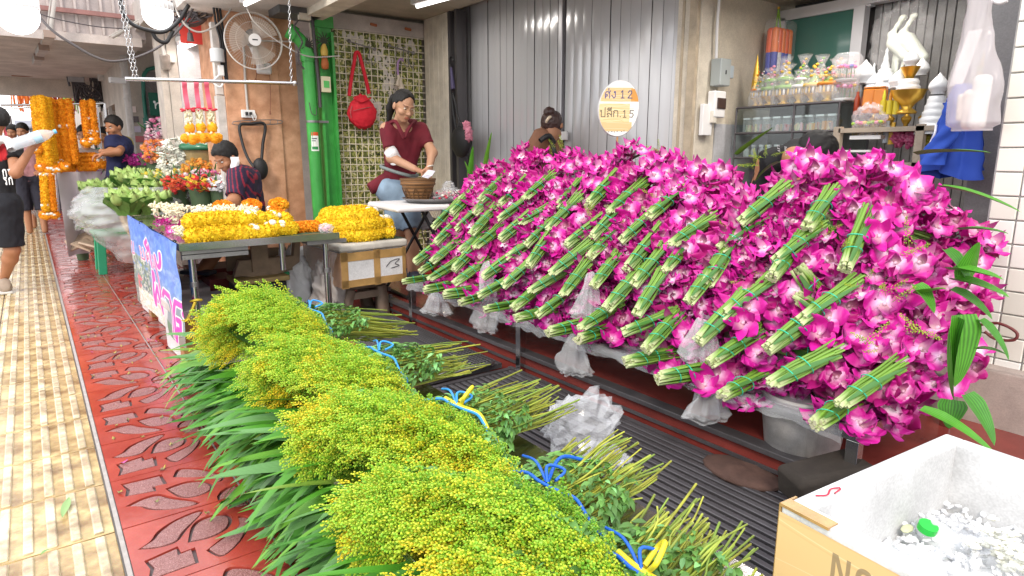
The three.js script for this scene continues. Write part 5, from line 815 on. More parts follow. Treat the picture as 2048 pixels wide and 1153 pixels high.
function garland(label, pts, r, m, whites = [], group, closed = false) {
  const t = thing('marigold_garland', label, 'garland', [0, 0, 0], 0, group);
  mesh('flower_rope', [ruff(pts, r * 0.93, 0.012, closed, 12)], m, t);
  const c = curve(pts, closed), L = c.getLength() + (closed ? 0 : 1.6 * r), F = c.computeFrenetFrames(60, closed), s = r > 0.04 ? 0.0085 : 0.008, n = Math.round(6.28 * r * L / (s * s) * 1.25), im = new THREE.InstancedMesh(ptl, m, n), col = new THREE.Color(), o = new THREE.Object3D(); im.name = 'petals'; im.castShadow = im.receiveShadow = true;
  for (let i = 0; i < n; i++) {
    let u = rnd(), over = 0; if (!closed) { const q = u * L - 0.8 * r; over = q < 0 ? q : q > L - 1.6 * r ? q - (L - 1.6 * r) : 0; u = cl(q / (L - 1.6 * r)); }
    const a = rnd() * 6.283, k = Math.min(60, Math.round(u * 60)), N = F.normals[k].clone().multiplyScalar(Math.cos(a)).addScaledVector(F.binormals[k], Math.sin(a)), T = F.tangents[k], e = over / (0.8 * r), D = N.clone().multiplyScalar(Math.sqrt(Math.max(0.03, 1 - e * e))).addScaledVector(T, e);
    o.position.copy(c.getPointAt(u)).addScaledVector(D, r * rr(0.88, 1.0)); aim(o, D.clone().add(V(rr(-0.7, 0.7), rr(-0.7, 0.7), rr(-0.7, 0.7))), V(rr(-1, 1), rr(-1, 1), rr(-1, 1))); o.scale.setScalar(s * rr(0.8, 1.3)); o.updateMatrix(); im.setMatrixAt(i, o.matrix); const q = rr(0.75, 1.15); col.setRGB(q, q * rr(0.88, 1.06), q); im.setColorAt(i, col);
  }
  t.add(stuff(im));
  for (const w of whites) { const p = c.getPointAt(w); const g = []; for (let k = 0; k < 7; k++) g.push(warp(ball(r * 0.55, [p.x + rr(-r, r) * 0.75, p.y + rr(0, r) * 0.8, p.z + rr(-r, r) * 0.5], [1, 0.8, 1], 8), (v) => { v.x += 0.006 * nz(v.x * 90, v.y * 90, v.z * 90); })); mesh('white_rosebud', g, roseW, t); }
  return t;
}
{
  const y = TY + 0.045;
  for (const [i, dz, yy] of [[0, 0, 0], [1, 0.08, 0], [2, 0.03, 0.075]]) garland(`${['front lower', 'rear lower', 'upper'][i]} roll of bright yellow marigold on the table front corner`, [[0.72, y + yy, -4.04 - dz], [0.85, y + yy + 0.005, -4.05 - dz], [1.0, y + yy, -4.05 - dz], [1.1, y + yy - 0.004, -4.06 - dz]], 0.047, marY, [0.86], 'yellow rolls on the table front');
  garland('short yellow marigold roll standing between white roses on the table', [[1.14, y, -4.06], [1.2, y + 0.01, -4.07], [1.29, y, -4.08]], 0.045, marY, [0.1, 0.4], 'yellow rolls on the table front');
  garland('upper yellow marigold piece right of the white roses', [[1.16, y + 0.07, -4.1], [1.2, y + 0.075, -4.1]], 0.036, marY, [0.9], 'yellow rolls on the table front');
  garland('tall yellow marigold ball left of the orange garland', [[1.26, y + 0.02, -4.1], [1.27, y + 0.05, -4.12]], 0.048, marY, [], 'yellow rolls on the table front');
  garland('short orange marigold garland at the right front of the table', [[1.32, y - 0.005, -4.12], [1.4, y - 0.005, -4.14], [1.47, y - 0.005, -4.14]], 0.036, marO);
  for (let i = 0; i < 9; i++) garland(`small orange marigold coil, ${ORD[i]} from the left on the back heap`, [[0.93 + i * 0.066 + rr(-0.02, 0.02), y - 0.01 + (i % 3) * 0.05, -4.75 - (i % 3) * 0.1], [0.97 + i * 0.066, y + (i % 3) * 0.05, -4.8 - (i % 3) * 0.1], [0.99 + i * 0.066, y - 0.01 + (i % 3) * 0.05, -4.72 - (i % 3) * 0.1]], 0.034, pick([marO, marD]), i % 3 === 1 ? [0.2] : [], 'orange coils heaped on the table');
  for (let i = 0; i < 2; i++) garland(['single orange marigold head on the left of the table', 'second orange marigold head beside it, nearer the middle'][i], [[0.86 + i * 0.14, y, -5.3 + i * 0.1], [0.875 + i * 0.14, y + 0.01, -5.3 + i * 0.1]], 0.03, marO);
  // jasmine strings: ropes of many tiny pale buds
  for (let k = 0; k < 6; k++) {
    const t = thing('jasmine_string', ['pale jasmine string folded at the front left of the table', 'jasmine string behind the yellow rolls, nearest them', 'jasmine string lying across the table middle', 'jasmine string under the orange coils', 'jasmine string at the left middle of the table', 'jasmine string at the far left of the table'][k], 'garland'), pts = [], z0 = [-4.15, -4.4, -4.55, -4.68, -4.8, -5.15][k], x0 = [0.66, 0.82, 0.86, 0.9, 0.7, 0.68][k], w = [0.07, 0.3, 0.34, 0.3, 0.2, 0.16][k], gs = [];
    for (let i = 0; i < 170; i++) { const u = i / 170, p = V(x0 + w * (0.5 + 0.5 * Math.sin(u * 22)) + rr(-0.012, 0.012), TY + 0.012 + (k ? 0.13 : 0.05) * Math.abs(Math.sin(u * 9)) + rr(0, 0.012), z0 + (u - 0.5) * 0.2 + rr(-0.012, 0.012)); const d = V(rr(-1, 1), rr(0, 1), rr(-1, 1)); gs.push(bar(p, p.clone().addScaledVector(d.normalize(), 0.028), 0.004, 4, 0.007)); }
    stuff(mesh('buds', gs, jas, t));
  }
  const t = thing('loose_flowers', 'scatter of pink, purple and white loose blossoms at the left front of the table', 'flowers');
  for (let i = 0; i < 70; i++) { const f = mesh('blossom', pick(FL), pick(petalM), t); f.position.set(rr(0.67, 0.92), TY + 0.02 + rr(0, 0.05), rr(-5.2, -4.25)); f.rotation.set(-PI / 2 + rr(-0.6, 0.6), rr(-0.5, 0.5), rr(0, 6)); f.scale.setScalar(rr(0.5, 0.85)); }
  one('banana_leaf', 'green banana leaf lying at the right front of the table', 'leaf', [grid(10, 8, (u, v) => [lerp(1.2, 1.5, u), TY + 0.006 + 0.008 * nz(u * 4, v * 3, 1), lerp(-4.3, -4.0, v)])], mat([0.05, 0.12, 0.07], 0.4));
  one('folded_leaves', 'folded banana leaf squares at the back right of the table', 'leaves', [0, 1, 2, 3].map((i) => bx(0.09, 0.012, 0.13, [1.36 + i * 0.035, TY + 0.03 + 0.012 * (i % 2), -4.75 + i * 0.06], [0.3, i * 0.5, 0.5 - i * 0.2])), mat([0.12, 0.24, 0.14], 0.5));
  const pkt = thing('flower_packet', 'small clear packet of pink buds at the right end of the table', 'packet', [1.5, TY + 0.035, -4.03]); mesh('bag', [crumple(0.05, 0.035, 0.04, 3)], M.film, pkt); mesh('buds', Array.from({ length: 12 }, () => ball(0.011, [rr(-0.03, 0.03), rr(-0.02, 0.01), rr(-0.02, 0.02)], 1, 6)), mat([0.75, 0.4, 0.45], 0.6), pkt);
}
// crumpled plastic: a closed skin with sharp folds
function crumple(a, b, c, seed, n = 26, f = 2.6) {
  return warp(new THREE.SphereGeometry(1, n * 2, n), (v) => { const k = 1 + 0.3 * Math.abs(nz(v.x * f + seed, v.y * f, v.z * f)) * 2 - 0.28 + 0.22 * Math.abs(nz(v.x * 5 + seed, v.y * 5, v.z * 5)) + 0.12 * nz(v.x * 11, v.y * 11 + seed, v.z * 11); v.set(v.x * a * k, v.y * b * k, v.z * c * k); });
}
// box with the yellow garland heap
{
  const W = 0.5, D = 0.62, H = 0.3, t = thing('foam_box', 'taped white foam box on a stool carrying the big yellow garland heap', 'box', [1.845, 0.365, -4.42], 0.06);
  mesh('body', [bx(W, H - 0.05, D, [0, (H - 0.05) / 2, 0], [0, 0, 0], 0.025)], M.foam, t);
  mesh('lid', [bx(W + 0.03, 0.055, D + 0.03, [0, H - 0.022, 0], [0, 0.02, 0], 0.02)], grimy([0.7, 0.66, 0.58], 0.7, 2), t);
  for (const [w, h, x, y] of [[W + 0.004, 0.05, 0, 0.03], [W + 0.004, 0.06, 0, 0.215], [0.05, 0.25, -0.225, 0.125], [0.05, 0.25, 0.02, 0.125], [0.025, 0.25, 0.235, 0.125]]) mesh('tape', [bx(w, h, 0.004, [x, y, D / 2 + 0.001], [0, 0, 0])], M.tape, t);
  mesh('tape', [bx(0.004, 0.24, D + 0.002, [-W / 2 - 0.001, 0.125, 0])], mat([0.5, 0.3, 0.18], 0.25, { map: rep(grainT, 2), metric: true }), t); mesh('tape', [bx(0.004, 0.24, D, [W / 2 + 0.001, 0.125, 0])], M.tape, t);
  mesh('pen_mark', [tube([[0.09, 0.12, 0.313], [0.13, 0.155, 0.313], [0.2, 0.165, 0.313], [0.16, 0.135, 0.313], [0.195, 0.12, 0.313], [0.13, 0.105, 0.313]], 0.0025, 30, 4)], M.black, t);
  mesh('loose_film', [warp(grid(16, 16, (u, v) => [-W / 2 - 0.02 - 0.05 * Math.sin(v * 3) * u, lerp(0.26, -0.25 * u, v), lerp(-0.25, 0.32, u)]), (v) => { v.x -= 0.03 * Math.abs(nz(v.y * 9, v.z * 9, 2)); })], M.film, t);
  const yb = 0.365 + H + 0.02, x0 = 1.81, z0 = -4.4;
  one('banana_leaf', 'banana leaf spread on the box lid under the yellow garlands', 'leaf', [grid(8, 8, (u, v) => [1.66 + u * 0.47, 0.674 + 0.006 * nz(u * 4, v * 4, 7), -4.7 + v * 0.55])], mat([0.035, 0.07, 0.035], 0.5));
  let i = 0;
  for (const [dy, r, n] of [[0.03, 0.195, 3], [0.095, 0.185, 3], [0.15, 0.15, 3]]) for (let k = 0; k < 1; k++) {
    const pts = []; for (let a = 0; a < 9; a++) pts.push([x0 + Math.cos(a / 9 * 6.28) * (r + 0.012 * Math.sin(a * 2)), yb + dy, z0 + Math.sin(a / 9 * 6.28) * r * 1.2]);
    garland(`${['lowest', 'middle', 'top'][i++]} ring of yellow marigold in the heap on the foam box`, pts, 0.05, marY, [0.08, 0.97], 'yellow garland rings on the foam box', true);
  }
  garland('bunched yellow garland end at the right of the heap on the box', [[x0 + 0.2, yb + 0.06, z0 + 0.05], [x0 + 0.26, yb + 0.1, z0 + 0.06], [x0 + 0.27, yb + 0.03, z0 + 0.1], [x0 + 0.22, yb + 0.02, z0 + 0.18]], 0.04, marY, [0.3, 0.7]);
  garland('yellow garland arch over the top of the heap on the box', [[x0 - 0.13, yb + 0.16, z0], [x0 - 0.05, yb + 0.175, z0 + 0.03], [x0 + 0.1, yb + 0.175, z0 + 0.02], [x0 + 0.17, yb + 0.15, z0 - 0.05]], 0.042, marY, [0.9]);
  // stool under the box
  const s = thing('wooden_stool', 'worn folding plastic stool under the taped foam box', 'stool', [1.84, 0, -4.42], 0.05), wood = grimy([0.33, 0.24, 0.18], 0.6, 2);
  mesh('seat', [bx(0.36, 0.05, 0.3, [0, 0.335, 0], [0, 0, 0], 0.012)], wood, s);
  for (const sx of [-1, 1]) for (const sz of [-1, 1]) { const l = mesh('leg', [put(new THREE.CylinderGeometry(0.045, 0.06, 0.33, 4), [sx * 0.15, 0.16, sz * 0.13], [sz * 0.1, PI / 4, sx * 0.16])], wood, s); for (let k = 0; k < 5; k++) mesh('ridge', [bx(0.02, 0.03, 0.02, [sx * (0.19 + 0.01 * (4 - k)), 0.05 + k * 0.06, sz * 0.17])], M.darkIron, l); }
  mesh('crosspiece', [bx(0.3, 0.05, 0.03, [0, 0.27, 0.15]), bx(0.02, 0.05, 0.28, [0.17, 0.27, 0])], wood, s);
  one('dark_stool', 'dark plastic stool standing behind the taped foam box', 'stool', [bx(0.28, 0.03, 0.26, [1.6, 0.36, -5.0], [0, 0, 0], 0.01), ...[[-1, -1], [1, -1], [-1, 1], [1, 1]].map(([a, b]) => bx(0.05, 0.35, 0.05, [1.6 + a * 0.12, 0.18, -5.0 + b * 0.1], [0.05 * b, 0, -0.05 * a], 0.006))], M.blackPlastic);
}
// under the garland table
{
  for (const [x, y, z, w, h, d, l] of [[0.9, 0, -4.45, 0.56, 0.34, 0.5, 'closed white foam box with tan tape under the garland table, front one'], [0.86, 0, -5.2, 0.36, 0.33, 0.55, 'white foam box with tan taped corner under the table, rear one'], [0.84, 0, -5.85, 0.4, 0.3, 0.4, 'farthest foam box under the garland table']]) {
    const t = thing('foam_box', l, 'box', [x, y, z], 0.05);
    mesh('body', [bx(w, h - 0.06, d, [0, (h - 0.06) / 2, 0], [0, 0, 0], 0.012)], M.foam, t); mesh('lid', [bx(w + 0.02, 0.06, d + 0.02, [0, h - 0.03, 0], [0, 0, 0], 0.012)], grimy([0.72, 0.68, 0.66], 0.7, 1.5), t);
    mesh('tape', [bx(w + 0.006, 0.075, 0.004, [0, h - 0.1, d / 2 + 0.002])], M.tape, t); for (const sx of [-1, 1]) mesh('tape', [bx(0.08, h - 0.07, 0.004, [sx * (w / 2 - 0.04), (h - 0.07) / 2, d / 2 + 0.001])], M.tape, t); mesh('tape', [bx(0.004, h - 0.07, 0.1, [-w / 2 - 0.002, (h - 0.07) / 2, d / 2 - 0.05])], M.tape, t);
  }
  const sc = thing('wooden_trough', 'worn wooden trough hanging under the table on a dark stool', 'trough', [1.24, 0.45, -4.6]), wd = grimy([0.34, 0.24, 0.16], 0.65, 2.5);
  mesh('front', [extr(shapeOf([[-0.2, 0], [-0.14, 0], [-0.03, -0.02], [0.14, 0], [0.24, 0.06], [0.26, 0.24], [0.23, 0.24], [0.21, 0.1], [-0.16, 0.1]]), 0.05, 0.006)], wd, sc); mesh('back', [bx(0.42, 0.14, 0.03, [0.02, 0.07, -0.2])], wd, sc); mesh('slat', [bx(0.11, 0.2, 0.02, [-0.03, 0.12, 0.065])], wd, sc); mesh('bottom', [bx(0.36, 0.02, 0.22, [0.02, 0.01, -0.08])], wd, sc);
  const st = thing('black_stool', 'black plastic step stool with a yellowed top under the table', 'stool', [1.2, 0, -4.6]);
  mesh('top', [bx(0.36, 0.035, 0.26, [0, 0.42, 0.02], [0, 0, 0], 0.008)], grimy([0.5, 0.36, 0.14], 0.5, 3), st); mesh('skirt', [bx(0.34, 0.14, 0.22, [0, 0.33, 0], [0, 0, 0], 0.02)], M.blackPlastic, st); mesh('badge', [bx(0.05, 0.08, 0.01, [0.03, 0.32, 0.115])], grimy([0.45, 0.36, 0.22], 0.5, 2), st);
  for (const sx of [-1, 1]) for (const sz of [-1, 1]) mesh('leg', [bx(0.06, 0.3, 0.05, [sx * 0.15, 0.14, sz * 0.09], [0, 0, sx * 0.08], 0.008)], M.blackPlastic, st);
  one('red_crate', 'dark red plastic crate under the garland table behind the stool', 'crate', [span(0.95, 1.12, 0, 0.38, -5.2, -4.9), span(0.9, 1.4, 0, 0.4, -5.6, -5.25)], mat([0.16, 0.015, 0.015], 0.5));
  const sk = thing('white_sack', 'crumpled white sack with a small green clover print beside the table leg', 'sack', [1.5, 0.28, -4.75]); mesh('sack', [crumple(0.19, 0.34, 0.22, 9, 26, 1.6)], mat([0.72, 0.71, 0.72], 0.5), sk);
  mesh('print', [0, 1, 2, 3].map((k) => ball(0.014, [-0.12 + 0.02 * (k % 2), 0.13 + 0.022 * (k >> 1), 0.19], [1, 1, 0.3], 6)), mat([0.02, 0.22, 0.08], 0.6), sk);
  one('grey_film_bundle', 'greyish bundle of plastic film between the sack and the foam box', 'film', [crumple(0.13, 0.28, 0.16, 21).translate(1.62, 0.3, -4.35)], mat([0.6, 0.55, 0.52], 0.3, { transparent: true, opacity: 0.75 }));
}
// lotus stall
{
  const base = on(255, 470, 'y', 0.45);
  const st = thing('green_stool', 'green plastic stool under the bagged lotus buds', 'stool', [0.72, 0, -8.3]), gp = mat([0.03, 0.42, 0.2], 0.4);
  mesh('seat', [bx(0.5, 0.05, 0.5, [0, 0.42, 0], [0, 0, 0], 0.015)], gp, st); for (const sx of [-1, 1]) for (const sz of [-1, 1]) mesh('leg', [bx(0.08, 0.42, 0.07, [sx * 0.19, 0.2, sz * 0.19], [sz * -0.06, 0, sx * 0.06], 0.01)], gp, st);
  const bag = thing('plastic_bag', 'big clear plastic bag wrapped round the lotus buds', 'bag', [0.86, 0.62, -7.5]);
  mesh('film', [warp(grid(60, 40, (u, v) => { const a = u * 2 * PI, k = Math.pow(v, 0.7), r = 0.14 + 0.42 * Math.sin(PI * (0.08 + 0.72 * v)); return [Math.cos(a) * r * 0.95, lerp(-0.4, 0.34, k), Math.sin(a) * r * 1.4]; }), (p) => { const k = 1 + 0.22 * Math.abs(nz(p.x * 4, p.y * 7, p.z * 4)) + 0.1 * Math.abs(nz(p.x * 12, p.y * 12, p.z * 12)); p.x *= k; p.z *= k; })], mat([0.84, 0.86, 0.88], 0.15, { transparent: true, opacity: 0.34 }), bag);
  mesh('gathered_neck', [crumple(0.16, 0.09, 0.18, 5).translate(0.42, 0.26, 0.55)], M.film, bag); mesh('gathered_neck', [crumple(0.12, 0.16, 0.16, 8).translate(0.1, -0.5, 0.5)], M.film, bag);
  one('straw_stems', 'pale bundle of lotus stalks showing through the bag', 'stalks', Array.from({ length: 70 }, (_, i) => bar([0.86 + rr(-0.2, 0.25), 0.7 + rr(-0.1, 0.05), -7.4 + rr(-0.4, 0.4)], [0.82 + rr(-0.07, 0.12), 0.22 + rr(-0.03, 0.1), -6.95 + rr(-0.25, 0.3)], 0.011, 5)), mat([0.55, 0.44, 0.28], 0.6));
  const bud = () => { const g = []; for (let r = 0; r < 2; r++) for (let k = 0; k < 5; k++) { const a = k * 1.257 + r * 0.6; g.push(tint(grid(4, 5, (u, v) => { const s = (u - 0.5) * 2, w = 0.03 * Math.sin(PI * cl(0.12 + v * 0.88)), o = (0.034 - r * 0.008) * Math.sin(PI * (0.15 + v * 0.8)) + 0.002; return [Math.sin(a + s * w * 26) * o, v * (0.1 + r * 0.012), Math.cos(a + s * w * 26) * o]; }), (p) => { const t = cl(p.y / 0.1); return [lerp(0.2, 0.42, t), lerp(0.4, 0.56, t), lerp(0.09, 0.18, t)]; })); } return join(g, true); };
  const LB = [bud(), bud()], lbm = mat([1, 1, 1], 0.45, { vertexColors: true }), pad = mat([0.13, 0.32, 0.06], 0.45, { map: grainT });
  const C = [[225, 352, 0.98, 'back left'], [262, 365, 0.98, 'back right'], [200, 388, 0.86, 'front left'], [290, 372, 0.96, 'upper right'], [300, 385, 0.9, 'far right'], [255, 410, 0.82, 'front middle'], [300, 412, 0.8, 'front right']];
  for (const [px, py, y, l] of C) {
    const p = on(px, py, 'y', y), t = thing('lotus_bunch', `bunch of pale green lotus buds wrapped in its leaf, ${l} of the bag`, 'lotus bunch', p, 0, 'lotus bunches in the clear bag');
    for (let i = 0; i < 15; i++) { const o = mesh('bud', LB[i % 2], lbm, t), a = i * 2.4, r = 0.125 * Math.sqrt(i / 15); o.position.set(Math.cos(a) * r, 0.01 + 0.04 * (1 - r * 7), Math.sin(a) * r); aim(o, V(Math.cos(a) * r * 6 - 0.15, 1, Math.sin(a) * r * 6 + 0.3), V(0, 0, 1)); o.scale.setScalar(rr(1.0, 1.4)); }
    for (let k = 0; k < 7; k++) { const a = k * 0.9 + rr(-0.3, 0.3); mesh('leaf', [put(grid(8, 8, (u, v) => { const s = (u - 0.5) * 1.7, e = 0.09 + 0.1 * Math.pow(v, 1.4); return [Math.sin(s) * e, -0.09 + 0.17 * v * (1 - 0.35 * (2 * u - 1) * (2 * u - 1)) + 0.01 * nz(s * 3, v * 3, k), Math.cos(s) * e + 0.015 * nz(s * 2, v * 2, k + 5)]; }), [0, 0, 0], [0, a, 0])], pad, t); }
  }
  // flower bins behind, each bunch made of many small heads
  const head = join([tint(ball(0.5, [0, 0, 0], [1, 0.35, 1], 6), () => [1, 1, 1]), ...Array.from({ length: 7 }, (_, k) => tint(ball(0.4, [Math.cos(k * 0.9) * 0.7, -0.1, Math.sin(k * 0.9) * 0.7], [1, 0.3, 0.7], 5), () => [0.8, 0.8, 0.8]))], true);
  const tmp = new THREE.Object3D(), heads = (name, label, px, py, z, wx, hy, n, size, c, cat = 'flowers') => {
    n = Math.round(n * 1.7); hy *= 1.25;
    const p = on(px, py, 'z', z), t = thing(name, label, cat, p); 
    const im = new THREE.InstancedMesh(head, mat([1, 1, 1], 0.6, { vertexColors: true }), n); im.name = 'bloom'; im.castShadow = im.receiveShadow = true; const col = new THREE.Color();
    for (let i = 0; i < n; i++) { const u = rr(-1, 1), q = rr(-1, 1), k = Math.sqrt(cl(1 - u * u * 0.8)); tmp.position.set(u * wx, q * hy * k, rr(-0.1, 0.1) + 0.12 * (1 - Math.abs(q))); tmp.rotation.set(rr(0, 1.6), rr(-1, 1), rr(-0.8, 0.8)); tmp.scale.setScalar(size * rr(0.7, 1.2)); tmp.updateMatrix(); im.setMatrixAt(i, tmp.matrix); const b = pick(c), s = rr(0.75, 1.15); col.setRGB(b[0] * s, b[1] * s, b[2] * s); im.setColorAt(i, col); }
    t.add(stuff(im));
    const gs = []; for (let i = 0; i < 13; i++) gs.push(blade(0.12, 0.01, rr(0.4, 1.1), 4).rotateZ(rr(-1.2, 1.2)).rotateX(rr(-0.4, 0.8)).translate(rr(-wx, wx), rr(-hy, hy * 0.6), rr(-0.08, 0.08)));
    stuff(mesh('leaves', gs, M.leaf2, t)); mesh('wrapped_stems', [put(new THREE.CylinderGeometry(wx * 0.85, wx * 0.5, 0.5, 14), [0, -hy * 0.6 - 0.25, -0.03])], mat([0.05, 0.09, 0.04], 0.6), t); return t;
  };
  heads('magenta_flowers', 'magenta orchid sprays left of the pale pink flowers', 280, 322, -9.0, 0.2, 0.07, 90, 0.022, [[0.6, 0.02, 0.3], [0.7, 0.05, 0.4]]);
  heads('purple_flowers', 'purple flowers at the end of the stall on the left', 172, 353, -9.6, 0.14, 0.1, 60, 0.022, [[0.45, 0.05, 0.4], [0.7, 0.4, 0.6]]);
  heads('pink_flowers', 'tall bouquet of pale pink flowers under the white sign', 322, 276, -8.6, 0.16, 0.2, 170, 0.024, [[0.8, 0.45, 0.55], [0.75, 0.6, 0.65], [0.6, 0.15, 0.3]]);
  heads('orange_flowers', 'orange and pink flowers below the pale pink bouquet', 318, 306, -8.3, 0.17, 0.12, 130, 0.023, [[0.8, 0.2, 0.03], [0.8, 0.35, 0.3], [0.85, 0.3, 0.05]]);
  heads('white_roses', 'bunch of white roses with green leaves in front of the orange flowers', 352, 322, -7.7, 0.16, 0.19, 46, 0.045, [[0.85, 0.85, 0.76], [0.8, 0.82, 0.72]]);
  heads('yellow_daisies', 'small yellow and white daisies by the white roses', 330, 350, -7.3, 0.24, 0.05, 90, 0.018, [[0.8, 0.62, 0.05], [0.8, 0.78, 0.6]]);
  heads('orange_daisies', 'orange gerberas under the green ceramic urn', 402, 338, -7.2, 0.18, 0.08, 110, 0.022, [[0.75, 0.25, 0.02], [0.7, 0.35, 0.03]]);
  heads('red_flowers', 'red flowers in front beside the clear film', 356, 368, -6.9, 0.13, 0.07, 70, 0.022, [[0.6, 0.02, 0.02], [0.7, 0.1, 0.02]]);
  heads('pink_daisies', 'pink and white daisies left of the seated man', 410, 352, -6.9, 0.2, 0.05, 120, 0.017, [[0.75, 0.15, 0.3], [0.8, 0.7, 0.72], [0.55, 0.1, 0.4]]);
  heads('red_gerberas', 'red and yellow gerberas low before the seated man', 402, 366, -6.6, 0.13, 0.06, 70, 0.024, [[0.65, 0.02, 0.02], [0.8, 0.5, 0.03]]);
  heads('white_daisies', 'white daisies before the seated man', 442, 368, -6.5, 0.12, 0.06, 70, 0.02, [[0.82, 0.82, 0.84], [0.75, 0.75, 0.8]]);
  heads('pale_orchids', 'pale pink orchid bundle hanging over the front of the stall on the left', 152, 418, -9.3, 0.12, 0.16, 110, 0.03, [[0.8, 0.6, 0.7], [0.82, 0.72, 0.78]]);
  const pk = thing('white_orchid_packs', 'white wrapped flower packs with green stems left of the lotus bag', 'flower packs');
  for (let i = 0; i < 60; i++) { const p = on(rr(145, 188), rr(375, 460), 'z', -8.9 + rr(-0.2, 0.2)); mesh('stem', [bar(p, p.clone().add(V(0.24 + rr(-0.05, 0.1), 0.1 + rr(-0.03, 0.05), rr(-0.1, 0.1))), 0.008, 5)], pick([M.lime, M.leaf]), pk); }
  mesh('wrapping', [crumple(0.2, 0.22, 0.25, 31).translate(...A3(on(180, 430, 'z', -8.9)))], M.film, pk); mesh('red_petals', Array.from({ length: 8 }, () => ball(0.02, A3(on(rr(128, 145), rr(462, 472), 'z', -9.2)), 1, 6)), mat([0.6, 0.02, 0.05], 0.6), pk);
  one('cardboard_pieces', 'flattened cardboard pieces lying by the green stool', 'cardboard', [0, 1, 2].map((i) => bx(0.34, 0.02, 0.22, A3(on(165 + i * 12, 480 + i * 10, 'z', -9.1 + i * 0.2)), [0.5, i, 0.4 - 0.3 * i])), grimy([0.6, 0.45, 0.33], 0.8, 2));
  // green ceramic urn
  const u = thing('ceramic_urn', 'tan urn with a green glazed rim in front of the white pier', 'urn', on(412, 320, 'z', -7.6));
  mesh('bowl', [lathe([[0.001, -0.2], [0.1, -0.2], [0.11, -0.15], [0.2, 0.0], [0.22, 0.1], [0.21, 0.11]], 26)], grimy([0.5, 0.36, 0.17], 0.35, 2), u); mesh('rim', [lathe([[0.2, 0.1], [0.25, 0.1], [0.26, 0.13], [0.24, 0.17], [0.2, 0.17]], 26)], mat([0.03, 0.16, 0.08], 0.2), u);
  mesh('ornament', [tube([[0.06, 0.16, 0.05], [0.08, 0.24, 0.04], [0.14, 0.28, 0.02], [0.13, 0.38, 0.02], [0.12, 0.48, 0.0]], 0.03, 20, 8)], mat([0.02, 0.09, 0.04], 0.3), u);
}
// hanging rod with chains and ribboned garlands
{
  const z = -4.9, y = 1.755, r = thing('hanging_rod', 'steel rod hung on chains above the garland table', 'rod');
  mesh('rod', [bar([0.57, 1.735, z], [1.655, 1.775, z], 0.013, 10), ball(0.02, [1.655, 1.775, z])], M.steel, r);
  const chain = (a, b, name) => { const n = Math.round(a.distanceTo(b) / 0.024), g = []; for (let i = 0; i < n; i++) { const p = mix3(a, b, (i + 0.5) / n), k = new THREE.TorusGeometry(0.008, 0.0022, 5, 10).scale(1, 1.75, 1); if (i % 2) k.rotateY(PI / 2); g.push(k.rotateZ(-Math.atan2(b.x - a.x, b.y - a.y)).translate(p.x, p.y, p.z)); } stuff(mesh('chain', g, M.steel, r)); };
  chain(V(0.62, 1.74, z), on(232, -30, 'z', z)); chain(V(0.64, 1.74, z), on(240, -30, 'z', z)); chain(V(1.63, 1.77, z), on(577, -30, 'z', z));
  [[367, 375, 219, 275], [391, 397, 217, 271], [411, 420, 218, 272]].forEach(([a, b, y1, y2], i) => {
    const p = on(a, 165, 'z', z), q = on(b, y1, 'z', z), e = on(b + 2, y2, 'z', z), t = thing('ribbon_garland', `jasmine and marigold garland on a pink ribbon, ${['left', 'middle', 'right'][i]} of three on the rod`, 'garland', [0, 0, 0], 0, 'ribbon garlands on the hanging rod');
    mesh('ribbon', [grid(2, 12, (u, v) => { const c = mix3(p, q, v); return [c.x + (u - 0.5) * 0.03, c.y, c.z + 0.013 * (v < 0.1 ? 1 : 0) + 0.004 * Math.sin(v * 9 + u)]; })], pinkM, t);
    const w = []; for (let k = 0; k < 60; k++) { const a2 = k * 2.4, l = rr(0, 1); w.push(ball(0.009, [q.x + Math.cos(a2) * 0.02, lerp(q.y - 0.01, q.y - 0.1, l), q.z + Math.sin(a2) * 0.02], [0.8, 1.3, 0.8], 5)); } stuff(mesh('jasmine', w, jas, t));
    const rd = []; for (let k = 0; k < 10; k++) { const a2 = k * 0.63; rd.push(ball(0.011, [q.x + Math.cos(a2) * 0.035, q.y - 0.005 + rr(-0.008, 0.008), q.z + Math.sin(a2) * 0.035], [1.4, 0.6, 1], 5)); } mesh('red_bow', rd, mat([0.65, 0.03, 0.06], 0.6), t);
    mesh('marigold', [ruff([[q.x, q.y - 0.13, q.z], [q.x + 0.002, q.y - 0.12, q.z]], 0.032)], i ? marD : marO, t);
    for (const s of [-1, 0.2, 1]) mesh('marigold', [ruff([[q.x + s * 0.032, q.y - 0.195 - 0.012 * (1 - Math.abs(s)), q.z + 0.02 * (s === 0.2 ? 1 : 0)], [q.x + s * 0.036, q.y - 0.19, q.z + 0.02 * (s === 0.2 ? 1 : 0)]], 0.028)], marO, t);
    mesh('jasmine', Array.from({ length: 8 }, (_, k) => ball(0.01, [q.x + rr(-0.02, 0.02), q.y - 0.165 + rr(-0.01, 0.01), q.z + rr(0, 0.025)], 1, 5)), jas, t);
  });
}
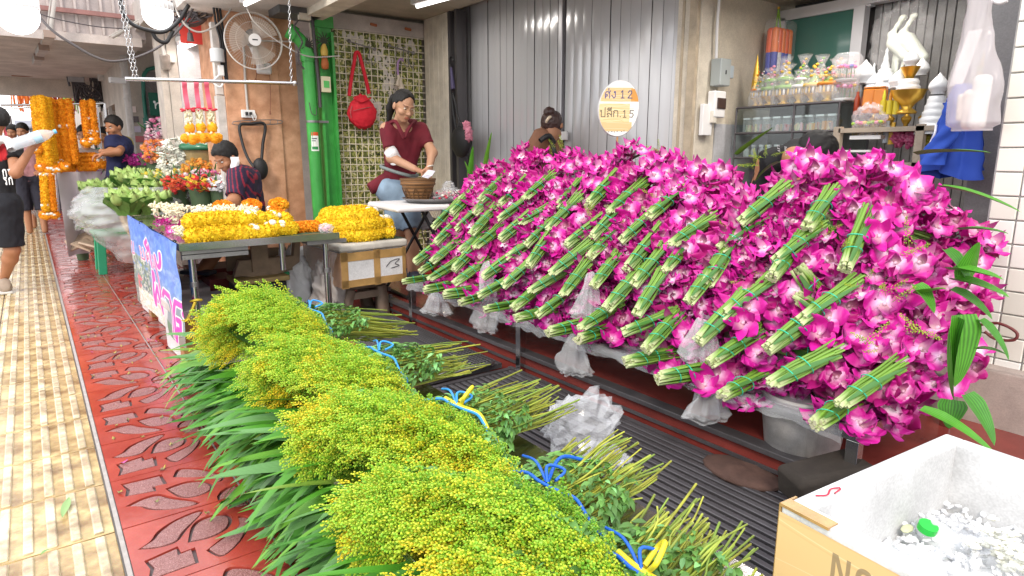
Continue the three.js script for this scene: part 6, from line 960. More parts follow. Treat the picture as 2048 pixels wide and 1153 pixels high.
// garland rack with long marigold ropes, cloth covered counter behind it
{
  const z = -9.2, c = thing('cloth_counter', 'counter covered with pale satin cloth behind the hanging garlands', 'counter');
  mesh('cloth', [warp(grid(60, 14, (u, v) => { const p = mix3(on(112, 345, 'z', -9.0), on(215, 342, 'z', -9.6), u); return [p.x, lerp(p.y, 0.1, v), p.z]; }), (p) => { p.z += 0.05 * Math.sin(p.x * 30 + nz(p.x * 4, p.y * 2, 1) * 3); }), span(0.5, 1.05, 0.86, 0.9, -10.1, -9.1)], mat([0.62, 0.55, 0.58], 0.25), c);
  const rk = thing('garland_rack', 'thin steel rack with long hanging marigold ropes', 'rack'), P = (x, y, d = z) => on(x, y, 'z', d);
  mesh('frame', [bar(P(0, 211), P(208, 207), 0.012, 8), bar(P(0, 218, -9.8), P(205, 205, -9.5), 0.01, 8), bar(P(208, 207), P(222, 330), 0.013, 8), bar(P(100, 209), P(118, 440), 0.013, 8), bar(P(193, 207, -9.4), P(204, 320, -9.4), 0.011, 8)], M.steel, rk);
  const rope = (l, x0, y0, x1, y1, r, m, wh = [], dz = 0) => garland(l, [P(x0, y0, z + dz), P(lerp(x0, x1, 0.3), lerp(y0, y1, 0.35), z + dz), P(lerp(x0, x1, 0.65), lerp(y0, y1, 0.7), z + dz), P(x1, y1, z + dz)], r, m, wh, 'marigold ropes hanging on the rack');
  const yl = mat([0.9, 0.5, 0.008], 0.7);
  rope('thick yellow orange marigold rope at the left end of the rack', 72, 202, 86, 330, 0.055, yl, [], 0.1); rope('second thick marigold rope from the left, slightly in front', 82, 200, 98, 332, 0.05, yl, [], 0.16); rope('third marigold rope from the left of the rack', 91, 203, 107, 330, 0.05, yl, [0.98], 0.1);
  rope('fourth darker marigold rope from the left of the rack', 101, 205, 118, 330, 0.05, marO, [0.97]); rope('fifth marigold rope from the left, with a white band', 121, 206, 134, 322, 0.045, marO, [0.42]); rope('sixth marigold rope, next to the white banded one', 135, 206, 150, 322, 0.045, marO, [0.45]);
  rope('deep orange rope hanging behind the fifth rope', 112, 230, 128, 338, 0.05, marO, [], -0.15); rope('deep orange rope hanging behind the sixth rope', 128, 240, 142, 336, 0.05, marO, [], -0.15);
  rope('short banded garland near the right end of the rack', 167, 207, 174, 270, 0.038, marO, [0.5, 0.95], 0.05); rope('rightmost short banded garland on the rack', 182, 206, 190, 270, 0.038, marO, [0.45, 0.9], 0.05);
  rope('long orange garland hanging low in front of the counter, left one', 88, 352, 92, 418, 0.042, yl, [0.02, 0.95], 0.2); rope('long orange garland hanging low in front of the counter, right one', 100, 352, 106, 418, 0.036, marO, [0.02, 0.95], 0.2);
  for (const [x, y, l] of [[82, 336, 'left'], [96, 340, 'middle'], [112, 340, 'right'], [128, 334, 'far right'], [90, 432, 'low left'], [106, 430, 'low right'], [72, 300, 'high left'], [172, 286, 'back left'], [188, 282, 'back right']]) garland(`orange marigold tassel at the rope ends, ${l} one`, [P(x - 4, y - 2, z + 0.18), P(x, y + 2, z + 0.2), P(x + 5, y - 1, z + 0.18)], 0.04, marO, [0.5], 'tassels at the ends of the marigold ropes');
  for (let i = 0; i < 4; i++) garland(`folded orange garland on the counter, ${ORD[i]} from the bottom`, [P(160, 336 - i * 8, -9.3), P(172, 336 - i * 8, -9.3), P(188, 336 - i * 8, -9.3)], 0.036, marO, [], 'garlands stacked on the counter');
  for (let i = 0; i < 5; i++) garland(`small garland piece at the right of the counter, ${ORD[i]} from the left`, [P(194 + i * 5, 332 - (i % 2) * 7, -9.2), P(197 + i * 5, 331 - (i % 2) * 7, -9.2)], 0.032, pick([marO, marD]), i % 2 ? [0.5] : [], 'garland pieces on the counter');
  one('bagged_stems', 'tall clear bag of green stems standing on the pavement behind the walker', 'bag', [crumple(0.24, 0.36, 0.2, 14).translate(...A3(on(62, 388, 'z', -13.2)))], M.milky);
  one('green_stem_bundle', 'green stems standing inside the clear bag', 'stems', Array.from({ length: 40 }, () => { const p = on(rr(52, 75), 412, 'z', -13.2); return bar(p, p.clone().add(V(rr(-0.06, 0.06), 0.5, rr(-0.05, 0.05))), 0.012, 5); }), mat([0.2, 0.3, 0.2], 0.6));
}
// ---------------------------------------------------------------- lamps, fan, cables and things hung on the walls; the folding table
function lampTube(label, a, b, w = 0.05, power = 6, both = false) {
  const t = thing('fluorescent_lamp', label, 'lamp'), c = mix3(a, b, 0.5), L = a.distanceTo(b), d = b.clone().sub(a), turn = Math.atan2(d.x, d.z);
  mesh('housing', [put(new RoundedBoxGeometry(w * 1.5, 0.045, L + 0.06, 2, 0.006), c.clone().add(V(0, 0.035, 0)), [0, turn, 0])], M.white, t);
  mesh('tube', [bar(a, b, 0.016, 10)], M.lit, t);
  const l = new THREE.RectAreaLight(0xfff6ec, power, w, L); l.position.copy(c).add(V(0, -0.022, 0)); l.lookAt(l.position.clone().add(V(0, -1, 0))); l.rotateZ(turn); scene.add(l); return t;
}
function bulb(label, p, r, power) {
  const t = thing('hanging_lamp', label, 'lamp', p);
  const s = mesh('bulb', [ball(r, [0, 0, 0], [1, 1.02, 1], 24)], mat([0.9, 0.9, 0.9], 0.4, { emissive: new THREE.Color(1, 1, 1), emissiveIntensity: 3 }), t);
  mesh('fins', [lathe([[r * 0.98, r * 0.25], [r * 1.03, r * 0.5], [r * 0.85, r * 0.85], [r * 0.5, r * 1.1], [r * 0.3, r * 1.5]], 28), ...Array.from({ length: 22 }, (_, k) => put(new THREE.BoxGeometry(0.004, r * 0.5, 0.012), [0, 0, 0]).translate(0, r * 0.55, r * 1.0).rotateY(k / 22 * 6.283))], M.white, t);
  const l = new THREE.PointLight(0xffffff, power, 0, 2); l.position.set(0, 0, 0); l.castShadow = true; l.shadow.radius = r / 0.02; t.add(l); return t;
}
{
  bulb('large round lit bulb lamp at the top left corner', on(33, 28, 'z', -6.2), 0.14, 0.5);
  const b = bulb('round lit bulb lamp in a black bracket near the red wheel', on(315, 28, 'z', -6.2), 0.115, 0.5);
  mesh('bracket', [tube([[-0.26, 0.2, 0], [-0.25, -0.02, 0.02], [-0.2, -0.1, 0.02], [-0.08, -0.14, 0.03], [0.02, -0.14, 0.02], [0.14, -0.05, 0], [0.24, 0.1, 0]], 0.016, 40, 7), tube([[-0.06, -0.14, 0.02], [-0.03, -0.2, 0.02], [0.03, -0.22, 0.02], [0.1, -0.12, 0]], 0.016, 20, 7), tube([[-0.3, 0.12, 0.02], [-0.18, 0.1, 0.03], [-0.1, 0.13, 0]], 0.014, 16, 6)], M.black, b);
  lampTube('left fluorescent lamp under the slab before the white pier, nearer tube', on(352, 92, 'y', 2.44), on(438, 52, 'y', 2.44), 0.07, 18);
  lampTube('fluorescent lamp pair before the white pier, farther tube', on(364, 97, 'y', 2.4), on(444, 66, 'y', 2.4), 0.05, 14);
  lampTube('short lit fluorescent lamp over the orange pier', on(490, 9, 'y', 2.47), on(526, -8, 'y', 2.47), 0.05, 10);
  lampTube('bright fluorescent lamp under the soffit before the cream shutter', on(834, 13, 'y', 2.54), on(915, -9, 'y', 2.54), 0.07, 30);
  lampTube('lit fluorescent lamp at the top of the bright shop', V(3.75, 2.23, -2.25), V(3.75, 2.23, -1.4), 0.06, 42);
  for (const [i, a, b] of [[0, [98, 68], [90, 84]], [1, [87, 94], [79, 108]], [2, [77, 114], [72, 126]]]) { const t = thing('ceiling_lamp', `unlit tube lamp on the far ceiling, ${['nearest', 'middle', 'farthest'][i]} of three`, 'lamp'); const p = on(...a, 'y', 2.46), q = on(...b, 'y', 2.46); mesh('housing', [bx(0.09, 0.06, p.distanceTo(q), mix3(p, q, 0.5).toArray(), [0, Math.atan2(q.x - p.x, q.z - p.z), 0])], M.pvc, t); mesh('end_cap', [bx(0.1, 0.07, 0.04, p.toArray())], mat([0.3, 0.22, 0.18], 0.6), t); }
  // lamps of the street side that the glossy shutter mirrors, above and left of the frame
  lampTube('lit fluorescent lamp hung along the street side over the near pavement', V(0.9, 2.63, -5.3), V(0.9, 2.63, -4.1), 0.07, 5);
  lampTube('second lit fluorescent lamp hung along the street side over the near pavement', V(1.5, 2.56, -6.05), V(1.5, 2.56, -5.35), 0.07, 5);
  lampTube('third lit fluorescent lamp hung over the near pavement', V(1.3, 2.5, -3.9), V(1.3, 2.5, -2.8), 0.07, 5);
}
{   // wall fan
  const p = on(507, 82, 'z', -6.05), t = thing('wall_fan', 'round wall fan with wire guard on the orange pier', 'fan', p, -0.12), R = 0.235, W = [];
  for (let k = 0; k < 64; k++) { const a = k / 64 * 6.283; W.push(tube([[0.05 * Math.cos(a), 0.05 * Math.sin(a), 0.055], [0.14 * Math.cos(a), 0.14 * Math.sin(a), 0.05], [0.215 * Math.cos(a), 0.215 * Math.sin(a), 0.025], [R * Math.cos(a), R * Math.sin(a), 0]], 0.0011, 8, 4)); }
  stuff(mesh('guard_wires', W, mat([0.62, 0.57, 0.52], 0.4, { metalness: 0.4 }), t));
  mesh('guard_ring', [new THREE.TorusGeometry(R, 0.006, 8, 60), new THREE.TorusGeometry(0.15, 0.0016, 5, 50).translate(0, 0, 0.05), new THREE.TorusGeometry(R * 0.99, 0.004, 6, 60).translate(0, 0, -0.03)], mat([0.66, 0.62, 0.58], 0.4), t);
  mesh('hub', [cy(0.05, 0.05, 0.02, [0, 0, 0.065], [PI / 2, 0, 0], 24)], M.white, t); mesh('hub_label', [span(-0.022, 0.022, -0.005, 0.005, 0.075, 0.077)], M.black, t);
  mesh('motor', [cy(0.07, 0.06, 0.12, [-0.005, 0.03, -0.07], [PI / 2, 0, 0], 20)], M.blackPlastic, t);
  for (let k = 0; k < 3; k++) mesh('blade', [grid(8, 8, (u, v) => { const a = k * 2.094 + 0.3 + u * 1.3, r = lerp(0.04, 0.2, v); return [Math.cos(a) * r, Math.sin(a) * r, 0.02 - 0.04 * (u - 0.5)]; })], mat([0.62, 0.55, 0.48], 0.25, { transparent: true, opacity: 0.55 }), t);
  mesh('bracket', [tube([[0.0, -0.03, -0.08], [0.04, -0.12, -0.12], [0.09, -0.19, -0.16]], 0.03, 14, 10), bx(0.13, 0.1, 0.05, [0.1, -0.2, -0.2], [0, 0, 0], 0.02)], mat([0.62, 0.6, 0.6], 0.4), t);
  for (const [a, b, c, d, l] of [[511, 130, 511, 160, 'short'], [537, 130, 540, 226, 'long']]) one('pull_cord', `${l} brown pull cord hanging under the wall fan`, 'cord', [tube([on(a, b, 'z', -6.27), on((a + c) / 2 + 2, (b + d) / 2, 'z', -6.27), on(c, d, 'z', -6.27)], 0.003, 10, 4), cy(0.006, 0.009, 0.03, on(c, d, 'z', -6.27).toArray(), [0, 0, 0], 6)], mat([0.3, 0.12, 0.07], 0.6));
  const z = -6.285, so = thing('wall_socket', 'white wall socket with a plugged cable on the orange pier', 'socket', on(496, 228, 'z', z));
  mesh('plate', [bx(0.12, 0.07, 0.03, [0, 0, 0], [0, 0, 0], 0.006)], M.white, so); mesh('plug', [bx(0.02, 0.03, 0.03, [-0.02, 0, 0.025]), bx(0.02, 0.03, 0.03, [0.015, 0, 0.025])], M.blackPlastic, so); mesh('cable', [tube([[0.015, -0.01, 0.04], [0.04, -0.06, 0.04], [0.06, -0.03, 0.03], [0.05, 0.02, 0.02]], 0.004, 16, 5)], M.white, so);
  one('conduit', 'pale plastic conduit running down from the fan to the socket', 'conduit', [tube([on(484, 80, 'z', z), on(487, 100, 'z', z), on(490, 160, 'z', z), on(495, 222, 'z', z)], 0.011, 30, 6), tube([on(484, 80, 'z', z), on(500, 80, 'z', z), on(540, 82, 'z', z), on(605, 84, 'z', -5.92)], 0.008, 30, 6)], M.pvc);
  const hk = thing('hook_rail', 'wire hook rail on the orange pier', 'rail'); mesh('rail', [tube([on(466, 244, 'z', -6.27), on(463, 246, 'z', -6.27), on(466, 249, 'z', -6.27), on(560, 247, 'z', -6.27), on(566, 244, 'z', -6.27), on(560, 241, 'z', -6.27)], 0.004, 40, 5, true), ...[480, 500, 520, 540, 555].map((x) => bar(on(x, 241, 'z', -6.26), on(x, 249, 'z', -6.26), 0.003, 4))], M.dullSteel, hk);
  const ba = thing('black_bag', 'black shoulder bag hanging by its strap from the hook rail', 'bag'); mesh('strap', [tube([on(522, 330, 'z', -6.2), on(525, 290, 'z', -6.24), on(528, 248, 'z', -6.25), on(500, 248, 'z', -6.25), on(480, 250, 'z', -6.25), on(484, 285, 'z', -6.22), on(496, 318, 'z', -6.16), on(508, 335, 'z', -6.1)], 0.014, 60, 6)], M.black, ba); mesh('pouch', [warp(ball(1, [0, 0, 0], 1, 20), (v) => v.set(v.x * 0.07, v.y * 0.1, v.z * 0.05)).translate(...on(520, 338, 'z', -6.18).toArray())], M.black, ba);
}
{   // cables, boxes and pipes high on the left
  const P = (x, y, z = -6.6) => on(x, y, 'z', z), w = (l, pts, r, z, m = M.wire) => one('cable', l, 'cable', [tube(pts.map(([x, y]) => P(x, y, z)), r, 50, 6)], m);
  w('thick grey cable sagging from the top left towards the bulb lamp', [[48, -6], [75, 30], [105, 62], [150, 92], [185, 112], [215, 122], [245, 121], [280, 112], [320, 92], [365, 50], [395, 0]], 0.011, -6.4, mat([0.07, 0.06, 0.06], 0.5));
  w('thin dark cable running right under the corrugated cladding', [[62, 22], [105, 36], [150, 46], [200, 54], [262, 58]], 0.006, -8.3);
  w('pale cable drooping from the top across the fan', [[490, 8], [505, 40], [535, 68], [570, 92], [600, 108], [625, 114], [680, 112]], 0.006, -5.88, M.pvc);
  w('pale looped cable left of the fan', [[344, -4], [356, 28], [372, 52], [395, 64], [420, 58], [445, 40], [468, 8]], 0.008, -6.2, M.pvc);
  w('black cable bending down the green pipe', [[596, 40], [588, 55], [596, 68], [604, 84], [596, 105], [598, 125], [608, 139]], 0.007, -5.86);
  w('straight black cable down between the pipe and the post', [[622, -5], [626, 60], [632, 120], [638, 180], [640, 215]], 0.016, -5.93);
  w('brown cable sagging under the far ceiling lamps', [[22, 151], [60, 152], [95, 147], [130, 141]], 0.014, -13.3, mat([0.3, 0.16, 0.1], 0.6));
  w('short thin cable end hanging on the green pipe', [[618, 205], [624, 228], [632, 230], [632, 215]], 0.004, -5.88);
  const kn = thing('cable_tangle', 'tangle of black cables round a red valve wheel above the lamps', 'cables'), g = []; for (let k = 0; k < 14; k++) { const a = rr(340, 420), b = rr(2, 44); g.push(tube([P(a, b), P(a + rr(-30, 30), b + rr(-24, 24), -6.5), P(a + rr(-40, 40), b + rr(-20, 30)), P(a + rr(-50, 60), b + rr(-30, 40), -6.5)], rr(0.007, 0.014), 24, 6)); } mesh('cables', g, M.wire, kn); mesh('wheel', [put(new THREE.TorusGeometry(0.12, 0.018, 8, 26), P(386, 30, -6.7), [0.9, 0.3, 0])], mat([0.1, 0.07, 0.07], 0.5), kn);
  one('red_tag', 'red plate behind the cable tangle', 'plate', [span(1.31, 1.52, 2.3, 2.56, -7.02, -7)], mat([0.6, 0.05, 0.04], 0.5));
  const sp = thing('pendant_switch', 'small dark bulb holder hanging from the cables', 'lamp holder'); mesh('cord', [bar(P(376, 48), P(379, 68), 0.008, 6)], M.wire, sp); mesh('holder', [cy(0.02, 0.03, 0.07, P(380, 74).toArray())], M.wire, sp);
  one('conduit_bundle', 'three black conduits running down the edge of the orange pier', 'conduit', [0, 1, 2].map((k) => tube([P(424 + k * 6, -5, -6.25), P(432 + k * 6, 50, -6.25), P(440 + k * 4, 80, -6.25), P(443 + k * 4, 130, -6.25), P(452 + k, 160, -6.25)], 0.011, 30, 6)), M.black);
  const me = thing('round_meter', 'round grey electric meter on the pier edge', 'meter', P(434, 112, -6.22)); mesh('dome', [cy(0.058, 0.058, 0.1, [0, 0, 0], [0, 0, 0], 20), ball(0.058, [0, 0.05, 0], [1, 0.3, 1], 16)], mat([0.5, 0.52, 0.54], 0.25), me); mesh('switch', [bx(0.045, 0.09, 0.04, [0.02, -0.12, 0], [0, 0, 0], 0.006)], M.white, me); mesh('cable_loop', [tube([[0.0, -0.16, 0], [-0.05, -0.22, 0], [0, -0.26, 0.01], [0.04, -0.2, 0]], 0.009, 20, 6)], M.white, me);
  const cb = thing('control_box', 'dark steel control box high above the green pipe', 'box'); mesh('box', [span(1.86, 2.24, 2.44, 2.85, -6.08, -5.78, 0.01)], grimy([0.1, 0.1, 0.1], 0.5, 2), cb); mesh('flap', [bx(0.1, 0.05, 0.05, [2.08, 2.43, -5.8])], M.cream, cb);
  const sw = thing('switch_box', 'cream switch plate with a green centre on the green post', 'switch', P(651, 169, -5.93)); mesh('plate', [bx(0.09, 0.14, 0.03, [0, 0, 0], [0, 0, 0], 0.006)], mat([0.7, 0.66, 0.45], 0.5), sw); mesh('centre', [bx(0.05, 0.06, 0.008, [0.002, 0, 0.016])], mat([0.1, 0.5, 0.12], 0.5), sw);
  const ch = thing('dried_charm', 'dried brown and gold charm with leaves hanging on the green post', 'charm', P(648, 105, -5.92)); mesh('tassel', [lathe([[0.001, -0.15], [0.03, -0.14], [0.036, -0.1], [0.026, -0.05], [0.012, 0.0]], 12)], mat([0.42, 0.12, 0.03], 0.7), ch); mesh('gold_cone', [lathe([[0.03, -0.03], [0.034, 0.01], [0.012, 0.1], [0.001, 0.12]], 10)], mat([0.55, 0.36, 0.06], 0.5), ch); mesh('dry_leaves', Array.from({ length: 12 }, (_, k) => blade(0.1, 0.007, 0.8, 4).rotateZ(k / 12 * 6.28).translate(-0.005, 0.1, 0.02)), mat([0.04, 0.05, 0.03], 0.8), ch);
  const dc = thing('dried_leaf_tuft', 'dark dried leaf tuft on the green pipe beside the charm', 'tuft', P(616, 88, -5.92)); mesh('dry_leaves', Array.from({ length: 14 }, (_, k) => blade(0.09, 0.006, 0.9, 4).rotateZ(k / 14 * 6.28)), mat([0.035, 0.04, 0.03], 0.8), dc);
  const pi = thing('rain_pipe', 'beige rain pipe with an elbow on the far shop wall', 'pipe'); mesh('pipe', [tube([on(228, 80, 'z', -9.9), on(234, 92, 'z', -9.9), on(243, 102, 'z', -9.9), on(247, 130, 'z', -9.9), on(256, 210, 'z', -9.9), on(268, 330, 'z', -9.9)], 0.042, 60, 10)], M.pvc, pi); mesh('clip', [105, 132, 198, 290].map((y) => cy(0.05, 0.05, 0.03, on(lerp(244, 265, (y - 105) / 200), y, 'z', -9.9).toArray())), M.pvc, pi);
  const jb = thing('junction_box', 'grey junction box with a mass of black cables under the far ceiling', 'box', on(150, 148, 'z', -13)); mesh('box', [bx(0.22, 0.26, 0.12, [0, 0, 0], [0, 0, 0], 0.01)], grimy([0.5, 0.5, 0.52], 0.5, 2), jb); mesh('frame', [bar([-0.22, 0.16, 0], [0.4, 0.16, 0], 0.018, 6), bar([-0.14, 0.16, 0], [-0.1, -0.2, 0], 0.018, 6)], M.darkIron, jb); mesh('cables', Array.from({ length: 22 }, () => tube([[rr(-0.1, 0.1), -0.12, 0.02], [rr(-0.05, 0.3), rr(-0.5, -0.25), rr(0, 0.08)], [rr(0.15, 0.38), rr(-0.5, -0.1), 0.03], [rr(0.15, 0.4), rr(-0.05, 0.16), 0]], rr(0.009, 0.016), 20, 5)), M.wire, jb); mesh('orange_float', [ball(0.085, [-0.42, 0.14, 0], [1, 1.2, 1], 14)], mat([0.75, 0.33, 0.03], 0.5), jb);
  const sg = thing('security_camera', 'small grey camera housing on the pier trim', 'camera', on(330, 124, 'z', -8.0)); mesh('housing', [cy(0.05, 0.05, 0.14, [0, 0, 0], [0.3, 0, 0.1], 14)], grimy([0.4, 0.34, 0.3], 0.5, 2), sg); mesh('arm', [bar([0, 0.06, 0], [0, 0.2, -0.05], 0.02, 8), bx(0.07, 0.06, 0.05, [0.06, 0.03, 0])], M.pvc, sg);
  one('wall_bell', 'small cream box with a bracket on the far wall near the junction box', 'box', [bx(0.12, 0.2, 0.1, on(203, 149, 'z', -12.4).toArray(), [0, 0, 0], 0.01), bar(on(206, 140, 'z', -12.4), on(208, 130, 'z', -12.4), 0.012, 5)], M.pvc);
  one('white_lamp_box', 'small white lamp box at the left end of the hanging rod', 'lamp', [bx(0.18, 0.07, 0.08, on(234, 161, 'z', -9.8).toArray(), [0, 0.2, 0], 0.01)], M.white);
  // the market farther on: stalls, hanging bundles, bright awnings
  const far = [['orange', [0.75, 0.2, 0.02], 55, 176, -15], ['red orange', [0.65, 0.1, 0.02], 72, 180, -15.4], ['crimson', [0.35, 0.03, 0.05], 104, 182, -14.6], ['dark red', [0.42, 0.04, 0.05], 122, 182, -14.8], ['lime green', [0.3, 0.5, 0.1], 160, 180, -14.2]];
  far.forEach(([n, c, x, y, z]) => { const p = on(x, y, 'z', z), t = thing('hanging_bundle', `${n} bundle of tinsel strips hanging at the far stalls`, 'bundle', p); mesh('strips', Array.from({ length: 46 }, () => { const a = rr(-0.28, 0.28), b = rr(-0.12, 0.12); return bx(0.016, rr(0.4, 0.6), 0.01, [a, rr(-0.14, 0.06), b], [rr(-0.08, 0.08), rnd() * 3, rr(-0.08, 0.08)]); }), mat(c, 0.45), t); mesh('rail', [bar([-0.32, 0.28, 0], [0.32, 0.28, 0], 0.012, 6)], M.dullSteel, t); });
  [[-0.9, -17, [0.5, 0.52, 0.56]], [0.2, -19, [0.14, 0.13, 0.16]], [-1.0, -23, [0.55, 0.42, 0.4]], [0.4, -27, [0.4, 0.42, 0.5]]].forEach(([x, z, c], i) => {
    const t = thing('market_stall', ['grey covered', 'dark covered', 'pinkish', 'blue grey'][i] + ' market stall far along the pavement, ' + ['nearest', 'second', 'third', 'farthest'][i], 'stall', [x, 0, z]);
    mesh('counter', [bx(1.0, 0.85, 1.6, [0, 0.42, 0], [0, 0, 0], 0.02)], grimy(c, 0.6, 1), t); mesh('awning', [warp(grid(12, 6, (u, v) => [lerp(-0.8, 0.8, u), 2.1 - 0.25 * v + 0.03 * Math.sin(u * 12), lerp(-1, 1, v)]), () => {})], mat([[0.75, 0.75, 0.78], [0.2, 0.2, 0.24], [0.7, 0.3, 0.2], [0.65, 0.65, 0.7]][i], 0.6), t);
    for (const [a, b] of [[-0.75, -0.9], [0.75, -0.9], [-0.75, 0.9], [0.75, 0.9]]) mesh('post', [bar([a, 0, b], [a, 2.0, b], 0.025, 6)], M.dullSteel, t);
    for (let k = 0; k < 16; k++) mesh('goods', [warp(ball(rr(0.06, 0.13), [rr(-0.45, 0.45), 0.9 + rr(0, 0.1), rr(-0.7, 0.75)], [1, 0.8, 1], 8), () => {})], mat(pick([[0.7, 0.1, 0.1], [0.75, 0.5, 0.05], [0.75, 0.7, 0.7], [0.15, 0.3, 0.1], [0.6, 0.2, 0.3], [0.1, 0.1, 0.12]]), 0.6), t);
    for (let k = 0; k < 7; k++) mesh('hung_goods', [bx(0.1, rr(0.25, 0.5), 0.08, [-0.7 + k * 0.23, 1.7, 0.9], [0, rnd(), 0], 0.03)], mat(pick([[0.7, 0.15, 0.03], [0.65, 0.5, 0.1], [0.6, 0.6, 0.62], [0.5, 0.05, 0.08], [0.3, 0.3, 0.34]]), 0.5), t);
  });
}
{   // things on the wire wall
  const P = (x, y, z = -6.0) => on(x, y, 'z', z), b = thing('red_bag', 'red fabric shoulder bag with zips hanging on the wire wall', 'bag'), red = mat([0.6, 0.012, 0.03], 0.75);
  const c = P(724, 224);
  mesh('pouch', [warp(new THREE.SphereGeometry(1, 44, 32), (v) => { const k = v.y > 0 ? 1 - 0.32 * v.y : 1 + 0.06 * v.y, f = 1 + 0.09 * nz(v.x * 5, v.y * 3, v.z * 5) + 0.05 * nz(v.x * 11, v.y * 7, v.z * 11) + 0.03 * Math.sin(v.x * 14 + v.y * 3) * cl(v.y + 0.4); v.set(v.x * 0.15 * k * f, v.y * 0.16 * f, v.z * 0.06 * f); }).translate(c.x, c.y, c.z)], red, b);
  mesh('strap', [tube([P(698, 192), P(702, 160), P(708, 125), P(712, 105), P(716, 105), P(724, 130), P(733, 165), P(738, 188)], 0.018, 50, 7)], red, b);
  mesh('zip', [tube([P(706, 222, -5.945), P(722, 218, -5.93), P(742, 214, -5.945)], 0.0035, 16, 5), tube([P(704, 212, -5.95), P(701, 222, -5.945), P(702, 236, -5.945)], 0.004, 10, 5)], mat([0.35, 0.1, 0.1], 0.4), b); mesh('hem', [tube([P(706, 195, -5.95), P(722, 204, -5.935), P(742, 196, -5.95)], 0.007, 18, 6)], red, b);
  const um = thing('umbrella', 'folded umbrella with a purple curved handle hanging on the wire wall', 'umbrella'); mesh('handle', [tube([P(806, 122, -6.03), P(803, 118, -6.03), P(797, 122, -6.02), P(795, 134, -6.02), P(796, 150, -6.02)], 0.012, 24, 8)], mat([0.35, 0.22, 0.42], 0.4), um); mesh('canopy', [bar(P(796, 150, -6.02), P(803, 178, -6.02), 0.016, 8, 0.035), bar(P(797, 156, -6.0), P(794, 172, -6.0), 0.01, 6, 0.02)], mat([0.6, 0.52, 0.42], 0.7), um);
  const hb = thing('black_handbag', 'black handbag with a pink fluffy charm hanging on the grey shutter edge', 'bag'), Q = (x, y, d = 3.36) => on(x, y, 'x', d); mesh('pouch', [warp(ball(1, [0, 0, 0], 1, 20), (v) => v.set(v.x * 0.06, v.y * 0.15 * (1 - 0.25 * v.y), v.z * 0.15 * (1 - 0.35 * v.y))).translate(...Q(922, 276).toArray())], M.black, hb); mesh('strap', [tube([Q(912, 258), Q(906, 220), Q(904, 185), Q(910, 205), Q(916, 235), Q(926, 258)], 0.012, 30, 6)], M.black, hb); mesh('charm', [ruff([Q(933, 250, 3.3), Q(937, 262, 3.3), Q(938, 276, 3.3)], 0.032, 0.006, false, 16, 0.7)], mat([0.75, 0.28, 0.38], 0.9), hb);
  const u2 = thing('hanging_umbrella', 'dark folded umbrella with a hooked handle on the door post', 'umbrella'); mesh('handle', [tube([Q(899, 128), Q(900, 116), Q(905, 114), Q(907, 122)], 0.009, 18, 6)], M.black, u2); mesh('canopy', [bar(Q(902, 135), Q(906, 178), 0.012, 8, 0.024)], mat([0.06, 0.05, 0.12], 0.6), u2);
}
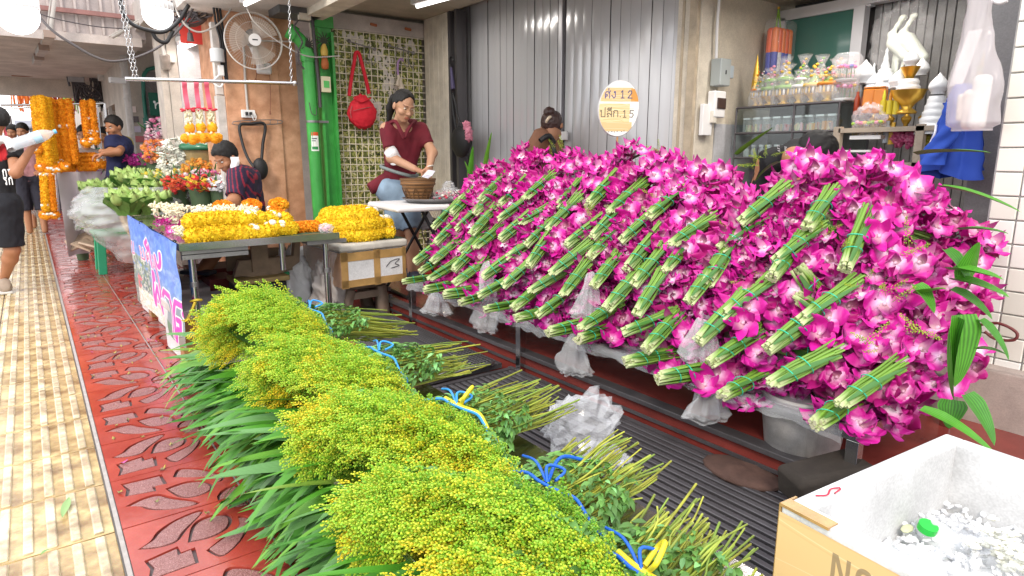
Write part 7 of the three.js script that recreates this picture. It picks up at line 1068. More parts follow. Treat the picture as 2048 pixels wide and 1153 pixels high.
{   // white folding table with basket and tray
  const y = 0.9, t = thing('folding_table', 'white plastic folding table with crossed black legs', 'table', [2.42, 0.2, -4.42], -0.08), h = y - 0.2;
  mesh('table_top', [bx(0.66, 0.045, 0.62, [0, h - 0.022, 0], [0, 0, 0], 0.02)], mat([0.82, 0.8, 0.79], 0.4), t);
  for (const z of [-0.22, 0.22]) { mesh('leg', [bar([-0.1, h - 0.04, z], [0.24, 0, z], 0.013, 8), bar([0.18, h - 0.04, z], [-0.24, 0.0, z], 0.013, 8)], M.black, t); }
  mesh('foot_bar', [bar([-0.24, 0.013, -0.24], [-0.24, 0.013, 0.24], 0.013, 8), bar([0.24, 0.013, -0.24], [0.24, 0.013, 0.24], 0.013, 8)], M.black, t);
  const tr = thing('metal_tray', 'round metal tray on the folding table', 'tray', [2.52, y + 0.002, -4.38]); mesh('tray', [lathe([[0.001, 0.004], [0.22, 0.004], [0.25, 0.026], [0.262, 0.03], [0.258, 0.035], [0.24, 0.028], [0.21, 0.009], [0.001, 0.009]], 40)], M.dullSteel, tr);
  const bp = on(836, 374, 'z', -4.42); bp.y = y + 0.012;
  const bk = thing('wicker_basket', 'brown woven wicker basket standing on the metal tray', 'basket', bp), wv = tex(128, 128, (u, v) => { const a = Math.sin(u * 6.283 * 8) * Math.sin(v * 6.283 * 8 + Math.PI * Math.floor(u * 16)); return 0.72 + 0.26 * a + 0.1 * (rnd() - 0.5); }, true, [6, 2.4]), wick = mat([0.45, 0.22, 0.08], 0.6, { map: wv, bumpMap: wv, bumpScale: 0.004 });
  mesh('bowl', [lathe([[0.001, 0], [0.075, 0], [0.08, 0.015], [0.1, 0.06], [0.125, 0.12], [0.132, 0.128], [0.134, 0.165], [0.124, 0.165], [0.09, 0.04], [0.001, 0.02]], 36)], wick, bk); mesh('rim', [new THREE.TorusGeometry(0.132, 0.0075, 8, 36).rotateX(PI / 2).translate(0, 0.165, 0), new THREE.TorusGeometry(0.13, 0.006, 6, 36).rotateX(PI / 2).translate(0, 0.128, 0), new THREE.TorusGeometry(0.079, 0.007, 6, 30).rotateX(PI / 2).translate(0, 0.008, 0)], wick, bk);
  for (let k = 0; k < 9; k++) mesh('arch', [tube([[-0.02, 0.015, 0.088], [-0.016, 0.07, 0.11], [0, 0.1, 0.121], [0.016, 0.07, 0.11], [0.02, 0.015, 0.088]], 0.004, 14, 5).rotateY(k * 0.7)], wick, bk);
  one('banknotes', 'folded pale banknotes in the hand over the basket', 'banknotes', [0, 1, 2].map((k) => bx(0.1, 0.003, 0.055, bp.clone().add(V(0.06 + k * 0.01, 0.2 + k * 0.006, 0.05)).toArray(), [0.5, 0.5 + k * 0.1, 0.5])), mat([0.7, 0.7, 0.78], 0.6));
  const f = thing('flower_bags', 'red and white garland flowers in clear bags on the metal tray', 'flowers', [2.62, y + 0.03, -4.34]); for (let k = 0; k < 60; k++) mesh(k % 3 ? 'bud' : 'petal', [ball(rr(0.009, 0.016), [rr(-0.13, 0.12), rr(0, 0.05), rr(-0.1, 0.1)], [1, 0.7, 1], 6)], pick([mat([0.6, 0.05, 0.1], 0.5), jas, mat([0.7, 0.3, 0.35], 0.5), roseW]), f); mesh('clear_bag', [crumple(0.14, 0.05, 0.11, 17).translate(0, 0.03, 0)], M.film, f); mesh('clear_bag', [crumple(0.05, 0.05, 0.05, 4).translate(0.02, 0.08, -0.04)], M.film, f);
  const fn = thing('red_fan', 'red footed floor fan half hidden under the folding table', 'fan', [2.86, 0.2, -4.95]); mesh('foot', [lathe([[0.001, 0], [0.2, 0], [0.2, 0.03], [0.16, 0.05], [0.06, 0.06], [0.05, 0.1], [0.045, 0.24], [0.001, 0.24]], 26)], mat([0.5, 0.015, 0.015], 0.35), fn); mesh('guard', [put(new THREE.TorusGeometry(0.2, 0.006, 6, 40), [0, 0.45, 0], [0, 0.3, 0]), ...Array.from({ length: 36 }, (_, k) => bar([0, 0.45, 0.06], [Math.cos(k * 0.1745) * 0.2, 0.45 + Math.sin(k * 0.1745) * 0.2, 0], 0.0015, 4))], M.dullSteel, fn); mesh('motor', [cy(0.06, 0.06, 0.14, [0, 0.45, -0.06], [PI / 2, 0, 0])], M.blackPlastic, fn); for (let k = 0; k < 3; k++) mesh('blade', [grid(6, 6, (u, v) => { const a = k * 2.094 + u * 1.3, r = lerp(0.03, 0.17, v); return [Math.cos(a) * r, 0.45 + Math.sin(a) * r, 0.03 * (u - 0.5)]; })], mat([0.3, 0.3, 0.32], 0.3), fn);
}
// crumpled film with flat creased facets
function facet(a, b, c, seed) { const g = new THREE.IcosahedronGeometry(1, 5), m = new Map(); warp(g, (v) => { const k = 0.8 + 0.75 * Math.abs(nz(v.x * 2.1 + seed, v.y * 2.1, v.z * 2.1)) + 0.3 * Math.abs(nz(v.x * 5 + seed, v.y * 5, v.z * 5)); v.set(v.x * a * k, v.y * b * k, v.z * c * k); }); return g; }
// ---------------------------------------------------------------- plastic bags, bucket, foam box in front; the lit shop behind the orchids
{
  const hangBag = (label, x, y, px, w, h, seed, n = 1) => { const p = on(x, y, 'x', px), t = thing('plastic_bag', label, 'bag', p, 0.2 * seed); mesh('film', [warp(grid(44, 36, (u, v) => { const a = u * 2 * PI, r = w * (0.22 + 0.9 * Math.pow(v, 0.75)) * (v > 0.93 ? 0.8 : 1); return [Math.cos(a) * r * 0.55, -v * h, Math.sin(a) * r]; }), (q) => { const an = Math.atan2(q.z, q.x), k = 1 + 0.4 * nz(q.x * 12 + seed, q.y * 7, q.z * 12) + 0.22 * Math.sin(an * 7 + seed + q.y * 20) + 0.3 * Math.abs(nz(Math.cos(an) * 3, q.y * 11 + seed, Math.sin(an) * 3)); q.x *= k; q.z *= k; q.y += 0.025 * nz(q.x * 20, q.z * 20, seed); })], M.milky, t); return t; };
  hangBag('small clear bag hanging at the left corner of the orchid table', 872, 585, 2.0, 0.1, 0.14, 1); hangBag('tall clear bag hanging down the left front of the orchids', 972, 525, 2.0, 0.075, 0.4, 2);
  hangBag('clear bag hanging under the table edge left of the middle', 1150, 668, 1.97, 0.075, 0.2, 3); hangBag('pale bag tucked among the orchid stems in the left middle', 1180, 545, 2.05, 0.06, 0.22, 4); hangBag('clear bag hanging under the table right of the middle', 1418, 745, 1.97, 0.075, 0.19, 5); hangBag('white bag tucked between the stems in the right middle', 1405, 640, 1.98, 0.07, 0.16, 6);
  const cr = thing('crumpled_bag', 'crumpled clear plastic bag lying on the bar grating', 'bag', on(1165, 850, 'y', 0.2)); mesh('film', [facet(0.15, 0.12, 0.11, 12)], M.milky, cr); mesh('film', [facet(0.08, 0.035, 0.09, 19).translate(-0.02, -0.07, 0.14)], M.milky, cr);
  const bu = thing('white_bucket', 'scuffed white plastic bucket under the right end of the orchid table', 'bucket', [2.2, 0.2, -1.14]); mesh('pail', [lathe([[0.001, 0], [0.13, 0], [0.155, 0.2], [0.16, 0.2], [0.16, 0.21], [0.15, 0.21]], 30)], grimy([0.66, 0.64, 0.63], 0.5, 2), bu);
  one('wood_block', 'blackened broken wood block beside the bucket at the step', 'wood', [warp(new RoundedBoxGeometry(0.26, 0.11, 0.13, 5, 0.02), (v) => { v.y += 0.03 * nz(v.x * 14, v.z * 9, 2); v.x += 0.03 * nz(v.y * 14, v.z * 14, 5); }).rotateY(-0.5).rotateZ(0.2).translate(1.98, 0.22, -0.93)], grimy([0.045, 0.035, 0.028], 0.85, 3));
  one('dirt_mound', 'small mound of reddish dirt in the corner of the step', 'dirt', [warp(ball(0.1, [0, 0, 0], [1, 0.25, 1.6], 16), (v) => { v.y *= 1 + 0.5 * nz(v.x * 20, v.z * 20, 1); }).translate(2.0, 0.1, -1.25)], grimy([0.13, 0.07, 0.055], 0.9, 4));
  one('loose_cable_loop', 'dark red loop of cord lying on the plinth under the tiled pillar', 'cord', [tube([on(1960, 650, 'x', 2.93), on(2000, 648, 'x', 2.93), on(2035, 668, 'x', 2.93), on(2030, 680, 'x', 2.93), on(1990, 678, 'x', 2.93), on(1970, 664, 'x', 2.93)], 0.006, 40, 5)], mat([0.16, 0.03, 0.03], 0.5));
}
{   // big open foam box in the right foreground
  const y1 = 0.6, A = on(1562, 1008, 'y', y1), B = on(1892, 866, 'y', y1), C = on(2140, 950, 'y', y1), ex = B.clone().sub(A), ez = on(1950, 1150, 'y', y1).sub(A), W = ex.length(), D = W * 0.78;
  const t = thing('foam_box', 'big open white foam box of ice with taped sides in the right foreground', 'box', A), X = ex.clone().normalize(); t.rotation.y = Math.atan2(-X.z, X.x);
  const th = 0.045, H = 0.36, wall = (x0, x1, z0, z1, y0 = -H) => bx(x1 - x0, -y0, z1 - z0, [(x0 + x1) / 2, y0 / 2, (z0 + z1) / 2], [0, 0, 0], 0.008);
  mesh('shell', [wall(0, W, 0, th), wall(0, W, D - th, D), wall(0.0, th, th - 0.008, D - th + 0.008), wall(W - th, W, th - 0.008, D - th + 0.008), bx(W, 0.04, D, [W / 2, -H - 0.01, D / 2])], mat([0.84, 0.845, 0.85], 0.75, { bumpMap: rep(bumpT, 8), bumpScale: 0.0015, map: rep(grainT, 1.2), metric: true }), t);
  const letters = canvas(1024, 256, (x) => { x.fillStyle = '#e0bd88'; x.fillRect(0, 0, 1024, 256); for (let i = 0; i < 5; i++) { x.strokeStyle = pick(['rgba(255,240,210,.3)', 'rgba(150,95,40,.07)']); x.lineWidth = rr(1, 7); x.beginPath(); const y = rr(0, 256); x.moveTo(0, y); x.quadraticCurveTo(500, y + rr(-70, 70), 1024, y + rr(-40, 40)); x.stroke(); } x.save(); x.translate(1024, 256); x.rotate(PI); x.fillStyle = 'rgba(120,105,85,.62)'; x.font = 'bold 120px sans-serif'; x.fillText('AND UN', 330, 220); x.restore(); });
  const pm = mat([1, 1, 1], 0.3, { map: letters });
  const p1 = new THREE.PlaneGeometry(D, 0.17).rotateY(-PI / 2).translate(-0.002, -0.1, D / 2), p2 = new THREE.PlaneGeometry(W, 0.15).translate(W / 2, -0.1, D + 0.002);
  mesh('printed_tape', [p1], pm, t); mesh('printed_tape', [p2], pm, t);
  mesh('tape', [bx(0.004, 0.1, D, [-0.001, -0.3, D / 2]), bx(0.03, 0.006, 0.1, [0.012, 0.0, 0.05]), bx(0.05, 0.3, 0.004, [0.025, -0.15, -0.001])], M.tape, t);
  mesh('red_marks', [tube([[0.08, 0.003, 0.02], [0.1, 0.003, 0.03], [0.13, 0.003, 0.02], [0.15, 0.003, 0.028], [0.12, 0.003, 0.034]], 0.0018, 20, 4), tube([[th + 0.002, -0.04, 0.12], [th + 0.002, -0.06, 0.125], [th + 0.002, -0.06, 0.14], [th + 0.002, -0.045, 0.13]], 0.0018, 14, 4)], mat([0.5, 0.02, 0.06], 0.5), t);
  const ice = thing('crushed_ice', 'wet crushed ice filling the bottom of the big foam box', 'ice', A); ice.rotation.y = t.rotation.y; const iy = -0.17;
  mesh('ice_bed', [grid(70, 60, (u, v) => [lerp(th, W - th, u), iy + 0.02 * nz(u * 9, v * 9, 3) + 0.014 * Math.abs(nz(u * 30, v * 30, 5)) + 0.03 * (u - 0.5) * (v - 0.3), lerp(th, D - th, v)])], mat([0.8, 0.81, 0.83], 0.2, { bumpMap: bumpT, bumpScale: 0.004 }), ice);
  const chip = new THREE.IcosahedronGeometry(0.008, 0), im = new THREE.InstancedMesh(chip, mat([0.86, 0.87, 0.89], 0.2), 900), o = new THREE.Object3D(); im.name = 'ice_chips'; for (let i = 0; i < 900; i++) { o.position.set(rr(th, W - th), iy + rr(0, 0.03), rr(th, D - th)); o.rotation.set(rr(0, 6), rr(0, 6), 0); o.scale.set(rr(0.4, 1.6), rr(0.3, 0.9), rr(0.4, 1.4)); o.updateMatrix(); im.setMatrixAt(i, o.matrix); } ice.add(stuff(im));
  const L = (x, y, z) => t.localToWorld(V(x, y, z)); t.updateMatrixWorld(true);
  const bo = thing('ice_bottle', 'clear bottle with a green cap lying in the crushed ice', 'bottle', on(1880, 1080, 'y', y1 + iy + 0.012)); mesh('bottle', [lathe([[0.001, -0.08], [0.032, -0.08], [0.034, 0.015], [0.024, 0.04], [0.012, 0.052], [0.012, 0.056]], 22).rotateX(-0.9).rotateY(0.6)], mat([0.84, 0.86, 0.88], 0.12, { transparent: true, opacity: 0.45 }), bo); mesh('cap', [cy(0.019, 0.019, 0.015, on(1856, 1056, 'y', y1 + iy + 0.045).sub(bo.position).toArray(), [0.25, 0, 0.1], 20)], mat([0.01, 0.5, 0.05], 0.4), bo);
  const jf = thing('white_flowers', 'heap of small white jasmine flowers at the right of the ice', 'flowers'), jp = on(2030, 1110, 'y', y1 + iy + 0.05); for (let i = 0; i < 90; i++) { const p = jp.clone().add(V(rr(-0.07, 0.07), rr(-0.02, 0.03), rr(-0.07, 0.07))); mesh('flower', [ball(0.006, p.toArray(), [1, 1, 1], 5), ...[0, 1, 2].map((k) => ball(0.006, p.clone().add(V(0.007 * Math.cos(k * 2.1 + i), 0.002, 0.007 * Math.sin(k * 2.1 + i))).toArray(), [1, 0.5, 1], 5))], roseW, jf); }
  const cu = thing('flower_scraps', 'pale wilted petals lying on the crushed ice', 'petals'); for (const [x, y] of [[1815, 1058], [1995, 1030], [2030, 1042], [1990, 1024]]) mesh('petal', [ball(0.014, on(x, y, 'y', y1 + iy + 0.03).toArray(), [1.6, 0.35, 0.8], 8)], mat([0.6, 0.62, 0.4], 0.5), cu);
  const st = thing('box_support', 'blue plastic crate carrying the big foam box', 'crate', A); st.rotation.y = t.rotation.y; mesh('crate', [bx(W * 0.96, 0.2, D * 0.96, [W / 2, -H - 0.135, D / 2], [0, 0, 0], 0.01)], mat([0.02, 0.08, 0.35], 0.5), st);
}
// ---- glass cabinet with packed offerings
{
  const x0 = 3.86, x1 = 4.25, z0 = -2.66, z1 = -1.97, yt = 1.565;
  const c = thing('glass_cabinet', 'glass fronted cabinet with dark edges in the lit shop', 'cabinet'), e = M.darkIron, r = 0.008;
  const edge = []; for (const [a, b] of [[[x0, z0], [x0, z1]], [[x0, z1], [x1, z1]]]) for (const y of [yt, 1.4, 1.24, 0.9]) edge.push(bar([a[0], y, a[1]], [b[0], y, b[1]], r, 4)); for (const [x, z] of [[x0, z0], [x0, z1], [x1, z1], [x0, -2.25]]) edge.push(bar([x, 0.3, z], [x, yt, z], r, 4));
  mesh('frame', edge, e, c); mesh('top_glass', [span(x0, x1, yt, yt + 0.008, z0, z1)], mat([0.3, 0.34, 0.34], 0.08, { metalness: 0.2 }), c); mesh('front_glass', [span(x0, x0 + 0.005, 0.9, yt, z0, z1)], M.glass, c); mesh('side_glass', [span(x0, x1, 0.9, yt, z1, z1 + 0.005)], M.glass, c);
  for (const y of [1.4, 1.24]) mesh('shelf', [span(x0 + 0.01, x1, y - 0.008, y, z0, z1)], mat([0.4, 0.44, 0.44], 0.1), c); mesh('back', [span(x1, x1 + 0.01, 0.3, yt, z0, z1)], mat([0.14, 0.13, 0.12], 0.5), c); mesh('base', [span(x0, x1, 0.2, 0.9, z0, z1)], mat([0.1, 0.09, 0.09], 0.5), c);
  const X = 3.96, P = (x, y, d = X) => on(x, y, 'x', d), goldy = M.gold, film = mat([0.9, 0.9, 0.92], 0.12, { transparent: true, opacity: 0.22 });
  const cols = { pink: [0.75, 0.3, 0.42], yellow: [0.78, 0.5, 0.05], green: [0.2, 0.42, 0.05], white: [0.8, 0.8, 0.78], orange: [0.75, 0.25, 0.03] };
  // tiered offering on a gold stand in a clear bag
  const offer = (label, x, y, w, h, main, top, rows = 2) => {
    const b = P(x, y); b.y = yt + 0.012; w *= 1.3; h *= 1.2; const t = thing('offering_tray', label, 'offering', b, 0, 'wrapped offerings on the glass cabinet'); const m = mat(cols[main], 0.6), mt = mat(cols[top], 0.6);
    mesh('stand', [lathe([[0.001, 0], [w * 0.5, 0], [w * 0.5, 0.008], [w * 0.25, 0.02], [w * 0.6, 0.045], [w * 0.95, 0.055]], 18)], goldy, t);
    for (let k = 0; k < 14; k++) { const a = k / 14 * 6.283; mesh('folded_piece', [ball(w * 0.16, [Math.cos(a) * w * 0.75, 0.075, Math.sin(a) * w * 0.75], [0.7, 2.1, 0.7], 6)], k % 2 ? mat(cols.yellow, 0.5) : mat(cols.white, 0.5), t); }
    for (let i = 0; i < rows; i++) mesh('tier', [put(new THREE.TorusGeometry(w * (0.8 - i * 0.26), w * 0.17, 8, 22), [0, 0.105 + i * h * 0.27, 0], [PI / 2, 0, 0])], m, t);
    mesh('cone', [lathe([[w * 0.62, 0.1], [w * 0.3, 0.1 + h * 0.4], [w * 0.1, h * 0.85], [0.001, h]], 14)], mat([0.2, 0.32, 0.08], 0.6), t); for (let k = 0; k < 12; k++) { const a = k * 2.4, q = k / 12; mesh('blossom', [ball(w * 0.17, [Math.cos(a) * w * (0.6 - 0.5 * q), 0.12 + q * h * 0.75, Math.sin(a) * w * (0.6 - 0.5 * q)], [1, 0.8, 1], 6)], k % 2 ? mt : mat(cols[pick(['yellow', 'white', 'pink'])], 0.6), t); }
    mesh('clear_bag', [warp(lathe([[w * 1.05, 0], [w * 1.25, h * 0.35], [w * 0.9, h * 0.8], [w * 0.3, h * 1.05], [w * 0.8, h * 1.3]], 26), (v) => { const k = 1 + 0.3 * nz(v.x * 40, v.y * 25, v.z * 40); v.x *= k; v.z *= k; })], film, t);
  };
  offer('tiered offering with a green fringe, left of the two green ones on the cabinet', 1540, 205, 0.05, 0.15, 'green', 'pink'); offer('tiered offering with a green fringe, right of the two green ones on the cabinet', 1568, 205, 0.055, 0.16, 'green', 'yellow'); offer('offering with a white fringe on a gold stand at the cabinet middle', 1598, 205, 0.042, 0.13, 'white', 'green'); offer('yellow fan shaped offering right of the cabinet middle', 1625, 205, 0.05, 0.13, 'yellow', 'yellow', 1); offer('low orange offering with a yellow top at the right of the cabinet', 1655, 205, 0.055, 0.1, 'orange', 'yellow', 1); offer('small gold offering in a white topped bag at the left end of the cabinet', 1512, 208, 0.032, 0.12, 'orange', 'orange', 1); offer('slim silver wrapped offering near the left end of the cabinet', 1522, 206, 0.03, 0.12, 'white', 'white', 1);
  [['tall pink topped offering at the back left of the cabinet top', 1534, 0.05, 0.2, 'white', 'pink'], ['tall yellow topped offering at the back middle of the cabinet top', 1572, 0.045, 0.2, 'green', 'yellow'], ['clear bagged offering with a dark green cone at the back of the cabinet top', 1606, 0.045, 0.19, 'yellow', 'green'], ['orange offering at the back right of the cabinet top', 1640, 0.05, 0.17, 'orange', 'orange'], ['gold tray offering with pink flowers nearest the paper flower basket', 1668, 0.045, 0.14, 'pink', 'pink']].forEach(([l, x, w, h, a, b]) => { offer(l, x, 205, w, h, a, b, 2); const o = scene.children[scene.children.length - 1]; o.position.x += 0.13; o.position.z += 0.03; });
  for (let i = 0; i < 5; i++) one('gold_vessel', `small gold footed vessel on the wooden shelf, ${ORD[i]} from the left`, 'vessel', [lathe([[0.001, 0], [0.02, 0], [0.01, 0.015], [0.024, 0.04], [0.028, 0.055], [0.012, 0.07], [0.004, 0.095], [0.001, 0.1]], 16).translate(4.06, 1.412, -1.86 + i * 0.09)], goldy, 'gold vessels on the wooden shelf');
  const fl = thing('paper_flower_basket', 'two tiered white basket of pink and blue paper flowers at the cabinet right end', 'basket', P(1688, 205)); fl.position.y = yt + 0.01; for (const [y, n] of [[0, 12], [0.11, 16]]) { mesh('tier', [lathe([[0.001, y], [0.05, y], [0.058, y + 0.015], [0.05, y + 0.015]], 20)], M.white, fl); for (let k = 0; k < n; k++) { const a = k * 2.4, q = 0.05 * Math.sqrt(k / n); const f = mesh('paper_flower', [ball(0.013, [Math.cos(a) * q, y + 0.08 + rr(0, 0.012), Math.sin(a) * q], [1, 0.8, 1], 6)], mat(pick([[0.75, 0.06, 0.35], [0.1, 0.12, 0.55], [0.8, 0.3, 0.5], [0.75, 0.45, 0.05], [0.6, 0.03, 0.05]]), 0.6), fl); mesh('stick', [bar([Math.cos(a) * q, y, Math.sin(a) * q], [Math.cos(a) * q, y + 0.08, Math.sin(a) * q], 0.0015, 4)], M.leaf, f); } } mesh('clear_bag', [warp(lathe([[0.065, 0], [0.075, 0.12], [0.085, 0.24], [0.06, 0.27]], 22), (v) => { v.x *= 1 + 0.2 * nz(v.x * 40, v.y * 30, 2); })], film, fl);
  for (let i = 0; i < 9; i++) { const t = thing('packed_goods', `small clear pack of coloured trinkets on the upper cabinet shelf, ${ORD[i]} from the left`, 'pack', [3.93, 1.4, z0 + 0.05 + i * 0.072], 0, 'packs on the upper cabinet shelf'); const c1 = pick([[0.5, 0.12, 0.12], [0.6, 0.42, 0.25], [0.6, 0.5, 0.35], [0.5, 0.35, 0.2], [0.35, 0.2, 0.1]]); for (let k = 0; k < 8; k++) mesh('trinket', [bx(0.014, rr(0.03, 0.06), 0.014, [rr(-0.02, 0.02), 0.03, rr(-0.024, 0.024)], [0, rnd(), rr(-0.3, 0.3)], 0.005)], mat(c1.map((q) => q * rr(0.6, 1.4)), 0.5), t); mesh('bag', [bx(0.055, 0.09, 0.06, [0, 0.045, 0], [0, 0, 0], 0.012)], film, t); mesh('card', [bx(0.05, 0.012, 0.05, [0, 0.096, 0])], M.white, t); }
  for (let i = 0; i < 7; i++) { const t = thing('glass_jar', `small clear jar on the lower cabinet shelf, ${ORD[i]} from the left`, 'jar', [3.93, 1.24, z0 + 0.05 + i * 0.055], 0, 'jars on the lower cabinet shelf'); mesh('jar', [lathe([[0.001, 0], [0.02, 0], [0.022, 0.05], [0.015, 0.06], [0.015, 0.075]], 12)], mat([0.7, 0.72, 0.72], 0.1, { transparent: true, opacity: 0.4 }), t); mesh('lid', [cy(0.017, 0.017, 0.012, [0, 0.08, 0], [0, 0, 0], 10)], mat([0.55, 0.55, 0.55], 0.4), t); }
  for (let i = 0; i < 2; i++) one('amber_block', ['plain tan box inside the cabinet, right one', 'tan box behind it with a darker side, inside the cabinet'][i], 'box', [bx(0.06, 0.13, 0.05, P(1632 + i * 22, 268 - i * 4, 3.95).toArray(), [0, 0.3, 0])], mat([0.6, 0.3 - i * 0.05, 0.06], 0.5));
  // streamer bundle on the beige wall
  const sb = thing('ribbon_bundle', 'wrapped bundle of orange, blue and red tassels hanging on the beige wall', 'bundle', on(1546, 100, 'z', -2.68)); for (let k = 0; k < 9; k++) { const x = -0.085 + (k % 5) * 0.042, z = k > 4 ? 0.03 : 0.065; mesh('orange_tassel', [cy(0.024, 0.026, 0.14, [x, 0.04, z], [0, 0, 0], 8), ball(0.024, [x, 0.11, z], 1, 8)], mat(k % 2 ? [0.78, 0.1, 0.01] : [0.8, 0.17, 0.01], 0.4), sb); mesh('blue_band', [cy(0.025, 0.024, 0.14, [x, -0.1, z], [0, 0, 0], 8)], mat(k % 3 === 1 ? [0.7, 0.7, 0.72] : [0.03, 0.05, 0.4], 0.4), sb); mesh('tail', [cy(0.022, 0.016, 0.12, [x, -0.23, z], [0, 0, 0], 8)], mat([[0.45, 0.02, 0.03], [0.7, 0.5, 0.05], [0.6, 0.6, 0.62]][k % 3], 0.4), sb); } mesh('wrapper', [warp(bx(0.25, 0.5, 0.12, [0, -0.06, 0.05], [0, 0, 0], 0.04), (v) => { v.z += 0.01 * nz(v.x * 20, v.y * 20, 1); })], mat([0.9, 0.9, 0.9], 0.05, { transparent: true, opacity: 0.1 }), sb); mesh('green_net', [bar([-0.03, 0.13, 0.03], [0, 0.26, 0.02], 0.006, 5), bar([0.03, 0.13, 0.03], [0, 0.26, 0.02], 0.006, 5)], mat([0.25, 0.5, 0.05], 0.5), sb); mesh('hook', [ball(0.01, [0, 0.27, 0.02])], M.gold, sb);
  const gc = thing('gold_cone', 'slender gold cone ornament at the left end of the cabinet', 'ornament', on(1513, 150, 'z', -2.6)); mesh('cone', [lathe([[0.03, -0.1], [0.026, -0.06], [0.016, 0.04], [0.001, 0.13]], 12)], M.gold, gc);
  // meters and switches on the beige wall / pillar
  const zb = -2.72, mb = thing('fuse_boxes', 'grey and white fuse boxes on the cream pillar', 'fuse box', on(1440, 150, 'z', zb)); mesh('upper_box', [bx(0.11, 0.17, 0.08, [-0.02, 0.01, 0.02], [0, 0, 0], 0.008)], mat([0.36, 0.4, 0.4], 0.4), mb); mesh('breaker', [bx(0.05, 0.08, 0.05, [0.065, 0.02, 0.02], [0, 0, 0], 0.006)], mat([0.4, 0.47, 0.52], 0.3), mb); mesh('lower_box', [bx(0.12, 0.17, 0.06, [-0.03, -0.19, 0.01], [0, 0, 0], 0.01)], M.white, mb); mesh('window', [bx(0.09, 0.07, 0.01, [-0.02, -0.185, 0.043], [0, 0, 0], 0.006)], mat([0.06, 0.035, 0.03], 0.2), mb); mesh('keyhole', [bx(0.008, 0.025, 0.004, [-0.02, 0.01, 0.062])], M.black, mb); mesh('conduit', [tube([[-0.05, 0.1, 0.0], [-0.06, 0.3, 0], [-0.05, 0.55, 0]], 0.01, 12, 6)], M.white, mb);
  const ws = thing('white_switch', 'white switch cover panel low on the cream pillar', 'switch', on(1412, 240, 'z', zb)); mesh('plate', [bx(0.1, 0.2, 0.03, [0, 0, 0], [0, 0, 0], 0.005)], M.white, ws); mesh('rocker', [bx(0.045, 0.08, 0.03, [0.045, 0.02, 0.02], [0, 0, 0], 0.005)], mat([0.7, 0.66, 0.58], 0.4), ws);
  one('floor_socket', 'white wall socket on the grey shutter beside the person in brown', 'socket', [bx(0.02, 0.07, 0.11, on(1126, 272, 'x', 3.57).toArray(), [0, 0, 0], 0.005)], M.white);
}
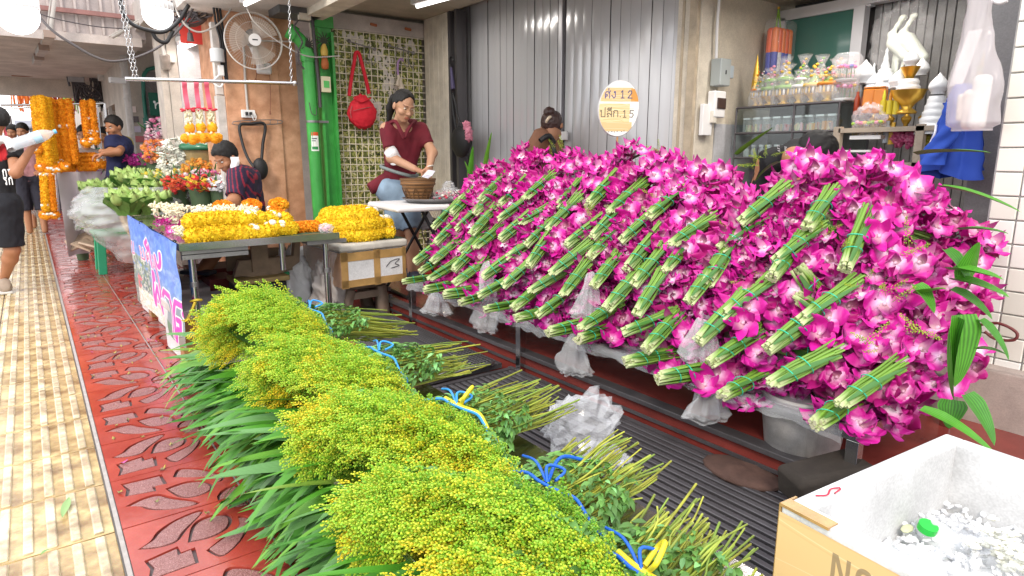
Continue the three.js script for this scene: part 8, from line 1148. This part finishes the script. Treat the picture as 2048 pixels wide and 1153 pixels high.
// ---- white finials, cranes, bowls and candles on the shelf right of the cabinet
{
  const P = (x, y, d = 4.05) => on(x, y, 'x', d), wm = mat([0.74, 0.77, 0.8], 0.35);
  const bud = (label, x, yb, d, s) => { const t = thing('lotus_finial', label, 'finial', P(x, yb, d)); mesh('bud', [lathe([[0.001, 0], [0.3, 0], [0.34, 0.06], [0.3, 0.12], [0.44, 0.3], [0.47, 0.45], [0.4, 0.65], [0.24, 0.85], [0.1, 1.0], [0.02, 1.12], [0.001, 1.13]].map((p) => [p[0] * s, p[1] * s]), 28)], wm, t); return t; };
  const tiers = (t, s, n, y0 = 0) => { const p = [[0.001, y0]]; for (let i = 0; i < n; i++) { const r = s * (0.62 - i * 0.06), y = y0 - (n - i) * s * 0.24; p.push([r, y], [r, y + s * 0.1], [r * 0.88, y + s * 0.14], [r * 0.86, y + s * 0.2]); } mesh('stepped_base', [lathe(p.slice(1), 28)], wm, t); };
  bud('big white pointed finial behind the clear wrapping at the left of the shelf', 1728, 168, 4.1, 0.125); bud('leaning white pointed finial in the middle of the shelf', 1793, 178, 4.0, 0.095).rotation.set(0, 0, -0.15);
  const a = bud('white pointed finial on a gold cup, highest on the shelf', 1822, 134, 4.0, 0.085); mesh('gold_cup', [lathe([[0.02, -0.07], [0.025, -0.05], [0.045, -0.01], [0.05, 0.0]], 20)], M.gold, a); tiers(a, 0.12, 4, -0.06);
  bud('white pointed finial behind the highest one', 1842, 152, 4.15, 0.09); const b = bud('large white pointed finial on a stepped white pedestal at the right of the shelf', 1876, 190, 3.9, 0.1); tiers(b, 0.14, 6, 0);
  const chedi = (l, x, y, s, d) => { const t = thing('white_pagoda', l, 'ornament', P(x, y, d)); mesh('tower', [lathe([[0.32, 0], [0.32, 0.1], [0.26, 0.12], [0.26, 0.22], [0.3, 0.24], [0.24, 0.42], [0.16, 0.5], [0.18, 0.54], [0.1, 0.6], [0.12, 0.64], [0.06, 0.8], [0.07, 0.84], [0.03, 1.0], [0.045, 1.05], [0.001, 1.15]].map((p) => [p[0] * s, p[1] * s]), 20)], wm, t); };
  chedi('tallest slender white pagoda ornament behind the orange jars', 1766, 180, 0.21, 4.15); chedi('small white pagoda ornament left of the tallest', 1744, 178, 0.13, 4.1); chedi('small white pagoda ornament with a broad base behind the amber jars', 1758, 196, 0.14, 4.0);
  // pair of cranes
  const cr = thing('crane_statue', 'pair of white crane statues with crossed curved necks in clear film', 'statue', P(1800, 85, 4.2)); for (const [s, dx, l] of [[1, -0.02, 0], [0.95, 0.04, 1]]) { mesh('crane', [blob([bone(V(0, -0.0, dx), V(0, -0.1, dx + 0.09), 0.05, 0.035), bone(V(0, 0.0, dx), V(0, 0.05, dx - 0.03), 0.035, 0.02), bone(V(0, 0.05, dx - 0.03), V(0, 0.1, dx + 0.0), 0.015, 0.011), bone(V(0, 0.1, dx + 0.0), V(0, 0.135, dx + 0.02), 0.011, 0.01), bone(V(0, 0.135, dx + 0.02), V(0, 0.14, dx + 0.03), 0.016, 0.012), bone(V(0, -0.08, dx + 0.0), V(0.01, -0.24, dx - 0.01 - 0.02 * l), 0.011, 0.008), bone(V(0, -0.08, dx + 0.02), V(-0.01, -0.24, dx + 0.02), 0.011, 0.008)], 0.006, 0.02)], mat([0.72, 0.76, 0.68], 0.45), cr); } mesh('film', [crumple(0.1, 0.22, 0.17, 23, 26, 1.8)], mat([0.9, 0.9, 0.92], 0.05, { transparent: true, opacity: 0.06 }), cr);
  // shelf frame
  const sh = thing('wooden_shelf', 'pale wooden shelf frame right of the glass cabinet', 'shelf'), wd = grimy([0.55, 0.46, 0.36], 0.6, 2); mesh('board', [span(3.8, 4.15, 1.385, 1.41, -1.93, -1.42)], wd, sh); mesh('board', [span(3.8, 4.15, 1.2, 1.22, -1.95, -1.42)], wd, sh); for (const z of [-1.94, -1.5]) mesh('post', [span(3.8, 3.84, 0.2, 1.42, z - 0.02, z + 0.02)], wd, sh); mesh('tray_board', [span(3.75, 3.95, 1.275, 1.287, -1.93, -1.72)], M.white, sh);
  const bw = thing('gold_bowl', 'yellow gold footed bowl in film on the wooden shelf', 'bowl', P(1813, 228, 3.9)); mesh('bowl', [lathe([[0.001, 0], [0.045, 0], [0.05, 0.01], [0.025, 0.03], [0.035, 0.05], [0.07, 0.08], [0.085, 0.12], [0.09, 0.125]], 28)], M.gold, bw);
  for (let i = 0; i < 2; i++) { const t = thing('amber_jar', ['amber glass oil jar at the left on the shelf', 'wider amber glass oil jar beside the yellow candles'][i], 'jar', P(1736 + i * 22, 228, 3.92)); mesh('jar', [bx(0.05 + i * 0.02, 0.135, 0.06, [0, 0.07, 0], [0, 0.2, 0], 0.008)], mat([0.62, 0.2, 0.012], 0.12), t); mesh('lid', [bx(0.05 + i * 0.02, 0.012, 0.055, [0, 0.143, 0], [0, 0.2, 0], 0.004)], mat([0.45, 0.14, 0.01], 0.3), t); }
  for (let i = 0; i < 2; i++) one('dark_bottle', ['slim dark red bottle left of the amber jars', 'slim dark red bottle with a white label next to the amber jars'][i], 'bottle', [lathe([[0.001, 0], [0.016, 0], [0.016, 0.09], [0.008, 0.11], [0.008, 0.13]], 12).translate(...P(1712 + i * 13, 230, 3.92).toArray())], mat([0.3 - i * 0.1, 0.04, 0.01], 0.2));
  for (let i = 0; i < 3; i++) { const t = thing('yellow_candle', `yellow pillar candle with a ${['lime', 'orange', 'pink'][i]} tip on the wooden shelf`, 'candle', P(1765 + i * 13, 230, 3.88)); mesh('pillar', [cy(0.016, 0.016, 0.075, [0, 0.04, 0], [0, 0, 0], 16)], mat([0.62, 0.5, 0.03], 0.4), t); mesh('tip', [lathe([[0.008, 0.078], [0.009, 0.1], [0.004, 0.13], [0.001, 0.135]], 10)], mat([[0.6, 0.6, 0.03], [0.75, 0.3, 0.02], [0.75, 0.12, 0.3]][i], 0.4), t); }
  const pf = thing('paper_flower_tray', 'tray of paper flowers on sticks in a clear bag under the amber jars', 'tray', P(1735, 275, 3.86)); mesh('base', [bx(0.06, 0.02, 0.17, [0, 0.0, 0])], M.white, pf); for (let k = 0; k < 24; k++) { const z = -0.075 + (k % 8) * 0.021, x = -0.02 + Math.floor(k / 8) * 0.02, f = mesh('paper_flower', [ball(0.0125, [x, 0.075 + rr(0, 0.01), z], [1, 0.8, 1], 6)], mat(pick([[0.75, 0.1, 0.3], [0.78, 0.4, 0.03], [0.15, 0.2, 0.55], [0.3, 0.5, 0.05], [0.75, 0.3, 0.45]]), 0.6), pf); mesh('stick', [bar([x, 0, z], [x, 0.07, z], 0.0018, 4)], mat([0.4, 0.3, 0.12], 0.6), f); } mesh('clear_bag', [crumple(0.05, 0.1, 0.1, 6, 22, 2).translate(0, 0.09, 0)], mat([0.9, 0.85, 0.9], 0.1, { transparent: true, opacity: 0.22 }), pf);
  const lw = [[1783, 275, [0.62, 0.38, 0.04], 'yellow bottle on the lower shelf'], [1772, 272, [0.4, 0.45, 0.5], 'grey bottle on the lower shelf'], [1800, 275, [0.4, 0.06, 0.16], 'dark pink pack on the lower shelf, left'], [1825, 276, [0.35, 0.05, 0.14], 'dark pink pack on the lower shelf, right'], [1850, 285, [0.3, 0.26, 0.03], 'olive bag under the wooden shelf']];
  lw.forEach(([x, y, c, l], i) => one(i < 2 ? 'bottle' : 'pack', l, i < 2 ? 'bottle' : 'pack', [i < 2 ? lathe([[0.001, 0], [0.018, 0], [0.018, 0.08], [0.01, 0.1], [0.01, 0.12]], 14).translate(...P(x, y + 14, 3.9).toArray()) : crumple(0.035, 0.05, 0.045, i).translate(...P(x, y, 3.9).toArray())], mat(c, 0.35)));
  // dim wrapped goods on the dark shelf
  for (let i = 0; i < 6; i++) { const t = thing('wrapped_offering', `dim film wrapped offering on the dark shelf, ${ORD[i]} from the left`, 'offering', [4.3, 1.575, -1.42 + i * 0.075], 0, 'wrapped offerings on the dark shelf'); mesh('tier', [0, 1, 2].map((k) => put(new THREE.TorusGeometry(0.034 - k * 0.008, 0.011, 6, 16), [0, 0.05 + k * 0.05, 0], [PI / 2, 0, 0])), mat([0.25, 0.35, 0.06], 0.6), t); mesh('cone', [lathe([[0.03, 0], [0.04, 0.04], [0.012, 0.2], [0.001, 0.25]], 12)], mat([0.35, 0.26, 0.08], 0.6), t); mesh('film', [crumple(0.055, 0.18, 0.05, 40 + i, 18, 2).translate(0, 0.14, 0)], mat([0.9, 0.9, 0.92], 0.1, { transparent: true, opacity: 0.18 }), t); }
  for (let i = 0; i < 2; i++) { const t = thing('tall_ornament', ['tall gold and brown ornament on the dark shelf', 'tall silver topped ornament on the dark shelf'][i], 'ornament', [4.28, 1.78, -1.33 + i * 0.12]); mesh('column', [lathe([[0.03, 0], [0.032, 0.1], [0.022, 0.2], [0.012, 0.3], [0.001, 0.34]], 12)], i ? mat([0.5, 0.5, 0.5], 0.3) : mat([0.35, 0.16, 0.03], 0.35), t); mesh('base', [bx(0.08, 0.05, 0.08, [0, -0.02, 0])], M.gold, t); }
}
// ---- blue jacket and the long bag at the shop entrance
{
  const P = (x, y, d = 3.15) => on(x, y, 'x', d), j = thing('blue_jacket', 'blue drawstring jacket hanging at the shop entrance', 'jacket');
  const q = [P(1915, 165), P(1868, 225), P(1870, 300), P(1925, 345), P(1945, 250), P(1930, 200)];
  const tp0 = P(1926, 168), bt0 = P(1908, 350); mesh('cloth', [grid(64, 30, (u, v) => { const a = u * 2 * PI, c = mix3(tp0, bt0, v), r = lerp(0.025, 0.1, Math.pow(v, 0.65)) * (1 + (0.2 + 0.12 * v) * Math.sin(a * 5 + v * 4 + nz(v * 4, a, 1)) + 0.14 * nz(Math.cos(a) * 2, Math.sin(a) * 2, v * 6)); return [c.x + Math.sin(a) * r * 0.55, c.y + 0.02 * Math.sin(a * 2) * v, c.z + Math.cos(a) * r]; })], mat([0.02, 0.07, 0.42], 0.8), j);
  const s0 = P(1905, 205, 3.06), s1 = P(1872, 330, 3.04); mesh('sleeve', [grid(30, 24, (u, v) => { const a = u * 2 * PI, c = mix3(s0, s1, v), r = (0.035 + 0.012 * v) * (1 + 0.18 * Math.sin(a * 3 + v * 14) + 0.2 * nz(v * 9, Math.sin(a), 4)); return [c.x + Math.sin(a) * r * 0.7, c.y, c.z + Math.cos(a) * r + 0.02 * Math.sin(v * 5)]; })], mat([0.022, 0.08, 0.45], 0.8), j); mesh('drawstring', [tube([P(1873, 250, 3.05), P(1870, 268, 3.04), P(1862, 285, 3.05)], 0.005, 14, 5)], M.white, j);
  mesh('strap', [grid(3, 10, (u, v) => { const p = mix3(P(1952, 60), P(1912, 172), v); return [p.x, p.y, p.z + (u - 0.5) * 0.05]; })], mat([0.75, 0.7, 0.68], 0.6), j); mesh('purple_hood', [blob([bone(P(1928, 140, 3.2), P(1914, 205, 3.2), 0.028, 0.03)], 0.01)], mat([0.06, 0.01, 0.06], 0.9), j);
  const b = thing('long_plastic_bag', 'long hanging plastic bag with white foam pieces inside', 'bag', P(1955, 0, 2.9)), top = b.position.clone(), bot = P(1945, 262, 2.9), W = (v) => 0.045 + 0.045 * cl((v - 0.35) / 0.35);
  mesh('film', [warp(grid(30, 50, (u, v) => { const c = mix3(top.clone().add(V(0, 0.1, 0)), bot, v), a = u * 2 * PI, r = W(v) * (v > 0.96 ? 0.75 : 1); return [c.x - top.x + Math.sin(a) * r * 0.6, c.y - top.y, c.z - top.z + Math.cos(a) * r]; }), (p) => { p.x += 0.014 * nz(p.y * 7, p.z * 30, 2); p.z += 0.01 * nz(p.y * 12, p.z * 14, 6); })], mat([0.75, 0.7, 0.72], 0.2, { transparent: true, opacity: 0.4 }), b);
  const L = (x, y) => P(x, y, 2.9).sub(top); mesh('foam_piece', [bx(0.05, 0.2, 0.06, L(1960, 205).toArray(), [0, 0.3, -0.05], 0.02)], mat([0.82, 0.78, 0.76], 0.7), b); mesh('foam_piece', [bx(0.04, 0.15, 0.045, L(1938, 220).toArray(), [0, 0.2, 0.15], 0.02), bx(0.03, 0.1, 0.035, L(1925, 215).toArray(), [0, 0.5, 0.1], 0.012)], mat([0.8, 0.72, 0.66], 0.7), b); mesh('tie', [tube([L(1985, 0), L(2000, 5), L(2016, 0)], 0.008, 12, 5)], M.white, b);
}
// ---- leaves fallen on the pavement
for (const [x, y, x2, y2, w, l, c] of [[66, 783, 118, 772, 0.008, 'dry fallen leaf lying across the yellow tiles', [0.3, 0.28, 0.16]], [124, 1036, 138, 996, 0.014, 'fallen green leaf on the near yellow tiles', [0.25, 0.4, 0.15]], [80, 1112, 98, 1100, 0.006, 'small green leaf scrap near the bottom left tiles', [0.2, 0.35, 0.12]]]) { const p = on(x, y, 'y', 0.014), q = on(x2, y2, 'y', 0.014), d = q.clone().sub(p), o = one('fallen_leaf', l, 'leaf', [grid(4, 10, (u, v) => [(u - 0.5) * 2 * w * Math.sin(PI * cl(v * 0.94 + 0.03)), v * d.length(), 0.004 * Math.sin(v * 3) + Math.abs(u - 0.5) * 0.004])], mat(c, 0.6)); o.position.copy(p); aim(o, d); }
// ---- litter on the wet paving
{
  const g = [], h = []; for (let i = 0; i < 150; i++) { const x = rr(0.12, 1.0), z = rr(-7.5, -2.0), p = petal(rr(0.012, 0.028), rr(0.004, 0.009), rnd() * 6.28, 0.3, 0.1, 3).rotateX(-PI / 2).translate(x, 0.004 + rr(0, 0.003), z); (rnd() < 0.25 ? h : g).push(tint(p, () => pick([[0.22, 0.28, 0.08], [0.35, 0.3, 0.12], [0.12, 0.16, 0.05], [0.2, 0.12, 0.06], [0.6, 0.4, 0.05]]))); if (rnd() < 0.25) h[h.length - 1] && tint(h[h.length - 1], () => [0.5, 0.1, 0.3]); }
  tag(one('petal_litter', 'scattered leaf bits and petals on the wet red paving', 'litter', [...g, ...h], M.flora), null, null, null, 'stuff');
}
renderer.render(scene, camera);
